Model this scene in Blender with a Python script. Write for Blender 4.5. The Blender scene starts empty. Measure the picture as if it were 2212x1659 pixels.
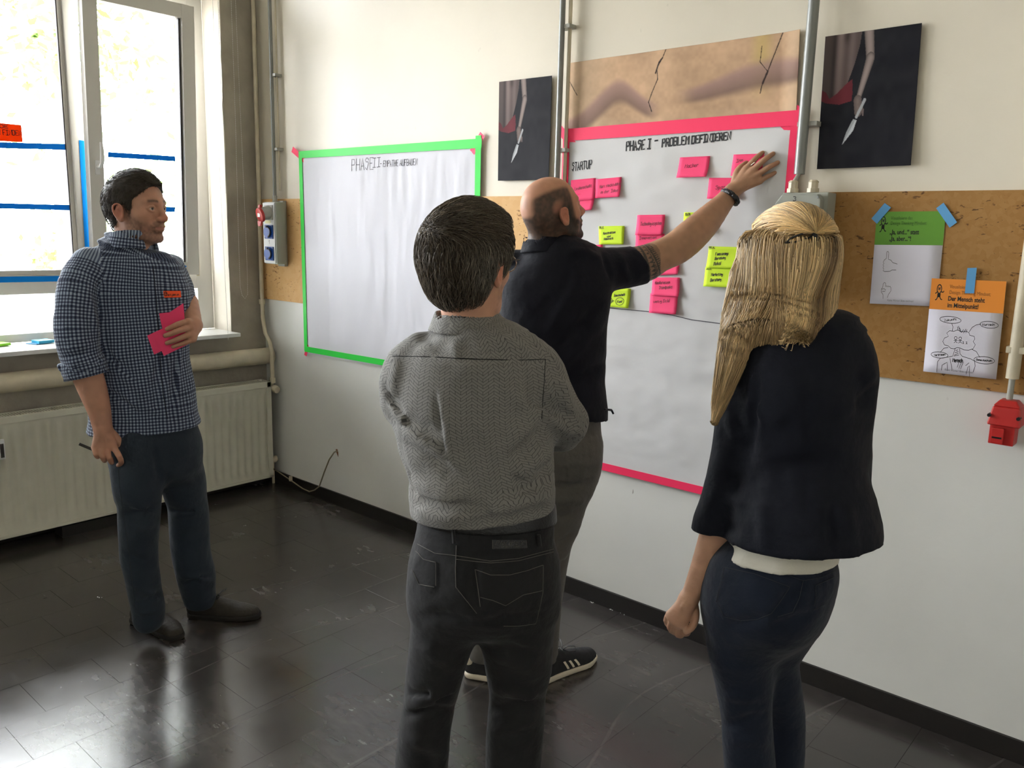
import bpy, bmesh, math, random
import numpy as np
from mathutils import Vector, Matrix
random.seed(7); RNG = np.random.RandomState(7)
SC = bpy.context.scene
COL = SC.collection

# ---------------------------------------------------------------- camera
FW, FH, FPX = 2212.0, 1659.0, 1781.53
RW = np.array([[0.75116748, 0.1378771, -0.64555196],     # rows: room x, y, z in camera axes (right, down, forward)
               [0.65964817, -0.12014425, 0.74190947],
               [0.02473297, -0.98313543, -0.18119883]])
CAM = np.array([4.64703, -2.92104, 1.65])
cd = bpy.data.cameras.new('camera'); cam = bpy.data.objects.new('camera', cd); COL.objects.link(cam)
cd.sensor_width = 36.0; cd.lens = FPX / FW * 36.0; cd.clip_start = 0.05; cd.clip_end = 200
m = Matrix.Identity(4)
for i in range(3):
    m[i][0] = RW[i, 0]; m[i][1] = -RW[i, 1]; m[i][2] = -RW[i, 2]; m[i][3] = CAM[i]
cam.matrix_world = m
SC.camera = cam

# ---------------------------------------------------------------- world, light, exposure
SC.view_settings.view_transform = 'Standard'; SC.view_settings.look = 'None'
SC.view_settings.gamma = 1.0; SC.view_settings.use_curve_mapping = False
SC.view_settings.exposure = 0.45
wd = bpy.data.worlds.new('sky'); SC.world = wd; wd.use_nodes = True
bg = wd.node_tree.nodes['Background']
bg.inputs['Color'].default_value = (0.94, 0.965, 1.0, 1.0); bg.inputs['Strength'].default_value = 20.0

def portal(x, y0, y1, z0, z1):
    l = bpy.data.lights.new('window_portal', 'AREA'); l.shape = 'RECTANGLE'
    l.size = abs(y1 - y0); l.size_y = abs(z1 - z0); l.cycles.is_portal = True
    o = bpy.data.objects.new('window_portal', l); COL.objects.link(o)
    o.location = (x, (y0 + y1) / 2, (z0 + z1) / 2)
    o.rotation_euler = Matrix(((0, 0, -1), (1, 0, 0), (0, -1, 0))).to_euler()   # local -z looks to +x
    o.rotation_euler = (math.pi / 2, 0, -math.pi / 2)
portal(-0.26, -2.2, -0.26, 1.02, 3.45)
portal(-0.26, -5.0, -2.75, 1.02, 3.45)
portal(-0.26, -7.9, -5.5, 1.02, 3.45)

# ---------------------------------------------------------------- pixel -> room geometry (used to measure the photograph)
def ray(px, py):
    return RW @ np.array([px - FW / 2, py - FH / 2, FPX])
def on_y(px, py, y=0.0):
    r = ray(px, py); return CAM + r * ((y - CAM[1]) / r[1])
def on_x(px, py, x=0.0):
    r = ray(px, py); return CAM + r * ((x - CAM[0]) / r[0])
def on_z(px, py, z=0.0):
    r = ray(px, py); return CAM + r * ((z - CAM[2]) / r[2])
def project(P):
    q = (np.asarray(P) - CAM) @ RW
    return np.stack([FW / 2 + FPX * q[..., 0] / q[..., 2], FH / 2 + FPX * q[..., 1] / q[..., 2]], -1)

# ---------------------------------------------------------------- materials
MATS = {}
def srgb(c):
    if isinstance(c, str):
        c = tuple(int(c[i:i + 2], 16) / 255 for i in (0, 2, 4))
    return tuple((v / 12.92 if v <= 0.04045 else ((v + 0.055) / 1.055) ** 2.4) for v in c)
def mat(name, color=None, rough=0.6, metal=0.0, spec=0.5, var=0.0, vscale=8.0, bump=0.0, bscale=60.0, attr=None,
        emit=None, trans=0.0, alpha=1.0, sheen=0.0, sss=0.0, coords='Object', stretch=(1, 1, 1)):
    m = bpy.data.materials.new(name); m.use_nodes = True
    nt = m.node_tree; p = nt.nodes['Principled BSDF']
    p.inputs['Roughness'].default_value = rough; p.inputs['Metallic'].default_value = metal
    p.inputs['Specular IOR Level'].default_value = spec
    if color is not None:
        c = srgb(color) + (1,)
        p.inputs['Base Color'].default_value = c
    tc = nt.nodes.new('ShaderNodeTexCoord'); mp = nt.nodes.new('ShaderNodeMapping')
    nt.links.new(tc.outputs[coords], mp.inputs[0]); mp.inputs['Scale'].default_value = stretch
    src = None
    if attr:
        a = nt.nodes.new('ShaderNodeAttribute'); a.attribute_name = attr; src = a.outputs['Color']
        nt.links.new(src, p.inputs['Base Color'])
    if var > 0:
        n = nt.nodes.new('ShaderNodeTexNoise'); n.inputs['Scale'].default_value = vscale; n.inputs['Detail'].default_value = 6
        nt.links.new(mp.outputs[0], n.inputs['Vector'])
        mr = nt.nodes.new('ShaderNodeMapRange'); nt.links.new(n.outputs[0], mr.inputs[0])
        mr.inputs[1].default_value = 0.3; mr.inputs[2].default_value = 0.7
        mr.inputs[3].default_value = 1 - var; mr.inputs[4].default_value = 1 + var * 0.6
        mx = nt.nodes.new('ShaderNodeMix'); mx.data_type = 'RGBA'; mx.blend_type = 'MULTIPLY'; mx.inputs[0].default_value = 1
        if src is not None: nt.links.new(src, mx.inputs[6])
        else: mx.inputs[6].default_value = c
        nt.links.new(mr.outputs[0], mx.inputs[7]); nt.links.new(mx.outputs[2], p.inputs['Base Color'])
    if bump > 0:
        n2 = nt.nodes.new('ShaderNodeTexNoise'); n2.inputs['Scale'].default_value = bscale; n2.inputs['Detail'].default_value = 4
        nt.links.new(mp.outputs[0], n2.inputs['Vector'])
        b = nt.nodes.new('ShaderNodeBump'); b.inputs['Strength'].default_value = bump; b.inputs['Distance'].default_value = 0.01
        nt.links.new(n2.outputs[0], b.inputs['Height']); nt.links.new(b.outputs[0], p.inputs['Normal'])
    if emit: 
        p.inputs['Emission Color'].default_value = srgb(emit[0]) + (1,); p.inputs['Emission Strength'].default_value = emit[1]
    if sheen: p.inputs['Sheen Weight'].default_value = sheen
    if sss:
        p.inputs['Subsurface Weight'].default_value = sss; p.inputs['Subsurface Radius'].default_value = (0.012, 0.004, 0.002)
    p.inputs['Alpha'].default_value = alpha
    MATS[name] = m
    return m

# ---------------------------------------------------------------- object helpers
def link(name, me, parent=None, m=None, smooth=False):
    o = bpy.data.objects.new(name, me); COL.objects.link(o)
    if parent is not None: o.parent = parent
    if m is not None and not me.materials: me.materials.append(m)
    if smooth: me.polygons.foreach_set('use_smooth', [True] * len(me.polygons))
    return o
def tag(o, label, cat, group=None):
    o['label'] = label; o['category'] = cat
    if group: o['group'] = group
    return o
def empty(name, loc, label=None, cat=None, group=None):
    o = bpy.data.objects.new(name, None); COL.objects.link(o); o.location = loc; o.empty_display_size = 0.1
    if label: tag(o, label, cat, group)
    return o
def struct(o): o['kind'] = 'structure'; return o
PAR = {}
class MB:
    """collects simple solids into ONE mesh, in world coordinates"""
    def __init__(s): s.v = []; s.f = []
    def add(s, v, f):
        k = len(s.v); s.v += [tuple(map(float, p)) for p in v]; s.f += [tuple(i + k for i in q) for q in f]; return s
    def box(s, x0, x1, y0, y1, z0, z1):
        v = [(x, y, z) for x in (x0, x1) for y in (y0, y1) for z in (z0, z1)]
        return s.add(v, [(0, 1, 3, 2), (4, 6, 7, 5), (0, 4, 5, 1), (2, 3, 7, 6), (0, 2, 6, 4), (1, 5, 7, 3)])
    def hexa(s, a, b):      # two quads (bottom loop, top loop)
        v = list(a) + list(b)
        return s.add(v, [(3, 2, 1, 0), (4, 5, 6, 7), (0, 1, 5, 4), (1, 2, 6, 5), (2, 3, 7, 6), (3, 0, 4, 7)])
    def prism(s, loop, off):
        n = len(loop); off = np.asarray(off, float)
        v = [np.asarray(p, float) for p in loop] + [np.asarray(p, float) + off for p in loop]
        return s.add(v, [tuple(range(n))[::-1], tuple(range(n, 2 * n))] + [(i, (i + 1) % n, n + (i + 1) % n, n + i) for i in range(n)])
    def tube(s, pts, r, n=10, caps=True):
        pts = [np.asarray(p, float) for p in pts]; N = len(pts)
        rs = [r] * N if np.isscalar(r) else list(r)
        k = len(s.v); up = None
        for i, p in enumerate(pts):
            t = pts[min(i + 1, N - 1)] - pts[max(i - 1, 0)]; t = t / (np.linalg.norm(t) + 1e-12)
            if up is None: up = np.array([0, 0, 1.0]) if abs(t[2]) < 0.9 else np.array([1.0, 0, 0])
            a = up - t * np.dot(up, t); a /= np.linalg.norm(a) + 1e-12; b = np.cross(t, a); up = a
            for j in range(n):
                w = 2 * math.pi * j / n; q = p + rs[i] * (a * math.cos(w) + b * math.sin(w)); s.v.append(tuple(q))
        for i in range(N - 1):
            for j in range(n):
                j2 = (j + 1) % n; s.f.append((k + i * n + j, k + i * n + j2, k + (i + 1) * n + j2, k + (i + 1) * n + j))
        if caps: s.f.append(tuple(k + j for j in range(n))[::-1]); s.f.append(tuple(k + (N - 1) * n + j for j in range(n)))
        return s
    def ball(s, c, r, nu=10, nv=6, sc=(1, 1, 1)):
        v = []; f = []
        for i in range(nv + 1):
            th = math.pi * i / nv
            for j in range(nu):
                w = 2 * math.pi * j / nu
                v.append((c[0] + r * sc[0] * math.sin(th) * math.cos(w), c[1] + r * sc[1] * math.sin(th) * math.sin(w), c[2] + r * sc[2] * math.cos(th)))
        for i in range(nv):
            for j in range(nu): f.append((i * nu + j, (i + 1) * nu + j, (i + 1) * nu + (j + 1) % nu, i * nu + (j + 1) % nu))
        return s.add(v, f)
    def build(s, name, m=None, parent=None, bevel=0.0, smooth=False, seg=2):
        me = bpy.data.meshes.new(name); v = s.v
        if parent is not None:
            L = np.array(PAR.get(parent.name, parent.location)); v = [tuple(np.array(p) - L) for p in v]; org = L
        else:
            a = np.array(v); org = np.array([(a[:, 0].min() + a[:, 0].max()) / 2, (a[:, 1].min() + a[:, 1].max()) / 2, a[:, 2].min()])
            v = [tuple(p) for p in (a - org)]
        me.from_pydata(v, [], s.f); me.validate(); me.update()
        if bevel > 0:
            bm = bmesh.new(); bm.from_mesh(me); bmesh.ops.recalc_face_normals(bm, faces=bm.faces)
            bmesh.ops.bevel(bm, geom=[e for e in bm.edges if e.calc_face_angle(0) > 0.5], offset=bevel, segments=seg, affect='EDGES', profile=0.7)
            bm.to_mesh(me); bm.free()
        o = link(name, me, parent, m)
        if parent is None: o.location = org
        PAR[o.name] = org
        if smooth:
            me.polygons.foreach_set('use_smooth', [True] * len(me.polygons))
            if not bevel: me.set_sharp_from_angle(angle=0.7)
        return o
def grid_mesh(name, fn, nu, nv, m, parent=None, colors=None, thick=0.0, smooth=True):
    """fn(U, V) -> (N,3) world points, U,V in 0..1"""
    U, V = np.meshgrid(np.linspace(0, 1, nu), np.linspace(0, 1, nv)); P = fn(U.ravel(), V.ravel())
    q = []
    for j in range(nv - 1):
        for i in range(nu - 1):
            a = j * nu + i; q.append((a, a + 1, a + nu + 1, a + nu))
    if parent is not None: org = np.array(PAR.get(parent.name, parent.location))
    else: org = np.array([P[:, 0].mean(), P[:, 1].mean(), P[:, 2].min()])
    me = bpy.data.meshes.new(name); me.from_pydata([tuple(p) for p in (P - org)], [], q); me.update()
    uv = me.uv_layers.new(name='UVMap'); li = np.zeros(len(me.loops), int); me.loops.foreach_get('vertex_index', li)
    uv.data.foreach_set('uv', np.stack([U.ravel()[li], V.ravel()[li]], -1).ravel())
    if colors is not None:
        ca = me.color_attributes.new('Col', 'FLOAT_COLOR', 'POINT')
        c = np.ones((len(P), 4)); c[:, :3] = colors(U.ravel(), V.ravel()); ca.data.foreach_set('color', c.ravel())
    o = link(name, me, parent, m, smooth)
    if parent is None: o.location = org
    PAR[o.name] = org
    if thick:
        md = o.modifiers.new('thickness', 'SOLIDIFY'); md.thickness = thick; md.offset = 0
    return o
# value noise on a 3-D lattice
_L = RNG.rand(32, 32, 32)
def vnoise(P, s=1.0):
    q = P * s; i = np.floor(q).astype(int); f = q - i; f = f * f * (3 - 2 * f); i &= 31; j = (i + 1) & 31
    x0, y0, z0 = i[:, 0], i[:, 1], i[:, 2]; x1, y1, z1 = j[:, 0], j[:, 1], j[:, 2]; fx, fy, fz = f.T
    a = _L[x0, y0, z0] * (1 - fx) + _L[x1, y0, z0] * fx; b = _L[x0, y1, z0] * (1 - fx) + _L[x1, y1, z0] * fx
    c = _L[x0, y0, z1] * (1 - fx) + _L[x1, y0, z1] * fx; d = _L[x0, y1, z1] * (1 - fx) + _L[x1, y1, z1] * fx
    return (a * (1 - fy) + b * fy) * (1 - fz) + (c * (1 - fy) + d * fy) * fz - 0.5
def n2(U, V, s=1.0, o=0.0):
    return vnoise(np.stack([U, V, np.full_like(U, o)], -1), s)
def sst(a, b, x): t = np.clip((x - a) / (b - a), 0, 1); return t * t * (3 - 2 * t)
# ================================================================ materials of the room
def wall_mat():
    m = bpy.data.materials.new('painted_plaster'); m.use_nodes = True; nt = m.node_tree; L = nt.links; N = nt.nodes
    p = N['Principled BSDF']; p.inputs['Roughness'].default_value = 0.42; p.inputs['Specular IOR Level'].default_value = 0.35
    g = N.new('ShaderNodeNewGeometry'); sp = N.new('ShaderNodeSeparateXYZ'); L.new(g.outputs['Position'], sp.inputs[0])
    r = N.new('ShaderNodeMapRange'); L.new(sp.outputs[2], r.inputs[0]); r.inputs[1].default_value = 1.45; r.inputs[2].default_value = 1.55
    mx = N.new('ShaderNodeMix'); mx.data_type = 'RGBA'; L.new(r.outputs[0], mx.inputs[0])
    mx.inputs[6].default_value = srgb((0.86, 0.86, 0.84)) + (1,); mx.inputs[7].default_value = srgb((0.86, 0.83, 0.76)) + (1,)
    n = N.new('ShaderNodeTexNoise'); n.inputs['Scale'].default_value = 1.6; n.inputs['Detail'].default_value = 8; L.new(g.outputs['Position'], n.inputs['Vector'])
    r2 = N.new('ShaderNodeMapRange'); L.new(n.outputs[0], r2.inputs[0]); r2.inputs[1].default_value = .35; r2.inputs[2].default_value = .7; r2.inputs[3].default_value = .94; r2.inputs[4].default_value = 1.03
    m2 = N.new('ShaderNodeMix'); m2.data_type = 'RGBA'; m2.blend_type = 'MULTIPLY'; m2.inputs[0].default_value = 1
    L.new(mx.outputs[2], m2.inputs[6]); L.new(r2.outputs[0], m2.inputs[7])
    # scuffs and chips
    n3 = N.new('ShaderNodeTexNoise'); n3.inputs['Scale'].default_value = 17; n3.inputs['Detail'].default_value = 2
    mp = N.new('ShaderNodeMapping'); mp.inputs['Scale'].default_value = (1.6, 1, .8); L.new(g.outputs['Position'], mp.inputs[0]); L.new(mp.outputs[0], n3.inputs['Vector'])
    r3 = N.new('ShaderNodeMapRange'); L.new(n3.outputs[0], r3.inputs[0]); r3.inputs[1].default_value = .745; r3.inputs[2].default_value = .77; r3.inputs[3].default_value = 0; r3.inputs[4].default_value = .75
    zl = N.new('ShaderNodeMapRange'); L.new(sp.outputs[2], zl.inputs[0]); zl.inputs[1].default_value = 1.1; zl.inputs[2].default_value = .5; zl.inputs[3].default_value = 0.15; zl.inputs[4].default_value = 1
    mu = N.new('ShaderNodeMath'); mu.operation = 'MULTIPLY'; L.new(r3.outputs[0], mu.inputs[0]); L.new(zl.outputs[0], mu.inputs[1])
    m3 = N.new('ShaderNodeMix'); m3.data_type = 'RGBA'; L.new(mu.outputs[0], m3.inputs[0]); L.new(m2.outputs[2], m3.inputs[6]); m3.inputs[7].default_value = srgb((.42, .38, .33)) + (1,)
    L.new(m3.outputs[2], p.inputs['Base Color'])
    b = N.new('ShaderNodeBump'); b.inputs['Strength'].default_value = .12; b.inputs['Distance'].default_value = .01
    n4 = N.new('ShaderNodeTexNoise'); n4.inputs['Scale'].default_value = 25; n4.inputs['Detail'].default_value = 6; L.new(g.outputs['Position'], n4.inputs['Vector'])
    L.new(n4.outputs[0], b.inputs['Height']); L.new(b.outputs[0], p.inputs['Normal'])
    return m
M_WALL = wall_mat()
M_PILLAR = mat('old_grey_plaster', (.66, .63, .57), .8, var=.22, vscale=5, bump=.5, bscale=14)
M_REVEAL = mat('white_reveal', (.87, .84, .79), .7, var=.06, vscale=6, bump=.35, bscale=12)
M_CEIL = mat('ceiling_white', (.86, .85, .82), .8)
M_FRAME = mat('white_upvc', (.80, .79, .76), .35, var=.02)
M_GASKET = mat('dark_gasket', (.22, .21, .2), .6)
M_SILL = mat('sill_white', (.86, .86, .85), .3, var=.04, vscale=20)
M_PIPEW = mat('old_cream_paint', (.80, .76, .66), .45, var=.18, vscale=9, bump=.2, bscale=20)
M_RAD = mat('radiator_white', (.80, .79, .72), .4, var=.06, vscale=12)
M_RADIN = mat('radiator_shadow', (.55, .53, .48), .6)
M_SKIRT = mat('black_skirting', (.10, .085, .075), .5, var=.2, vscale=20)
M_STEEL = mat('galvanised_conduit', (.52, .53, .52), .4, metal=.3, var=.08)
M_CONDG = mat('grey_plastic', (.62, .62, .58), .4, var=.05)
M_BOXG = mat('socket_box_grey', (.60, .61, .57), .4, var=.05)
M_BOXW = mat('socket_panel_white', (.78, .79, .78), .35)
M_BLUE = mat('socket_blue', (.06, .27, .58), .35)
M_RED = mat('socket_red', (.74, .16, .15), .35, var=.06)
M_DARK = mat('dark_plastic', (.04, .04, .05), .45)
M_BLACKINK = mat('marker_ink', (.08, .08, .09), .7)
M_GREYINK = mat('thin_pen_ink', (.28, .27, .30), .7)
M_PINKINK = mat('pen_on_pink', (.50, .12, .22), .7)

def floor_mat():
    m = bpy.data.materials.new('dark_floor_tile'); m.use_nodes = True; nt = m.node_tree; L = nt.links; N = nt.nodes
    p = N['Principled BSDF']; g = N.new('ShaderNodeNewGeometry'); oi = N.new('ShaderNodeObjectInfo')
    def noise(sc, det=8, sv=None, dist=0):
        n = N.new('ShaderNodeTexNoise'); n.inputs['Scale'].default_value = sc; n.inputs['Detail'].default_value = det; n.inputs['Distortion'].default_value = dist
        if sv:
            mp = N.new('ShaderNodeMapping'); mp.inputs['Scale'].default_value = sv; mp.inputs['Rotation'].default_value = (0, 0, .5); L.new(g.outputs['Position'], mp.inputs[0]); L.new(mp.outputs[0], n.inputs['Vector'])
        else: L.new(g.outputs['Position'], n.inputs['Vector'])
        return n
    def rng(src, a, b, c, d):
        r = N.new('ShaderNodeMapRange'); L.new(src, r.inputs[0]); r.inputs[1].default_value = a; r.inputs[2].default_value = b; r.inputs[3].default_value = c; r.inputs[4].default_value = d; return r
    base = N.new('ShaderNodeMix'); base.data_type = 'RGBA'; L.new(rng(noise(2.2).outputs[0], .3, .7, 0, 1).outputs[0], base.inputs[0])
    base.inputs[6].default_value = (.016, .0135, .0125, 1); base.inputs[7].default_value = (.036, .031, .029, 1)
    d1 = noise(1.9, 7, None, 0); d2 = noise(13, 12, (1, 2.6, 1), 0)
    mu = N.new('ShaderNodeMath'); mu.operation = 'MULTIPLY'; L.new(rng(d1.outputs[0], .36, .72, 0, 1).outputs[0], mu.inputs[0]); L.new(rng(d2.outputs[0], .25, .80, .04, .42).outputs[0], mu.inputs[1])
    dust = N.new('ShaderNodeMix'); dust.data_type = 'RGBA'; L.new(mu.outputs[0], dust.inputs[0]); L.new(base.outputs[2], dust.inputs[6]); dust.inputs[7].default_value = (.19, .17, .155, 1)
    # white specks
    v = N.new('ShaderNodeTexVoronoi'); v.inputs['Scale'].default_value = 9; L.new(g.outputs['Position'], v.inputs['Vector'])
    sp = rng(v.outputs['Distance'], .018, .012, 0, .6)
    dm = N.new('ShaderNodeMix'); dm.data_type = 'RGBA'; L.new(sp.outputs[0], dm.inputs[0]); L.new(dust.outputs[2], dm.inputs[6]); dm.inputs[7].default_value = (.5, .48, .44, 1)
    # long scratches
    w = N.new('ShaderNodeTexWave'); w.inputs['Scale'].default_value = .7; w.inputs['Distortion'].default_value = 14; w.inputs['Detail'].default_value = 2; w.inputs['Detail Scale'].default_value = .35; L.new(g.outputs['Position'], w.inputs['Vector'])
    ws = rng(w.outputs[0], .9985, 1.0, 0, .22)
    d3 = N.new('ShaderNodeMix'); d3.data_type = 'RGBA'; L.new(ws.outputs[0], d3.inputs[0]); L.new(dm.outputs[2], d3.inputs[6]); d3.inputs[7].default_value = (.16, .15, .14, 1)
    tv = N.new('ShaderNodeMix'); tv.data_type = 'RGBA'; tv.blend_type = 'MULTIPLY'; tv.inputs[0].default_value = 1
    L.new(rng(oi.outputs['Random'], 0, 1, .9, 1.1).outputs[0], tv.inputs[7]); L.new(d3.outputs[2], tv.inputs[6]); L.new(tv.outputs[2], p.inputs['Base Color'])
    rr = rng(noise(5, 8).outputs[0], .3, .7, .17, .25); ra = N.new('ShaderNodeMath'); ra.operation = 'ADD'; L.new(rr.outputs[0], ra.inputs[0]); L.new(rng(mu.outputs[0], 0, .5, 0, .12).outputs[0], ra.inputs[1]); L.new(ra.outputs[0], p.inputs['Roughness'])
    p.inputs['Specular IOR Level'].default_value = .85; p.inputs['Coat Weight'].default_value = .0
    b = N.new('ShaderNodeBump'); b.inputs['Strength'].default_value = .05; b.inputs['Distance'].default_value = .01
    n5 = noise(14, 8); L.new(n5.outputs[0], b.inputs['Height']); L.new(b.outputs[0], p.inputs['Normal'])
    return m
M_FLOOR = floor_mat()

def cork_mat(name, base, dark, light, sc):
    m = bpy.data.materials.new(name); m.use_nodes = True; nt = m.node_tree; L = nt.links; N = nt.nodes
    p = N['Principled BSDF']; p.inputs['Roughness'].default_value = .65; p.inputs['Specular IOR Level'].default_value = .2
    g = N.new('ShaderNodeNewGeometry')
    v = N.new('ShaderNodeTexVoronoi'); v.inputs['Scale'].default_value = sc; L.new(g.outputs['Position'], v.inputs['Vector'])
    cr = N.new('ShaderNodeValToRGB'); e = cr.color_ramp.elements
    e[0].position = 0; e[0].color = srgb(base) + (1,); e[1].position = 1; e[1].color = srgb(light) + (1,)
    sx = N.new('ShaderNodeSeparateColor'); L.new(v.outputs['Color'], sx.inputs[0]); L.new(sx.outputs[0], cr.inputs[0])
    b0 = N.new('ShaderNodeMix'); b0.data_type = 'RGBA'; b0.inputs[0].default_value = .45; b0.inputs[6].default_value = srgb(base) + (1,); L.new(cr.outputs[0], b0.inputs[7])
    n = N.new('ShaderNodeTexNoise'); n.inputs['Scale'].default_value = 42; n.inputs['Detail'].default_value = 5; n.inputs['Distortion'].default_value = .6
    mp = N.new('ShaderNodeMapping'); mp.inputs['Rotation'].default_value = (0, .7, 0); mp.inputs['Scale'].default_value = (1, 1, 2.4); L.new(g.outputs['Position'], mp.inputs[0]); L.new(mp.outputs[0], n.inputs['Vector'])
    n1 = N.new('ShaderNodeTexNoise'); n1.inputs['Scale'].default_value = 9; L.new(g.outputs['Position'], n1.inputs['Vector'])
    ad = N.new('ShaderNodeMath'); ad.operation = 'MULTIPLY_ADD'; ad.inputs[1].default_value = .4; L.new(n1.outputs[0], ad.inputs[0]); L.new(n.outputs[0], ad.inputs[2])
    r = N.new('ShaderNodeMapRange'); L.new(ad.outputs[0], r.inputs[0]); r.inputs[1].default_value = .845; r.inputs[2].default_value = .90; r.inputs[3].default_value = 0; r.inputs[4].default_value = .8
    mx = N.new('ShaderNodeMix'); mx.data_type = 'RGBA'; L.new(r.outputs[0], mx.inputs[0]); L.new(b0.outputs[2], mx.inputs[6]); mx.inputs[7].default_value = srgb(dark) + (1,)
    L.new(mx.outputs[2], p.inputs['Base Color'])
    return m
M_CORK = cork_mat('cork_board', (.60, .44, .24), (.26, .17, .09), (.68, .53, .33), 70)
M_FIBRE = cork_mat('fibre_board', (.82, .65, .43), (.50, .33, .18), (.86, .72, .52), 40)

def glass_mat(name='window_glass', tint=(1, 1, 1), frost=0.0):
    m = bpy.data.materials.new(name); m.use_nodes = True; nt = m.node_tree; nt.nodes.clear(); N = nt.nodes; L = nt.links
    o = N.new('ShaderNodeOutputMaterial'); t = N.new('ShaderNodeBsdfTransparent'); g = N.new('ShaderNodeBsdfGlossy'); g.inputs['Roughness'].default_value = .02
    t.inputs['Color'].default_value = tint + (1,); f = N.new('ShaderNodeFresnel'); f.inputs[0].default_value = 1.45
    x = N.new('ShaderNodeMixShader'); L.new(f.outputs[0], x.inputs[0]); L.new(t.outputs[0], x.inputs[1]); L.new(g.outputs[0], x.inputs[2])
    if frost:
        tr = N.new('ShaderNodeBsdfTranslucent'); tr.inputs['Color'].default_value = (.95, .97, .97, 1); x2 = N.new('ShaderNodeMixShader'); x2.inputs[0].default_value = frost
        L.new(x.outputs[0], x2.inputs[1]); L.new(tr.outputs[0], x2.inputs[2]); L.new(x2.outputs[0], o.inputs[0])
    else: L.new(x.outputs[0], o.inputs[0])
    return m
M_GLASS = glass_mat(); M_FROST = glass_mat('frosted_glass', (1, 1, 1), .5)

# ================================================================ shell
H = 3.6; XR, YB = 7.6, -8.6
struct(MB().box(-.02, XR + .2, 0, .2, -.05, H).build('wall_back', M_WALL))
struct(MB().box(XR, XR + .2, YB - .2, 0, -.05, H).build('wall_right', M_WALL))
struct(MB().box(-.02, XR + .2, YB - .2, YB, -.05, H).build('wall_front', M_WALL))
struct(MB().box(-.4, XR + .2, YB - .2, .2, H, H + .15).build('ceiling', M_CEIL))
floor = struct(MB().box(-.4, XR + .2, YB - .2, .2, -.08, -.003).build('floor', M_FLOOR))
# floor tiles, 25 cm, every second row shifted by half a tile; nearest ones single parts
me_t = {}
def tile_mesh(w, d):
    k = (round(w, 3), round(d, 3))
    if k not in me_t:
        b = MB(); g = .0003; c = .0003
        b.hexa([(-w/2+g, -d/2+g, -.004), (w/2-g, -d/2+g, -.004), (w/2-g, d/2-g, -.004), (-w/2+g, d/2-g, -.004)],
               [(-w/2+g, -d/2+g, -c), (w/2-g, -d/2+g, -c), (w/2-g, d/2-g, -c), (-w/2+g, d/2-g, -c)])
        b.v = b.v[:8]; b.f = [f for f in b.f if set(f) != {4, 5, 6, 7}]
        k2 = len(b.v); b.v += [(-w/2+g+c, -d/2+g+c, 0), (w/2-g-c, -d/2+g+c, 0), (w/2-g-c, d/2-g-c, 0), (-w/2+g+c, d/2-g-c, 0)]
        b.f += [(4, 5, k2+1, k2), (5, 6, k2+2, k2+1), (6, 7, k2+3, k2+2), (7, 4, k2, k2+3), (k2, k2+1, k2+2, k2+3)]
        me = bpy.data.meshes.new('tile'); me.from_pydata(b.v, [], b.f); me.update(); me.materials.append(M_FLOOR); me_t[k] = me
    return me_t[k]
fo = np.array(PAR['floor']); x = .035; row = 0; rest = MB()
while x < 7.5:
    y = -.0 - (.14 if row % 2 else .265)
    edges = [0.0]
    while y > -5: edges.append(y); y -= .25
    for a, b_ in zip(edges[:-1], edges[1:]):
        if x > 4.5 or a < -3.015: break
        b_ = max(b_, -3.02)
        w, d = .25, a - b_
        o = bpy.data.objects.new('tile', tile_mesh(w, d)); COL.objects.link(o); o.parent = floor
        o.location = Vector((x + w/2, (a + b_)/2, random.uniform(-.0003, .0003))) - Vector(fo)
        o.rotation_euler = (random.uniform(-.0012, .0012), random.uniform(-.0012, .0012), 0)
    x += .25; row += 1
b = MB()
for i in range(13):
    for j in range(34):
        x0 = 4.535 + i * .25; y0 = -j * .25
        if x0 > 7.5: continue
        b.box(x0 + .0004, x0 + .2496, y0 - .2496, y0 - .0004, -.004, 0)
for i in range(18):
    for j in range(22):
        x0 = .035 + i * .25; y0 = -3.02 - j * .25
        if y0 < -8.3: continue
        b.box(x0 + .0004, x0 + .2496, y0 - .2496, y0 - .0004, -.004, 0)
o = b.build('tile', M_FLOOR, floor); o['kind'] = 'stuff'

# ---- window wall at x = 0 (30 cm thick), openings with windows
WX = -.165
b = MB()
b.box(-.32, 0, -.235, .2, -.05, H)            # pilaster by the corner
b.box(-.32, 0, -2.62, -.235, -.05, .985)      # below window 1
b.box(-.32, 0, -2.62, -2.25, .985, H)         # pier
b.box(-.32, 0, YB - .2, -2.62, -.05, .985)
b.box(-.32, 0, -5.5, -5.1, .985, H); b.box(-.32, 0, YB - .2, -8.0, .985, H)
b.box(-.32, 0, -5.1, -.235, 3.42, H)
wl = struct(b.build('wall_left', M_PILLAR))
# white plastered reveals, with a rough front edge
def reveal(yf, yb, z0, z1, side):
    rows = 60; v = []; f = []; rr = random.Random(3)
    for i in range(rows + 1):
        z = z0 + (z1 - z0) * i / rows; j = (vnoise(np.array([[z * 9, 1.3, 2.2]]))[0] * .016 + rr.uniform(-.002, .002))
        j2 = vnoise(np.array([[z * 2.2, 5.3, 2.2]]))[0] * .02
        v += [(.002, yf + (.004 + j) * side * -1, z), (.002, yf - .006 * side, z), (-.08, yf - .012 * side + (j2 * .3 - .003) * side, z), (WX, yb - .004 * side, z)]
        if i:
            a = 4 * i
            for k in range(3): f.append((a + k, a + k + 1, a + k - 3, a + k - 4))
    m_ = MB().add(v, f).build('reveal', M_REVEAL, wl, smooth=True); m_['label'] = 'rough white plastered window reveal'
reveal(-.235, -.255, 1.0, 3.42, 1)
reveal(-2.25, -2.24, 1.0, 3.42, -1)
reveal(-2.66, -2.66, 1.0, 3.42, 1)
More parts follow.
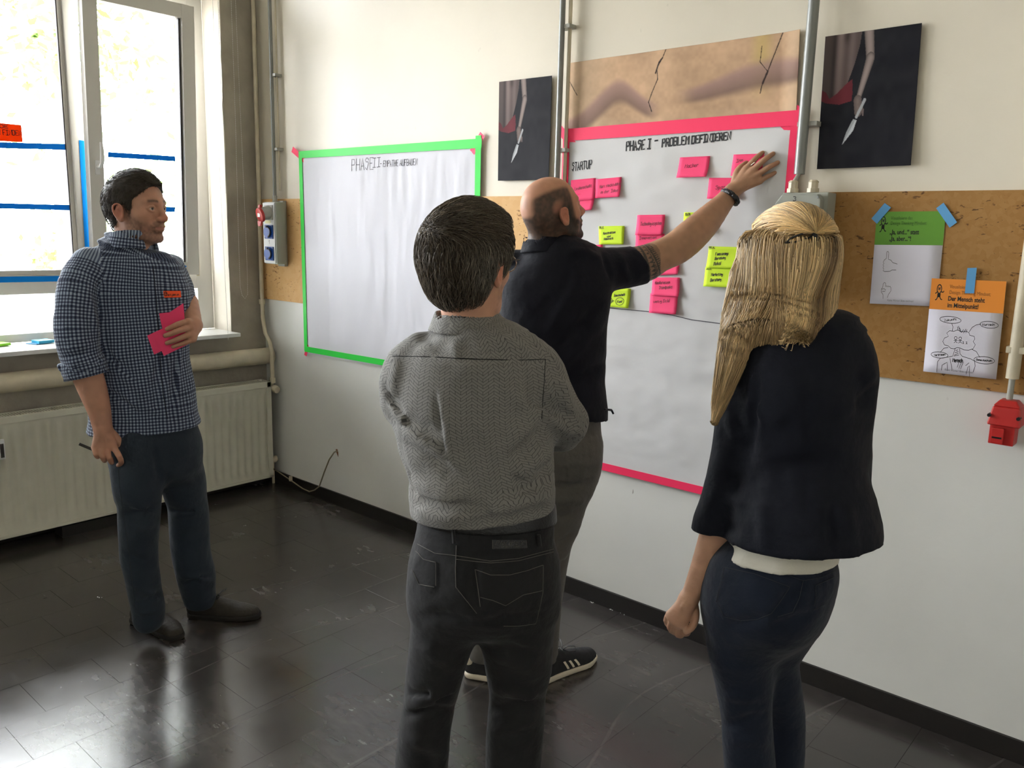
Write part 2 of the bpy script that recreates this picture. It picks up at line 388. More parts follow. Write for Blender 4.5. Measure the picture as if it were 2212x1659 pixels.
reveal(-5.1, -5.08, 1.0, 3.42, -1); reveal(-5.5, -5.5, 1.0, 3.42, 1); reveal(-8.0, -7.98, 1.0, 3.42, -1)

def window(n, ya, yb, tilt_side=True):
    root = empty('window_%d' % n, (WX, (ya + yb) / 2, 1.01)); struct(root)
    X0, X1 = WX - .07, WX
    w = abs(ya - yb)
    b = MB()
    ym = ya - .745                                      # mullion centre
    b.box(X0, X1, ya - .10, ya, 1.01, 3.42); b.box(X0, X1, yb, yb + .1, 1.01, 3.42)
    b.build('window_frame', M_FRAME, root, bevel=.004)
    for c0, c1 in ((1.01, 1.055), (1.262, 1.365), (2.87, 2.96), (3.35, 3.42)): MB().box(X0 + .001, X1 - .001, yb + .099, ya - .099, c0, c1).build('rail', M_FRAME, root, bevel=.003)
    MB().box(X0 - .001, X1 + .004, ym - .036, ym + .036, 1.054, 3.351).build('mullion', M_FRAME, root, bevel=.004)
    # fixed light next to the mullion
    y0, y1 = yb + .1, ym - .036
    b = MB(); t = .022; xg = X1 - .012
    for (a0, a1, c0, c1) in ((y0, y0 + t, 1.365, 2.87), (y1 - t, y1, 1.365, 2.87), (y0, y1, 1.365, 1.365 + t), (y0, y1, 2.87 - t, 2.87)): b.box(xg - .02, xg, a0, a1, c0, c1)
    b.build('glazing_bead', M_FRAME, root, bevel=.003)
    b = MB(); t2 = t + .005
    for (a0, a1, c0, c1) in ((y0 + t, y0 + t2, 1.387, 2.848), (y1 - t2, y1 - t, 1.387, 2.848)): b.box(xg - .022, xg - .004, a0, a1, c0, c1)
    b.build('gasket', M_GASKET, root)
    MB().box(X0 + .03, X0 + .036, y0, y1, 1.365, 2.87).build('pane', M_GLASS, root)
    MB().box(X0 + .03, X0 + .036, y0, y1, 1.05, 1.27).build('pane', M_FROST, root)
    MB().box(X0 + .03, X0 + .036, ym + .03, ya - .09, 1.05, 1.27).build('pane', M_FROST, root)
    MB().box(X0 + .03, X0 + .036, y0, ya - .09, 2.955, 3.355).build('pane', M_GLASS, root)
    # sash, hinged at the bottom, tilted inwards at the top
    ys0, ys1 = ym + .012, ya - .118; zb, zt = 1.348, 2.865; tl = .072 if tilt_side else 0.0
    def T(y, z, dx=0): k = (z - zb) / (zt - zb); return (X1 + .008 + tl * k + dx, y, z)
    def bar(mb, a0, a1, c0, c1, d0=0, d1=.055):
        mb.hexa([T(a0, c0, d0), T(a1, c0, d0), T(a1, c0, d1), T(a0, c0, d1)], [T(a0, c1, d0), T(a1, c1, d0), T(a1, c1, d1), T(a0, c1, d1)])
    s = .076; b = MB(); bar(b, ys0, ys0 + s, zb, zt); bar(b, ys1 - s, ys1, zb, zt); bar(b, ys0 + s, ys1 - s, zb, zb + s); bar(b, ys0 + s, ys1 - s, zt - s, zt)
    sa = b.build('sash', M_FRAME, root, bevel=.004)
    b = MB(); g = s + .005; bar(b, ys0 + s, ys0 + g, zb + s, zt - s, .01, .035); bar(b, ys1 - g - .006, ys1 - s, zb + s, zt - s, .0, .035)
    b.build('gasket', M_GASKET, sa)
    b = MB(); bar(b, ys0 + s, ys1 - s, zb + s, zt - s, .018, .024); b.build('pane', M_GLASS, sa)
    # handle
    hy, hz = ys0 + .040, 1.93; b = MB(); bar(b, hy - .012, hy + .012, hz - .03, hz + .045, .055, .064)
    ho = b.build('handle', M_SILL, sa, bevel=.003)
    p = [T(hy, hz + .01, .06), T(hy, hz + .01, .098), T(hy + .006, hz + .03, .107), T(hy + .008, hz + .09, .107), T(hy + .006, hz + .138, .103)]
    ho2 = MB().tube(p, [.008, .009, .0105, .0105, .008], 10).build('lever', M_SILL, sa, smooth=True)
    # hinge on the wall side
    MB().tube([(X1 + .03, ya - .108, 1.34), (X1 + .03, ya - .108, 1.45)], .0095, 10).build('hinge', M_PIPEW, root, smooth=True)
    return root, dict(xg=X0 + .036, y0=y0, y1=y1, ym=ym, T=T, ys0=ys0, ys1=ys1)
win1, W1 = window(1, -.26, -2.25)
win2, W2 = window(2, -2.66, -5.1, False); window(3, -5.54, -7.98, False)
struct(MB().box(-.17, .145, -2.3, -.262, .985, 1.008).build('trim_1', M_SILL, bevel=.004))
struct(MB().box(-.17, .145, -8.05, -5.45, .985, 1.008).build('trim_3', M_SILL, bevel=.004))
struct(MB().box(-.17, .145, -5.15, -2.6, .985, 1.008).build('trim_2', M_SILL, bevel=.004))

# skirting
struct(MB().box(.0, XR, -.012, 0, 0, .078).build('baseboard_back', M_SKIRT, bevel=.002))
struct(MB().box(.0, .012, YB, -.012, 0, .078).build('baseboard_left', M_SKIRT, bevel=.002))
# boards on the wall
bd = MB().box(.012, 2.62, -.011, -.0005, 1.196, 1.812).build('fibre_board', M_FIBRE, bevel=.001)
tag(bd, 'pale fibre wall board behind the blank flip chart sheet and the socket strip', 'board')
bd2 = MB().box(2.625, 4.20, -.0112, -.0005, 1.196, 1.812).build('cork_board', M_CORK, bevel=.001)
tag(bd2, 'brown cork wall board under the green and orange printed sheets', 'board')
bd3 = MB().box(4.215, 6.4, -.0112, -.0005, 1.19, 1.80).build('cork_board', M_CORK, bevel=.001)
tag(bd3, 'brown cork wall board cut off at the right edge behind the white pipe', 'board')

# ================================================================ radiator, pipes
rad = empty('radiator', (.12, -1.4, .06), 'cream ribbed panel radiator under the window', 'radiator')
ya, yb, z0, z1, xf = -.075, -2.95, .068, .690, .165
prof = []; y = ya - .03
v = []; f = []
while y > yb + .03:       # ribbed front: raised flutes with rounded ends
    prof += [(y, 0), (y - .010, .0), (y - .016, .007), (y - .034, .007), (y - .040, 0)]; y -= .05
zs = [z0 + .015, z0 + .05, z0 + .075, z1 - .085, z1 - .06, z1 - .035]; am = [0, 0, 1, 1, 0, 0]
for zi, a in zip(zs, am):
    for (yy, d) in prof: v.append((xf - .004 - .010 * 0 - (.007 - d) * 1.3 * a - (.0) , yy, zi))
n = len(prof)
for j in range(len(zs) - 1):
    for i in range(n - 1): f.append((j * n + i, j * n + i + 1, (j + 1) * n + i + 1, (j + 1) * n + i))
MB().add(v, f).build('front_panel', M_RAD, rad, smooth=True)
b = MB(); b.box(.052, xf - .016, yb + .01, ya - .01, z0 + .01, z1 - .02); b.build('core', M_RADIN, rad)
b = MB(); b.box(xf - .02, xf, yb, ya, z0, z0 + .016); b.box(xf - .02, xf, yb, ya, z1 - .036, z1); b.box(xf - .02, xf, yb, yb + .03, z0, z1); b.box(xf - .02, xf, ya - .03, ya, z0, z1)
b.build('rim', M_RAD, rad, bevel=.003)
MB().box(.05, xf, ya - .004, ya, z0, z1).build('side_cover', M_RAD, rad, bevel=.001)
b = MB(); y = ya - .03; b.box(.05, .066, yb, ya, z1 - .01, z1); 
while y > yb + .02: b.box(.066, xf - .018, y - .006, y, z1 - .012, z1 - .002); y -= .0135
g = b.build('top_grille', M_RAD, rad); g['kind'] = 'stuff'
b = MB(); p0 = on_x(1, 971, xf + .012); b.box(xf, xf + .022, p0[1] - .02, p0[1] + .018, p0[2] - .05, p0[2] + .05)
hc = b.build('heat_meter', M_SILL, rad, bevel=.004); MB().box(xf + .022, xf + .024, p0[1] - .004, p0[1] + .012, p0[2] - .04, p0[2] + .03).build('meter_window', M_GASKET, hc)
b = MB(); b.box(.05, .16, -1.35, -1.05, .0, .06); b.build('bracket', M_SKIRT, rad)
val = empty('radiator_valve', (.11, -.05, .6), 'small chrome radiator valve with white knob at the end of the thin pipe', 'valve')
MB().tube([(.11, -.075, .645), (.11, -.035, .645)], .012, 12).build('valve_body', M_STEEL, val, smooth=True)
MB().tube([(.115, -.045, .645), (.145, -.045, .64), (.168, -.045, .636), (.185, -.045, .633)], [.013, .024, .025, .021], 14).build('knob', M_PIPEW, val, smooth=True)
v2 = empty('radiator_valve', (.11, -.05, .12), 'lower radiator valve near the floor beside the corner', 'valve')
MB().tube([(.12, -.075, .17), (.12, -.03, .17), (.12, -.024, .16)], [.02, .024, .012], 12).build('valve_body', M_PIPEW, v2, smooth=True)
MB().tube([(.09, -.03, .17), (.09, -.03, .0)], .009, 10).build('pipe_stub', M_PIPEW, v2, smooth=True)

b = MB(); b.tube([(.075, -.014, .84), (.075, -1.2, .845), (.075, -8.4, .85)], .052, 20)
bp = b.build('heating_pipe', M_PIPEW, smooth=True); tag(bp, 'thick cream painted heating pipe running level below the window sill', 'pipe')
pts = [(.035, -.04, 3.58), (.035, -.04, 2.4), (.035, -.04, 1.2), (.04, -.042, 1.08), (.07, -.046, .985), (.125, -.05, .93), (.143, -.05, .88), (.143, -.05, .80), (.143, -.05, .70), (.13, -.05, .665)]
riser = empty('riser_pipe', (.035, -.04, .66), 'slim cream pipe in the room corner bending out over the thick pipe', 'pipe')
MB().tube(pts, .0125, 12).build('pipe', M_PIPEW, riser, smooth=True)
MB().tube([(.035, -.04, 1.165), (.035, -.04, 1.195)], .019, 12).build('clamp', M_PIPEW, riser, smooth=True)
MB().tube([(.143, -.05, .675), (.143, -.05, .71)], .018, 8).build('nut', M_PIPEW, riser)

# blind chains
def chain(label, strands):
    r = empty('blind_chain', strands[0][0], label, 'chain')
    for s in strands:
        pts = []; 
        for a, c in zip(s[:-1], s[1:]):
            a, c = np.array(a), np.array(c); n = max(1, int(np.linalg.norm(c - a) / .012)); pts += [a + (c - a) * i / n for i in range(n)]
        MB().tube([s[0]] + list(s[1:]), .0007, 5).build('cord', M_SILL, r)
        b = MB()
        for p in pts: b.ball(p, .0024, 5, 3)
        o = b.build('beads', M_SILL, r, smooth=True); o['kind'] = 'stuff'
xs = .03
A = [tuple(on_x(px, py, .15)) for px, py in ((457, -60), (468, 240), (480, 480), (493, 735))]
B = [tuple(on_x(px, py, .15)) for px, py in ((469, -60), (477, 170), (485, 320), (488, 420))]
chain('long bead chain hanging in front of the window reveal', [A, B])
C = [tuple(on_x(px, py, .03)) for px, py in ((497, -60), (508, 240), (516, 540), (519, 620), (523, 638), (529, 645), (535, 636), (535, 615), (531, 500), (519, 240), (506, -60))]
chain('looped bead chain hanging in front of the grey pilaster', [C])

# loose cable from the wall hole
p = [(728.8, 974, -.004), (722, 977, -.02), (711, 993, -.03), (700, 1021, -.035), (690, 1050, -.04), (679, 1059, -.045), (668, 1062, -.05), (653, 1055, -.05), (633, 1041, -.045), (618, 1031, -.04), (601, 1019, -.045)]
cb = empty('cable', on_y(728, 974), 'loose grey cable coming out of a broken hole low in the wall', 'cable')
pp = [on_y(a, b_, c) for a, b_, c in p]; pp = [np.array([q[0], q[1], max(q[2], .006)]) for q in pp] + [np.array([.08, -.06, .12])]
MB().tube(pp, .0042, 8).build('cord', mat('cable_grey', (.50, .47, .38), .5), cb, smooth=True)
h0 = on_y(728, 976, -.001); b = MB()
b.prism([(h0[0] - .012, -.0015, h0[2] + .014), (h0[0] + .004, -.0015, h0[2] + .017), (h0[0] + .012, -.0015, h0[2] - .004), (h0[0] + .012, -.0015, h0[2] - .03), (h0[0] + .004, -.0015, h0[2] - .02), (h0[0] - .006, -.0015, h0[2] - .004)], (0, .001, 0))
b.build('hole', mat('rusty_hole', (.50, .32, .18), .9, var=.3, vscale=60), cb)
b = MB(); q = on_y(628, 1035, -.04); b.box(q[0] - .008, q[0] + .008, q[1] - .008, q[1] + .008, q[2] - .012, q[2] + .02); b.build('terminal', M_PIPEW, cb, bevel=.002)

# plaster crumbs lying along the skirting
for i, (px, py) in enumerate(((1295, 1304), (1310, 1308), (1322, 1316), (1345, 1325), (1385, 1336), (1400, 1341), (1440, 1349), (215, 1290), (1278, 1301))):
    q = on_z(px, py, 0.002); b = MB()
    for k in range(5):
        c = (q[0] + random.uniform(-.012, .012), q[1] + random.uniform(-.006, .006), .0015); b.ball(c, random.uniform(.0015, .003), 5, 3, (1.3, .9, .6))
    o = b.build('plaster_crumbs', M_SILL); o['kind'] = 'stuff'; o['label'] = 'white plaster crumbs on the black floor'; o['category'] = 'crumbs'; o['group'] = 'plaster crumbs on the floor'

# ================================================================ outside
M_LEAF = mat('leaf_green', (.44, .56, .27), .6, attr=None, var=.35, vscale=1.2)
M_BARK = mat('bark', (.42, .38, .33), .9, var=.3, vscale=10)
gr = struct(MB().box(-40, -.33, -30, 30, -.6, -.5).build('ground_outside', mat('pale_paving', (.72, .70, .66), .9)))
def tree(x, y, h, r, n, seed, label, name='tree', trunk=True, zb=1.0, col=None):
    rr = np.random.RandomState(seed); t = empty(name, (x, y, -.5), label, 'tree' if trunk else 'shrub')
    if trunk: MB().tube([(x, y, -.5), (x + .05, y + .03, h * .4), (x - .05, y, h * .8)], [.16, .12, .05], 10).build('trunk', M_BARK, t, smooth=True)
    # clumps of leaves
    nc = max(6, n // 70); cc = rr.normal(size=(nc, 3)); cc /= np.linalg.norm(cc, axis=1)[:, None]; cc *= (rr.rand(nc, 1) ** .4)
    cc = cc * np.array([r, r, (h - zb) / 2]) + np.array([x, y, (h + zb) / 2])
    c = cc[rr.randint(nc, size=n)] + rr.normal(size=(n, 3)) * r * .17
    d1 = rr.normal(size=(n, 3)); d1 /= np.linalg.norm(d1, axis=1)[:, None]; d2 = np.cross(d1, rr.normal(size=(n, 3))); d2 /= np.linalg.norm(d2, axis=1)[:, None]
    s = (.05 + .05 * rr.rand(n, 1)); V = np.stack([c - d1 * s, c + d2 * s * .5, c + d1 * s, c - d2 * s * .5], 1).reshape(-1, 3) - np.array([x, y, -.5])
    me = bpy.data.meshes.new('foliage'); me.from_pydata(V.tolist(), [], [(4*i, 4*i+1, 4*i+2, 4*i+3) for i in range(n)]); me.update()
    o = link('foliage', me, t, col or M_LEAF); o['kind'] = 'stuff'
tree(-5.2, .8, 5.6, 1.7, 2000, 1, 'leafy tree with a pale trunk seen through the left window pane', zb=1.5)
tree(-9.5, 5.2, 7.4, 2.2, 1500, 2, 'leafy tree seen through the tilted sash', zb=1.2)
tree(-12.0, -.9, 8.5, 2.6, 1600, 3, 'taller leafy tree further back outside the left pane', zb=2.2)
tree(-8.0, 2.3, 2.0, 1.1, 1500, 4, 'low bushy shrub outside behind the trunk', 'shrub', False, -.5)
tree(-8.0, -.4, 1.8, 1.2, 1500, 5, 'wide low shrub at the left outside the window', 'shrub', False, -.5, mat('dry_shrub', (.66, .58, .36), .7, var=.3, vscale=2))
# ================================================================ stroke lettering
GL = {
'A':'022842 1434','B':'0208 08384745350545 354433 02324345'.replace(' 354433',''),'C':'47380807030232 3243','D':'0208 0838474332 3202','E':'42020848 0535','F':'0208 0848 0535','G':'4738080702 0242453525',
'H':'0208 4248 0545','I':'0242 2228 0848','L':'080242','M':'0208254842','N':'02084248','O':'0207183847431202'.replace('1202','3212 1203'),'P':'0208384635 3505','R':'0208384635 3505 2542',
'S':'473818071636453422 2203','T':'0848 2822','U':'0803123243 4348','W':'0812253248','Z':'08480242','K':'0208 4804 2642','V':'082248','J':'38331202',
'a':'36160412223436 3632','b':'0208 0526353322 2202','c':'361605031232','d':'3832 3516050312 1233','e':'0434351605031232','f':'382803 0736 2822','g':'3515050413 1334 3530200010','h':'0208 0526363532','i':'2522 2727',
'j':'2520 2010 2727','k':'0208 3604 1532','l':'1812','m':'0206 05162522 25364542','n':'0206 0526363532','o':'0516363312030405','p':'0600 0526353312 1203','q':'3630','r':'0206 052636','s':'3616053433 3302','t':'2722 0636 2232',
'u':'0603123236 3632','v':'061236','w':'0612243246','x':'0632 3602','y':'061335 3620','z':'06360232','-':'0535','.':'1212','[':'28181222','3':'08384725454312 1203','1':'062822','!':'2824 2222','?':'0748452422',' ':'',
}
def strokes(text, dx=1.0):
    """list of polylines in units of cap height; x grows with the text"""
    out = []; x = 0.0
    for ch in text:
        g = GL.get(ch, ''); wmax = 0
        for s in g.split():
            if len(s) % 2: s = s[:-1]
            pl = [(int(s[i]), int(s[i + 1])) for i in range(0, len(s), 2)]
            wmax = max([wmax] + [p[0] for p in pl])
            out.append([(x + p[0] / 6.0, (p[1] - 2) / 6.0) for p in pl])
        x += (wmax / 6.0 + .24) * dx if g else .5
    return out, x
def ink(name, polys, surf, w, m, parent, lift=.0006):
    """polys: polylines in surface coordinates; surf(u, v, lift) -> world point; flat ribbons of width w"""
    b = MB()
    for pl in polys:
        if len(pl) == 2 and pl[0] == pl[1]: pl = [pl[0], (pl[0][0] + w, pl[0][1])]
        pts = []
        for a, c in zip(pl[:-1], pl[1:]):
            n = max(1, int(math.hypot(c[0] - a[0], c[1] - a[1]) / .03)); pts += [(a[0] + (c[0] - a[0]) * i / n, a[1] + (c[1] - a[1]) * i / n) for i in range(n)]
        pts.append(pl[-1]); n = len(pts)
        L = []; R = []
        for i, p in enumerate(pts):
            a, c = pts[max(i - 1, 0)], pts[min(i + 1, n - 1)]; d = math.hypot(c[0] - a[0], c[1] - a[1]) or 1
            nx, ny = -(c[1] - a[1]) / d * w / 2, (c[0] - a[0]) / d * w / 2; ex = 0
            if i == 0: ex = -w * .3
            if i == n - 1: ex = w * .3
            tx, ty = (c[0] - a[0]) / d * ex, (c[1] - a[1]) / d * ex
            L.append(surf(p[0] + nx + tx, p[1] + ny + ty, lift)); R.append(surf(p[0] - nx + tx, p[1] - ny + ty, lift))
        b.add(L + R, [(i, i + 1, n + i + 1, n + i) for i in range(n - 1)])
    return b.build(name, m, parent)
def place(polys, total, u0, v0, u1, v1, h, jit=0.0, slant=0.0, seed=1):
    """fit text from (u0,v0) to (u1,v1), letter height h"""
    rr = random.Random(seed); L = math.hypot(u1 - u0, v1 - v0); k = L / max(total, .01); cx, cy = (u1 - u0) / L, (v1 - v0) / L
    out = []
    for pl in polys:
        q = []
        for x, y in pl:
            x2 = x * k + rr.uniform(-jit, jit) * h + slant * y * h; y2 = y * h + rr.uniform(-jit, jit) * h
            q.append((u0 + x2 * cx - y2 * cy, v0 + x2 * cy + y2 * cx))
        out.append(q)
    return out
def wall_surf(bulge=None, base=0.0):
    def s(u, v, lift):
        y = -(base + lift)
        if bulge is not None: y -= float(bulge(np.array([u]), np.array([v]))[0])
        return (u, y, v)
    return s
def hand_text(text, p0, p1, h_px, surf, w, m, parent, jit=.03, slant=0, seed=1, name='handwriting'):
    a, c = on_y(*p0), on_y(*p1); a2 = on_y(p0[0], p0[1] - h_px); st, tot = strokes(text)
    return ink(name, place(st, tot - .24, a[0], a[2], c[0], c[2], abs(a2[2] - a[2]), jit, slant, seed), surf, w, m, parent)

# ================================================================ paper sheets
M_PAPER = mat('flip_paper', (.82, .82, .85), .75, bump=.22, bscale=9, stretch=(1, 1, .6))
M_PAPER1 = mat('flip_paper_worn', (.82, .82, .82), .75, bump=.32, bscale=7)
M_TG = mat('neon_green_tape', (.16, .84, .27), .5, spec=.3)
M_TP = mat('neon_pink_tape', (1.0, .22, .40), .5, spec=.3)
M_TB = mat('blue_masking_tape', (.16, .52, .82), .6, spec=.2)
M_TB2 = mat('pale_blue_masking_tape', (.38, .62, .80), .6, spec=.2)
def bulge2(u, v):
    k = .0025 + .0045 * (n2(u * 2.2, v * .8, 3, 1.1) + .5) + .004 * n2(u * 9, v * 1.6, 3, 7.7) + .0015 * n2(u * 26, v * 5, 2, 4.4)
    edge = np.minimum(np.minimum(u - .43, 1.89 - u), np.minimum(v - .88, 2.08 - v)); return .001 + np.maximum(k, 0) * sst(0, .12, edge)
def bulge1(u, v):
    k = .003 + .007 * (n2(u * 1.4, v * 1.8, 3, 3.3) + .5) + .006 * n2(u * 3, v * 7, 2, 9.1) + .002 * n2(u * 9, v * 16, 2, 6.1)
    edge = np.minimum(np.minimum(u - 2.37, 3.44 - u), np.minimum(v - .62, 2.07 - v)); return .001 + np.maximum(k, 0) * sst(0, .12, edge)
BB = .0115
def quad_fn(c, bul, base=BB):
    TL, TR, BR, BL = [np.array(q) for q in c]
    def fn(U, V):
        W = (TL[None] * ((1-U)*(1-V))[:, None] + TR[None] * (U*(1-V))[:, None] + BR[None] * (U*V)[:, None] + BL[None] * ((1-U)*V)[:, None])
        return np.stack([W[:, 0], -(base + bul(W[:, 0], W[:, 1])), W[:, 1]], -1)
    return fn
s2 = wall_surf(bulge2, BB + .0004); s1 = wall_surf(bulge1, BB + .0004)
p2 = empty('flip_chart_sheet', (1.16, -.01, .9), 'large blank white sheet with thin heading framed in neon green tape', 'poster')
grid_mesh('paper', quad_fn([(.436, 2.063), (1.886, 2.062), (1.89, .915), (.456, .895)], bulge2), 150, 110, M_PAPER, p2)
def strip(name, m, parent, a, c, w0, w1=None, surf=None, rr=None):
    """tape strip from wall point a to c (x, z), width w"""
    a = np.array(a, float); c = np.array(c, float); d = c - a; L = np.linalg.norm(d); d /= L; n = np.array([-d[1], d[0]]); w1 = w1 or w0
    k = max(2, int(L / .04)); v = []; f = []
    for i in range(k + 1):
        t = i / k; p = a + d * L * t; w = (w0 + (w1 - w0) * t) / 2
        for s in (-1, 1):
            q = p + n * w * s + d * ((random.uniform(-.002, .002)) if i in (0, k) else 0)
            v += [surf(q[0], q[1], .0012), surf(q[0], q[1], .0006)]
    for i in range(k):
        a0 = 4 * i; f += [(a0, a0 + 2, a0 + 6, a0 + 4), (a0 + 1, a0 + 5, a0 + 7, a0 + 3), (a0, a0 + 4, a0 + 5, a0 + 1), (a0 + 2, a0 + 3, a0 + 7, a0 + 6)]
    f += [(0, 1, 3, 2), (4 * k, 4 * k + 2, 4 * k + 3, 4 * k + 1)]
    return MB().add(v, f).build(name, m, parent)
wp = lambda px, py: tuple(on_y(px, py)[[0, 2]])
wsf = wall_surf(None, BB + .002)
for a, c, w in ((wp(636, 323), wp(662, 346), .034), (wp(1047, 290), wp(1024, 330), .036), (wp(664, 768), wp(669, 744), .026)): strip('corner_tab', M_TP, p2, a, c, w, surf=wsf)
strip('tape_strip', M_TG, p2, wp(650, 335), wp(1046, 310), .040, .043, surf=wall_surf(bulge2, BB + .0034))
strip('tape_strip', M_TG, p2, wp(654, 333), wp(666, 757), .034, surf=wall_surf(bulge2, BB + .0028))
strip('tape_strip', M_TG, p2, (1.872, 2.09), (1.874, .91), .036, surf=wall_surf(bulge2, BB + .0028))
strip('tape_strip', M_TG, p2, wp(663, 753), (1.88, .935), .034, surf=wall_surf(bulge2, BB + .0034))
hand_text('PHASE', (766, 370), (812, 366), 25, s2, .0034, M_GREYINK, p2, .02, 0, 3)
hand_text('II', (811, 362), (827, 361), 20, s2, .0034, M_GREYINK, p2, .02, 0, 4)
hand_text('- EMPATHE AUFBAUEN', (827, 361), (907, 357), 13, s2, .0034, M_GREYINK, p2, .03, 0, 5)

p1 = empty('flip_chart_sheet', (2.9, -.01, .62), 'large white sheet full of sticky notes framed in neon pink tape', 'poster')
grid_mesh('paper', quad_fn([(2.377, 2.06), (3.425, 2.062), (3.425, .635), (2.377, .635)], bulge1), 120, 150, M_PAPER1, p1)
for a, c, w in ((wp(1213, 280), wp(1244, 316), .036), (wp(1736, 238), wp(1697, 282), .05)): strip('corner_tab', M_TP, p1, a, c, w, surf=wsf)
strip('tape_strip', M_TP, p1, wp(1222, 293), wp(1734, 255), .050, .052, surf=wall_surf(bulge1, BB + .0034))
strip('tape_strip', M_TP, p1, (2.394, 2.06), (2.394, .64), .038, surf=wall_surf(bulge1, BB + .0028))
strip('tape_strip', M_TP, p1, (3.408, 2.085), (3.400, .64), .040, surf=wall_surf(bulge1, BB + .0028))
strip('tape_strip', M_TP, p1, (2.38, .648), (3.42, .650), .034, surf=wall_surf(bulge1, BB + .0034))
hand_text('PHASE I', (1358, 327), (1410, 322), 20, s1, .0062, M_BLACKINK, p1, .03, 0, 6)
hand_text('-', (1419, 312), (1425, 311), 14, s1, .006, M_BLACKINK, p1, .0, 0, 6)
hand_text('PROBLEM', (1435, 318), (1492, 312), 17, s1, .0062, M_BLACKINK, p1, .03, 0, 7)
hand_text('DEFINIEREN', (1499, 311), (1582, 302), 16, s1, .0062, M_BLACKINK, p1, .03, 0, 8)
hand_text('STARTUP', (1241, 370), (1284, 364), 17, s1, .0048, M_BLACKINK, p1, .04, 0.1, 9)
pl = [wp(*q) for q in ((1236, 655), (1323, 665), (1409, 673), (1457, 680), (1499, 690), (1568, 699), (1640, 707), (1690, 716))]
ink('pen_line', [pl], s1, .0035, M_GREYINK, p1)

# ================================================================ sticky notes
M_NP = mat('pink_sticky_note', (.96, .30, .48), .7, spec=.2)
M_NG = mat('lime_sticky_note', (.80, .92, .22), .7, spec=.2)
NOTES = [
 ('P', (1240, 390, 1294, 385, 1292, 432, 1238, 436), [('Leidenschaft', 1249, 412, 1285, 405, 5)], 'pink note beside the bald head at the upper left of the written sheet', 1),
 ('P', (1294, 388, 1350, 383, 1348, 426, 1292, 429), [('Herz steckt dahin', 1303, 407, 1348, 400, 5), ('in der Idee', 1304, 419, 1343, 414, 5)], 'pink note with two lines of writing at the upper left of the written sheet', 1),
 ('P', (1238, 418, 1292, 421, 1290, 454, 1236, 458), [('schaft', 1256, 438, 1276, 434, 5)], 'pink note half hidden by the face of the bald man', 2),
 ('P', (1475, 341, 1540, 338, 1536, 383, 1469, 385), [('Macher', 1486, 364, 1514, 361, 6)], 'single pink note below the heading, left of the raised hand', 1),
 ('P', (1591, 335, 1658, 333, 1653, 379, 1585, 381), [('Inn', 1597, 352, 1611, 350, 5)], 'pink note under the fingers of the raised hand', 1),
 ('P', (1539, 385, 1605, 385, 1603, 431, 1534, 430), [('Spass', 1552, 410, 1577, 408, 6)], 'pink note behind the wrist of the bald man', 1),
 ('G', (1484, 459, 1549, 460, 1547, 503, 1482, 503), [('Rolle', 1487, 465, 1498, 464, 3)], 'lime note mostly covered by the raised forearm', 1),
 ('P', (1384, 465, 1444, 464, 1441, 507, 1381, 508), [('Technologiesystem', 1391, 488, 1436, 486, 6)], 'pink note above the tattooed arm, upper one of its pair', 2),
 ('P', (1381, 506, 1442, 505, 1440, 549, 1379, 550), [('Innovation', 1388, 518, 1424, 516, 5)], 'pink note touching the tattooed arm, lower one of its pair', 1),
 ('G', (1301, 489, 1356, 488, 1357, 528, 1303, 528), [('Rolle', 1303, 493, 1311, 492, 3), ('Konstruktion', 1312, 507, 1338, 504, 4), ('und', 1320, 513, 1328, 512, 3), ('Handwerk', 1314, 519, 1334, 517, 4)], 'lime note right of the bald man\'s beard', 1),
 ('P', (1258, 532, 1310, 528, 1308, 572, 1256, 575), [], 'pink note peeping out above the shoulder of the navy shirt', 1),
 ('P', (1416, 551, 1477, 549, 1474, 592, 1414, 595), [('Stand', 1444, 568, 1462, 566, 4)], 'pink note just under the tattooed arm', 1),
 ('P', (1416, 599, 1476, 599, 1476, 640, 1413, 638), [('Konferenzen', 1421, 614, 1453, 612, 5), ('Standpunkt', 1430, 624, 1458, 622, 5)], 'pink note with two short lines in the lower middle of the sheet', 1),
 ('P', (1411, 633, 1472, 636, 1470, 678, 1409, 675), [('wenig Geld', 1418, 654, 1453, 652, 5)], 'lowest pink note on the sheet, above the pen line', 2),
 ('G', (1538, 532, 1607, 534, 1604, 579, 1533, 579), [('Rolle', 1539, 536, 1549, 535, 3), ('Finanzierungs', 1552, 552, 1579, 551, 5), ('Beratung', 1551, 562, 1573, 560, 5), ('[lokal]', 1548, 574, 1566, 573, 6)], 'lime note with three lines left of the blonde hair', 1),
 ('G', (1532, 577, 1596, 579, 1593, 620, 1529, 618), [('Rolle', 1534, 580, 1543, 580, 3), ('Marketing', 1545, 596, 1569, 595, 5), ('Beratung', 1544, 608, 1567, 606, 5)], 'lime note with two lines, below the three line one', 2),
 ('G', (1586, 602, 1650, 605, 1647, 647, 1580, 644), [], 'lime note almost hidden behind the blonde hair', 1),
 ('G', (1300, 620, 1369, 623, 1366, 665, 1303, 660), [('Gemeinschaft', 1335, 640, 1358, 638, 4), ('m', 1330, 652, 1336, 651, 4), ('Fund', 1344, 654, 1354, 652, 4)], 'lime note with a circled word under the sleeve of the navy shirt', 1),
]
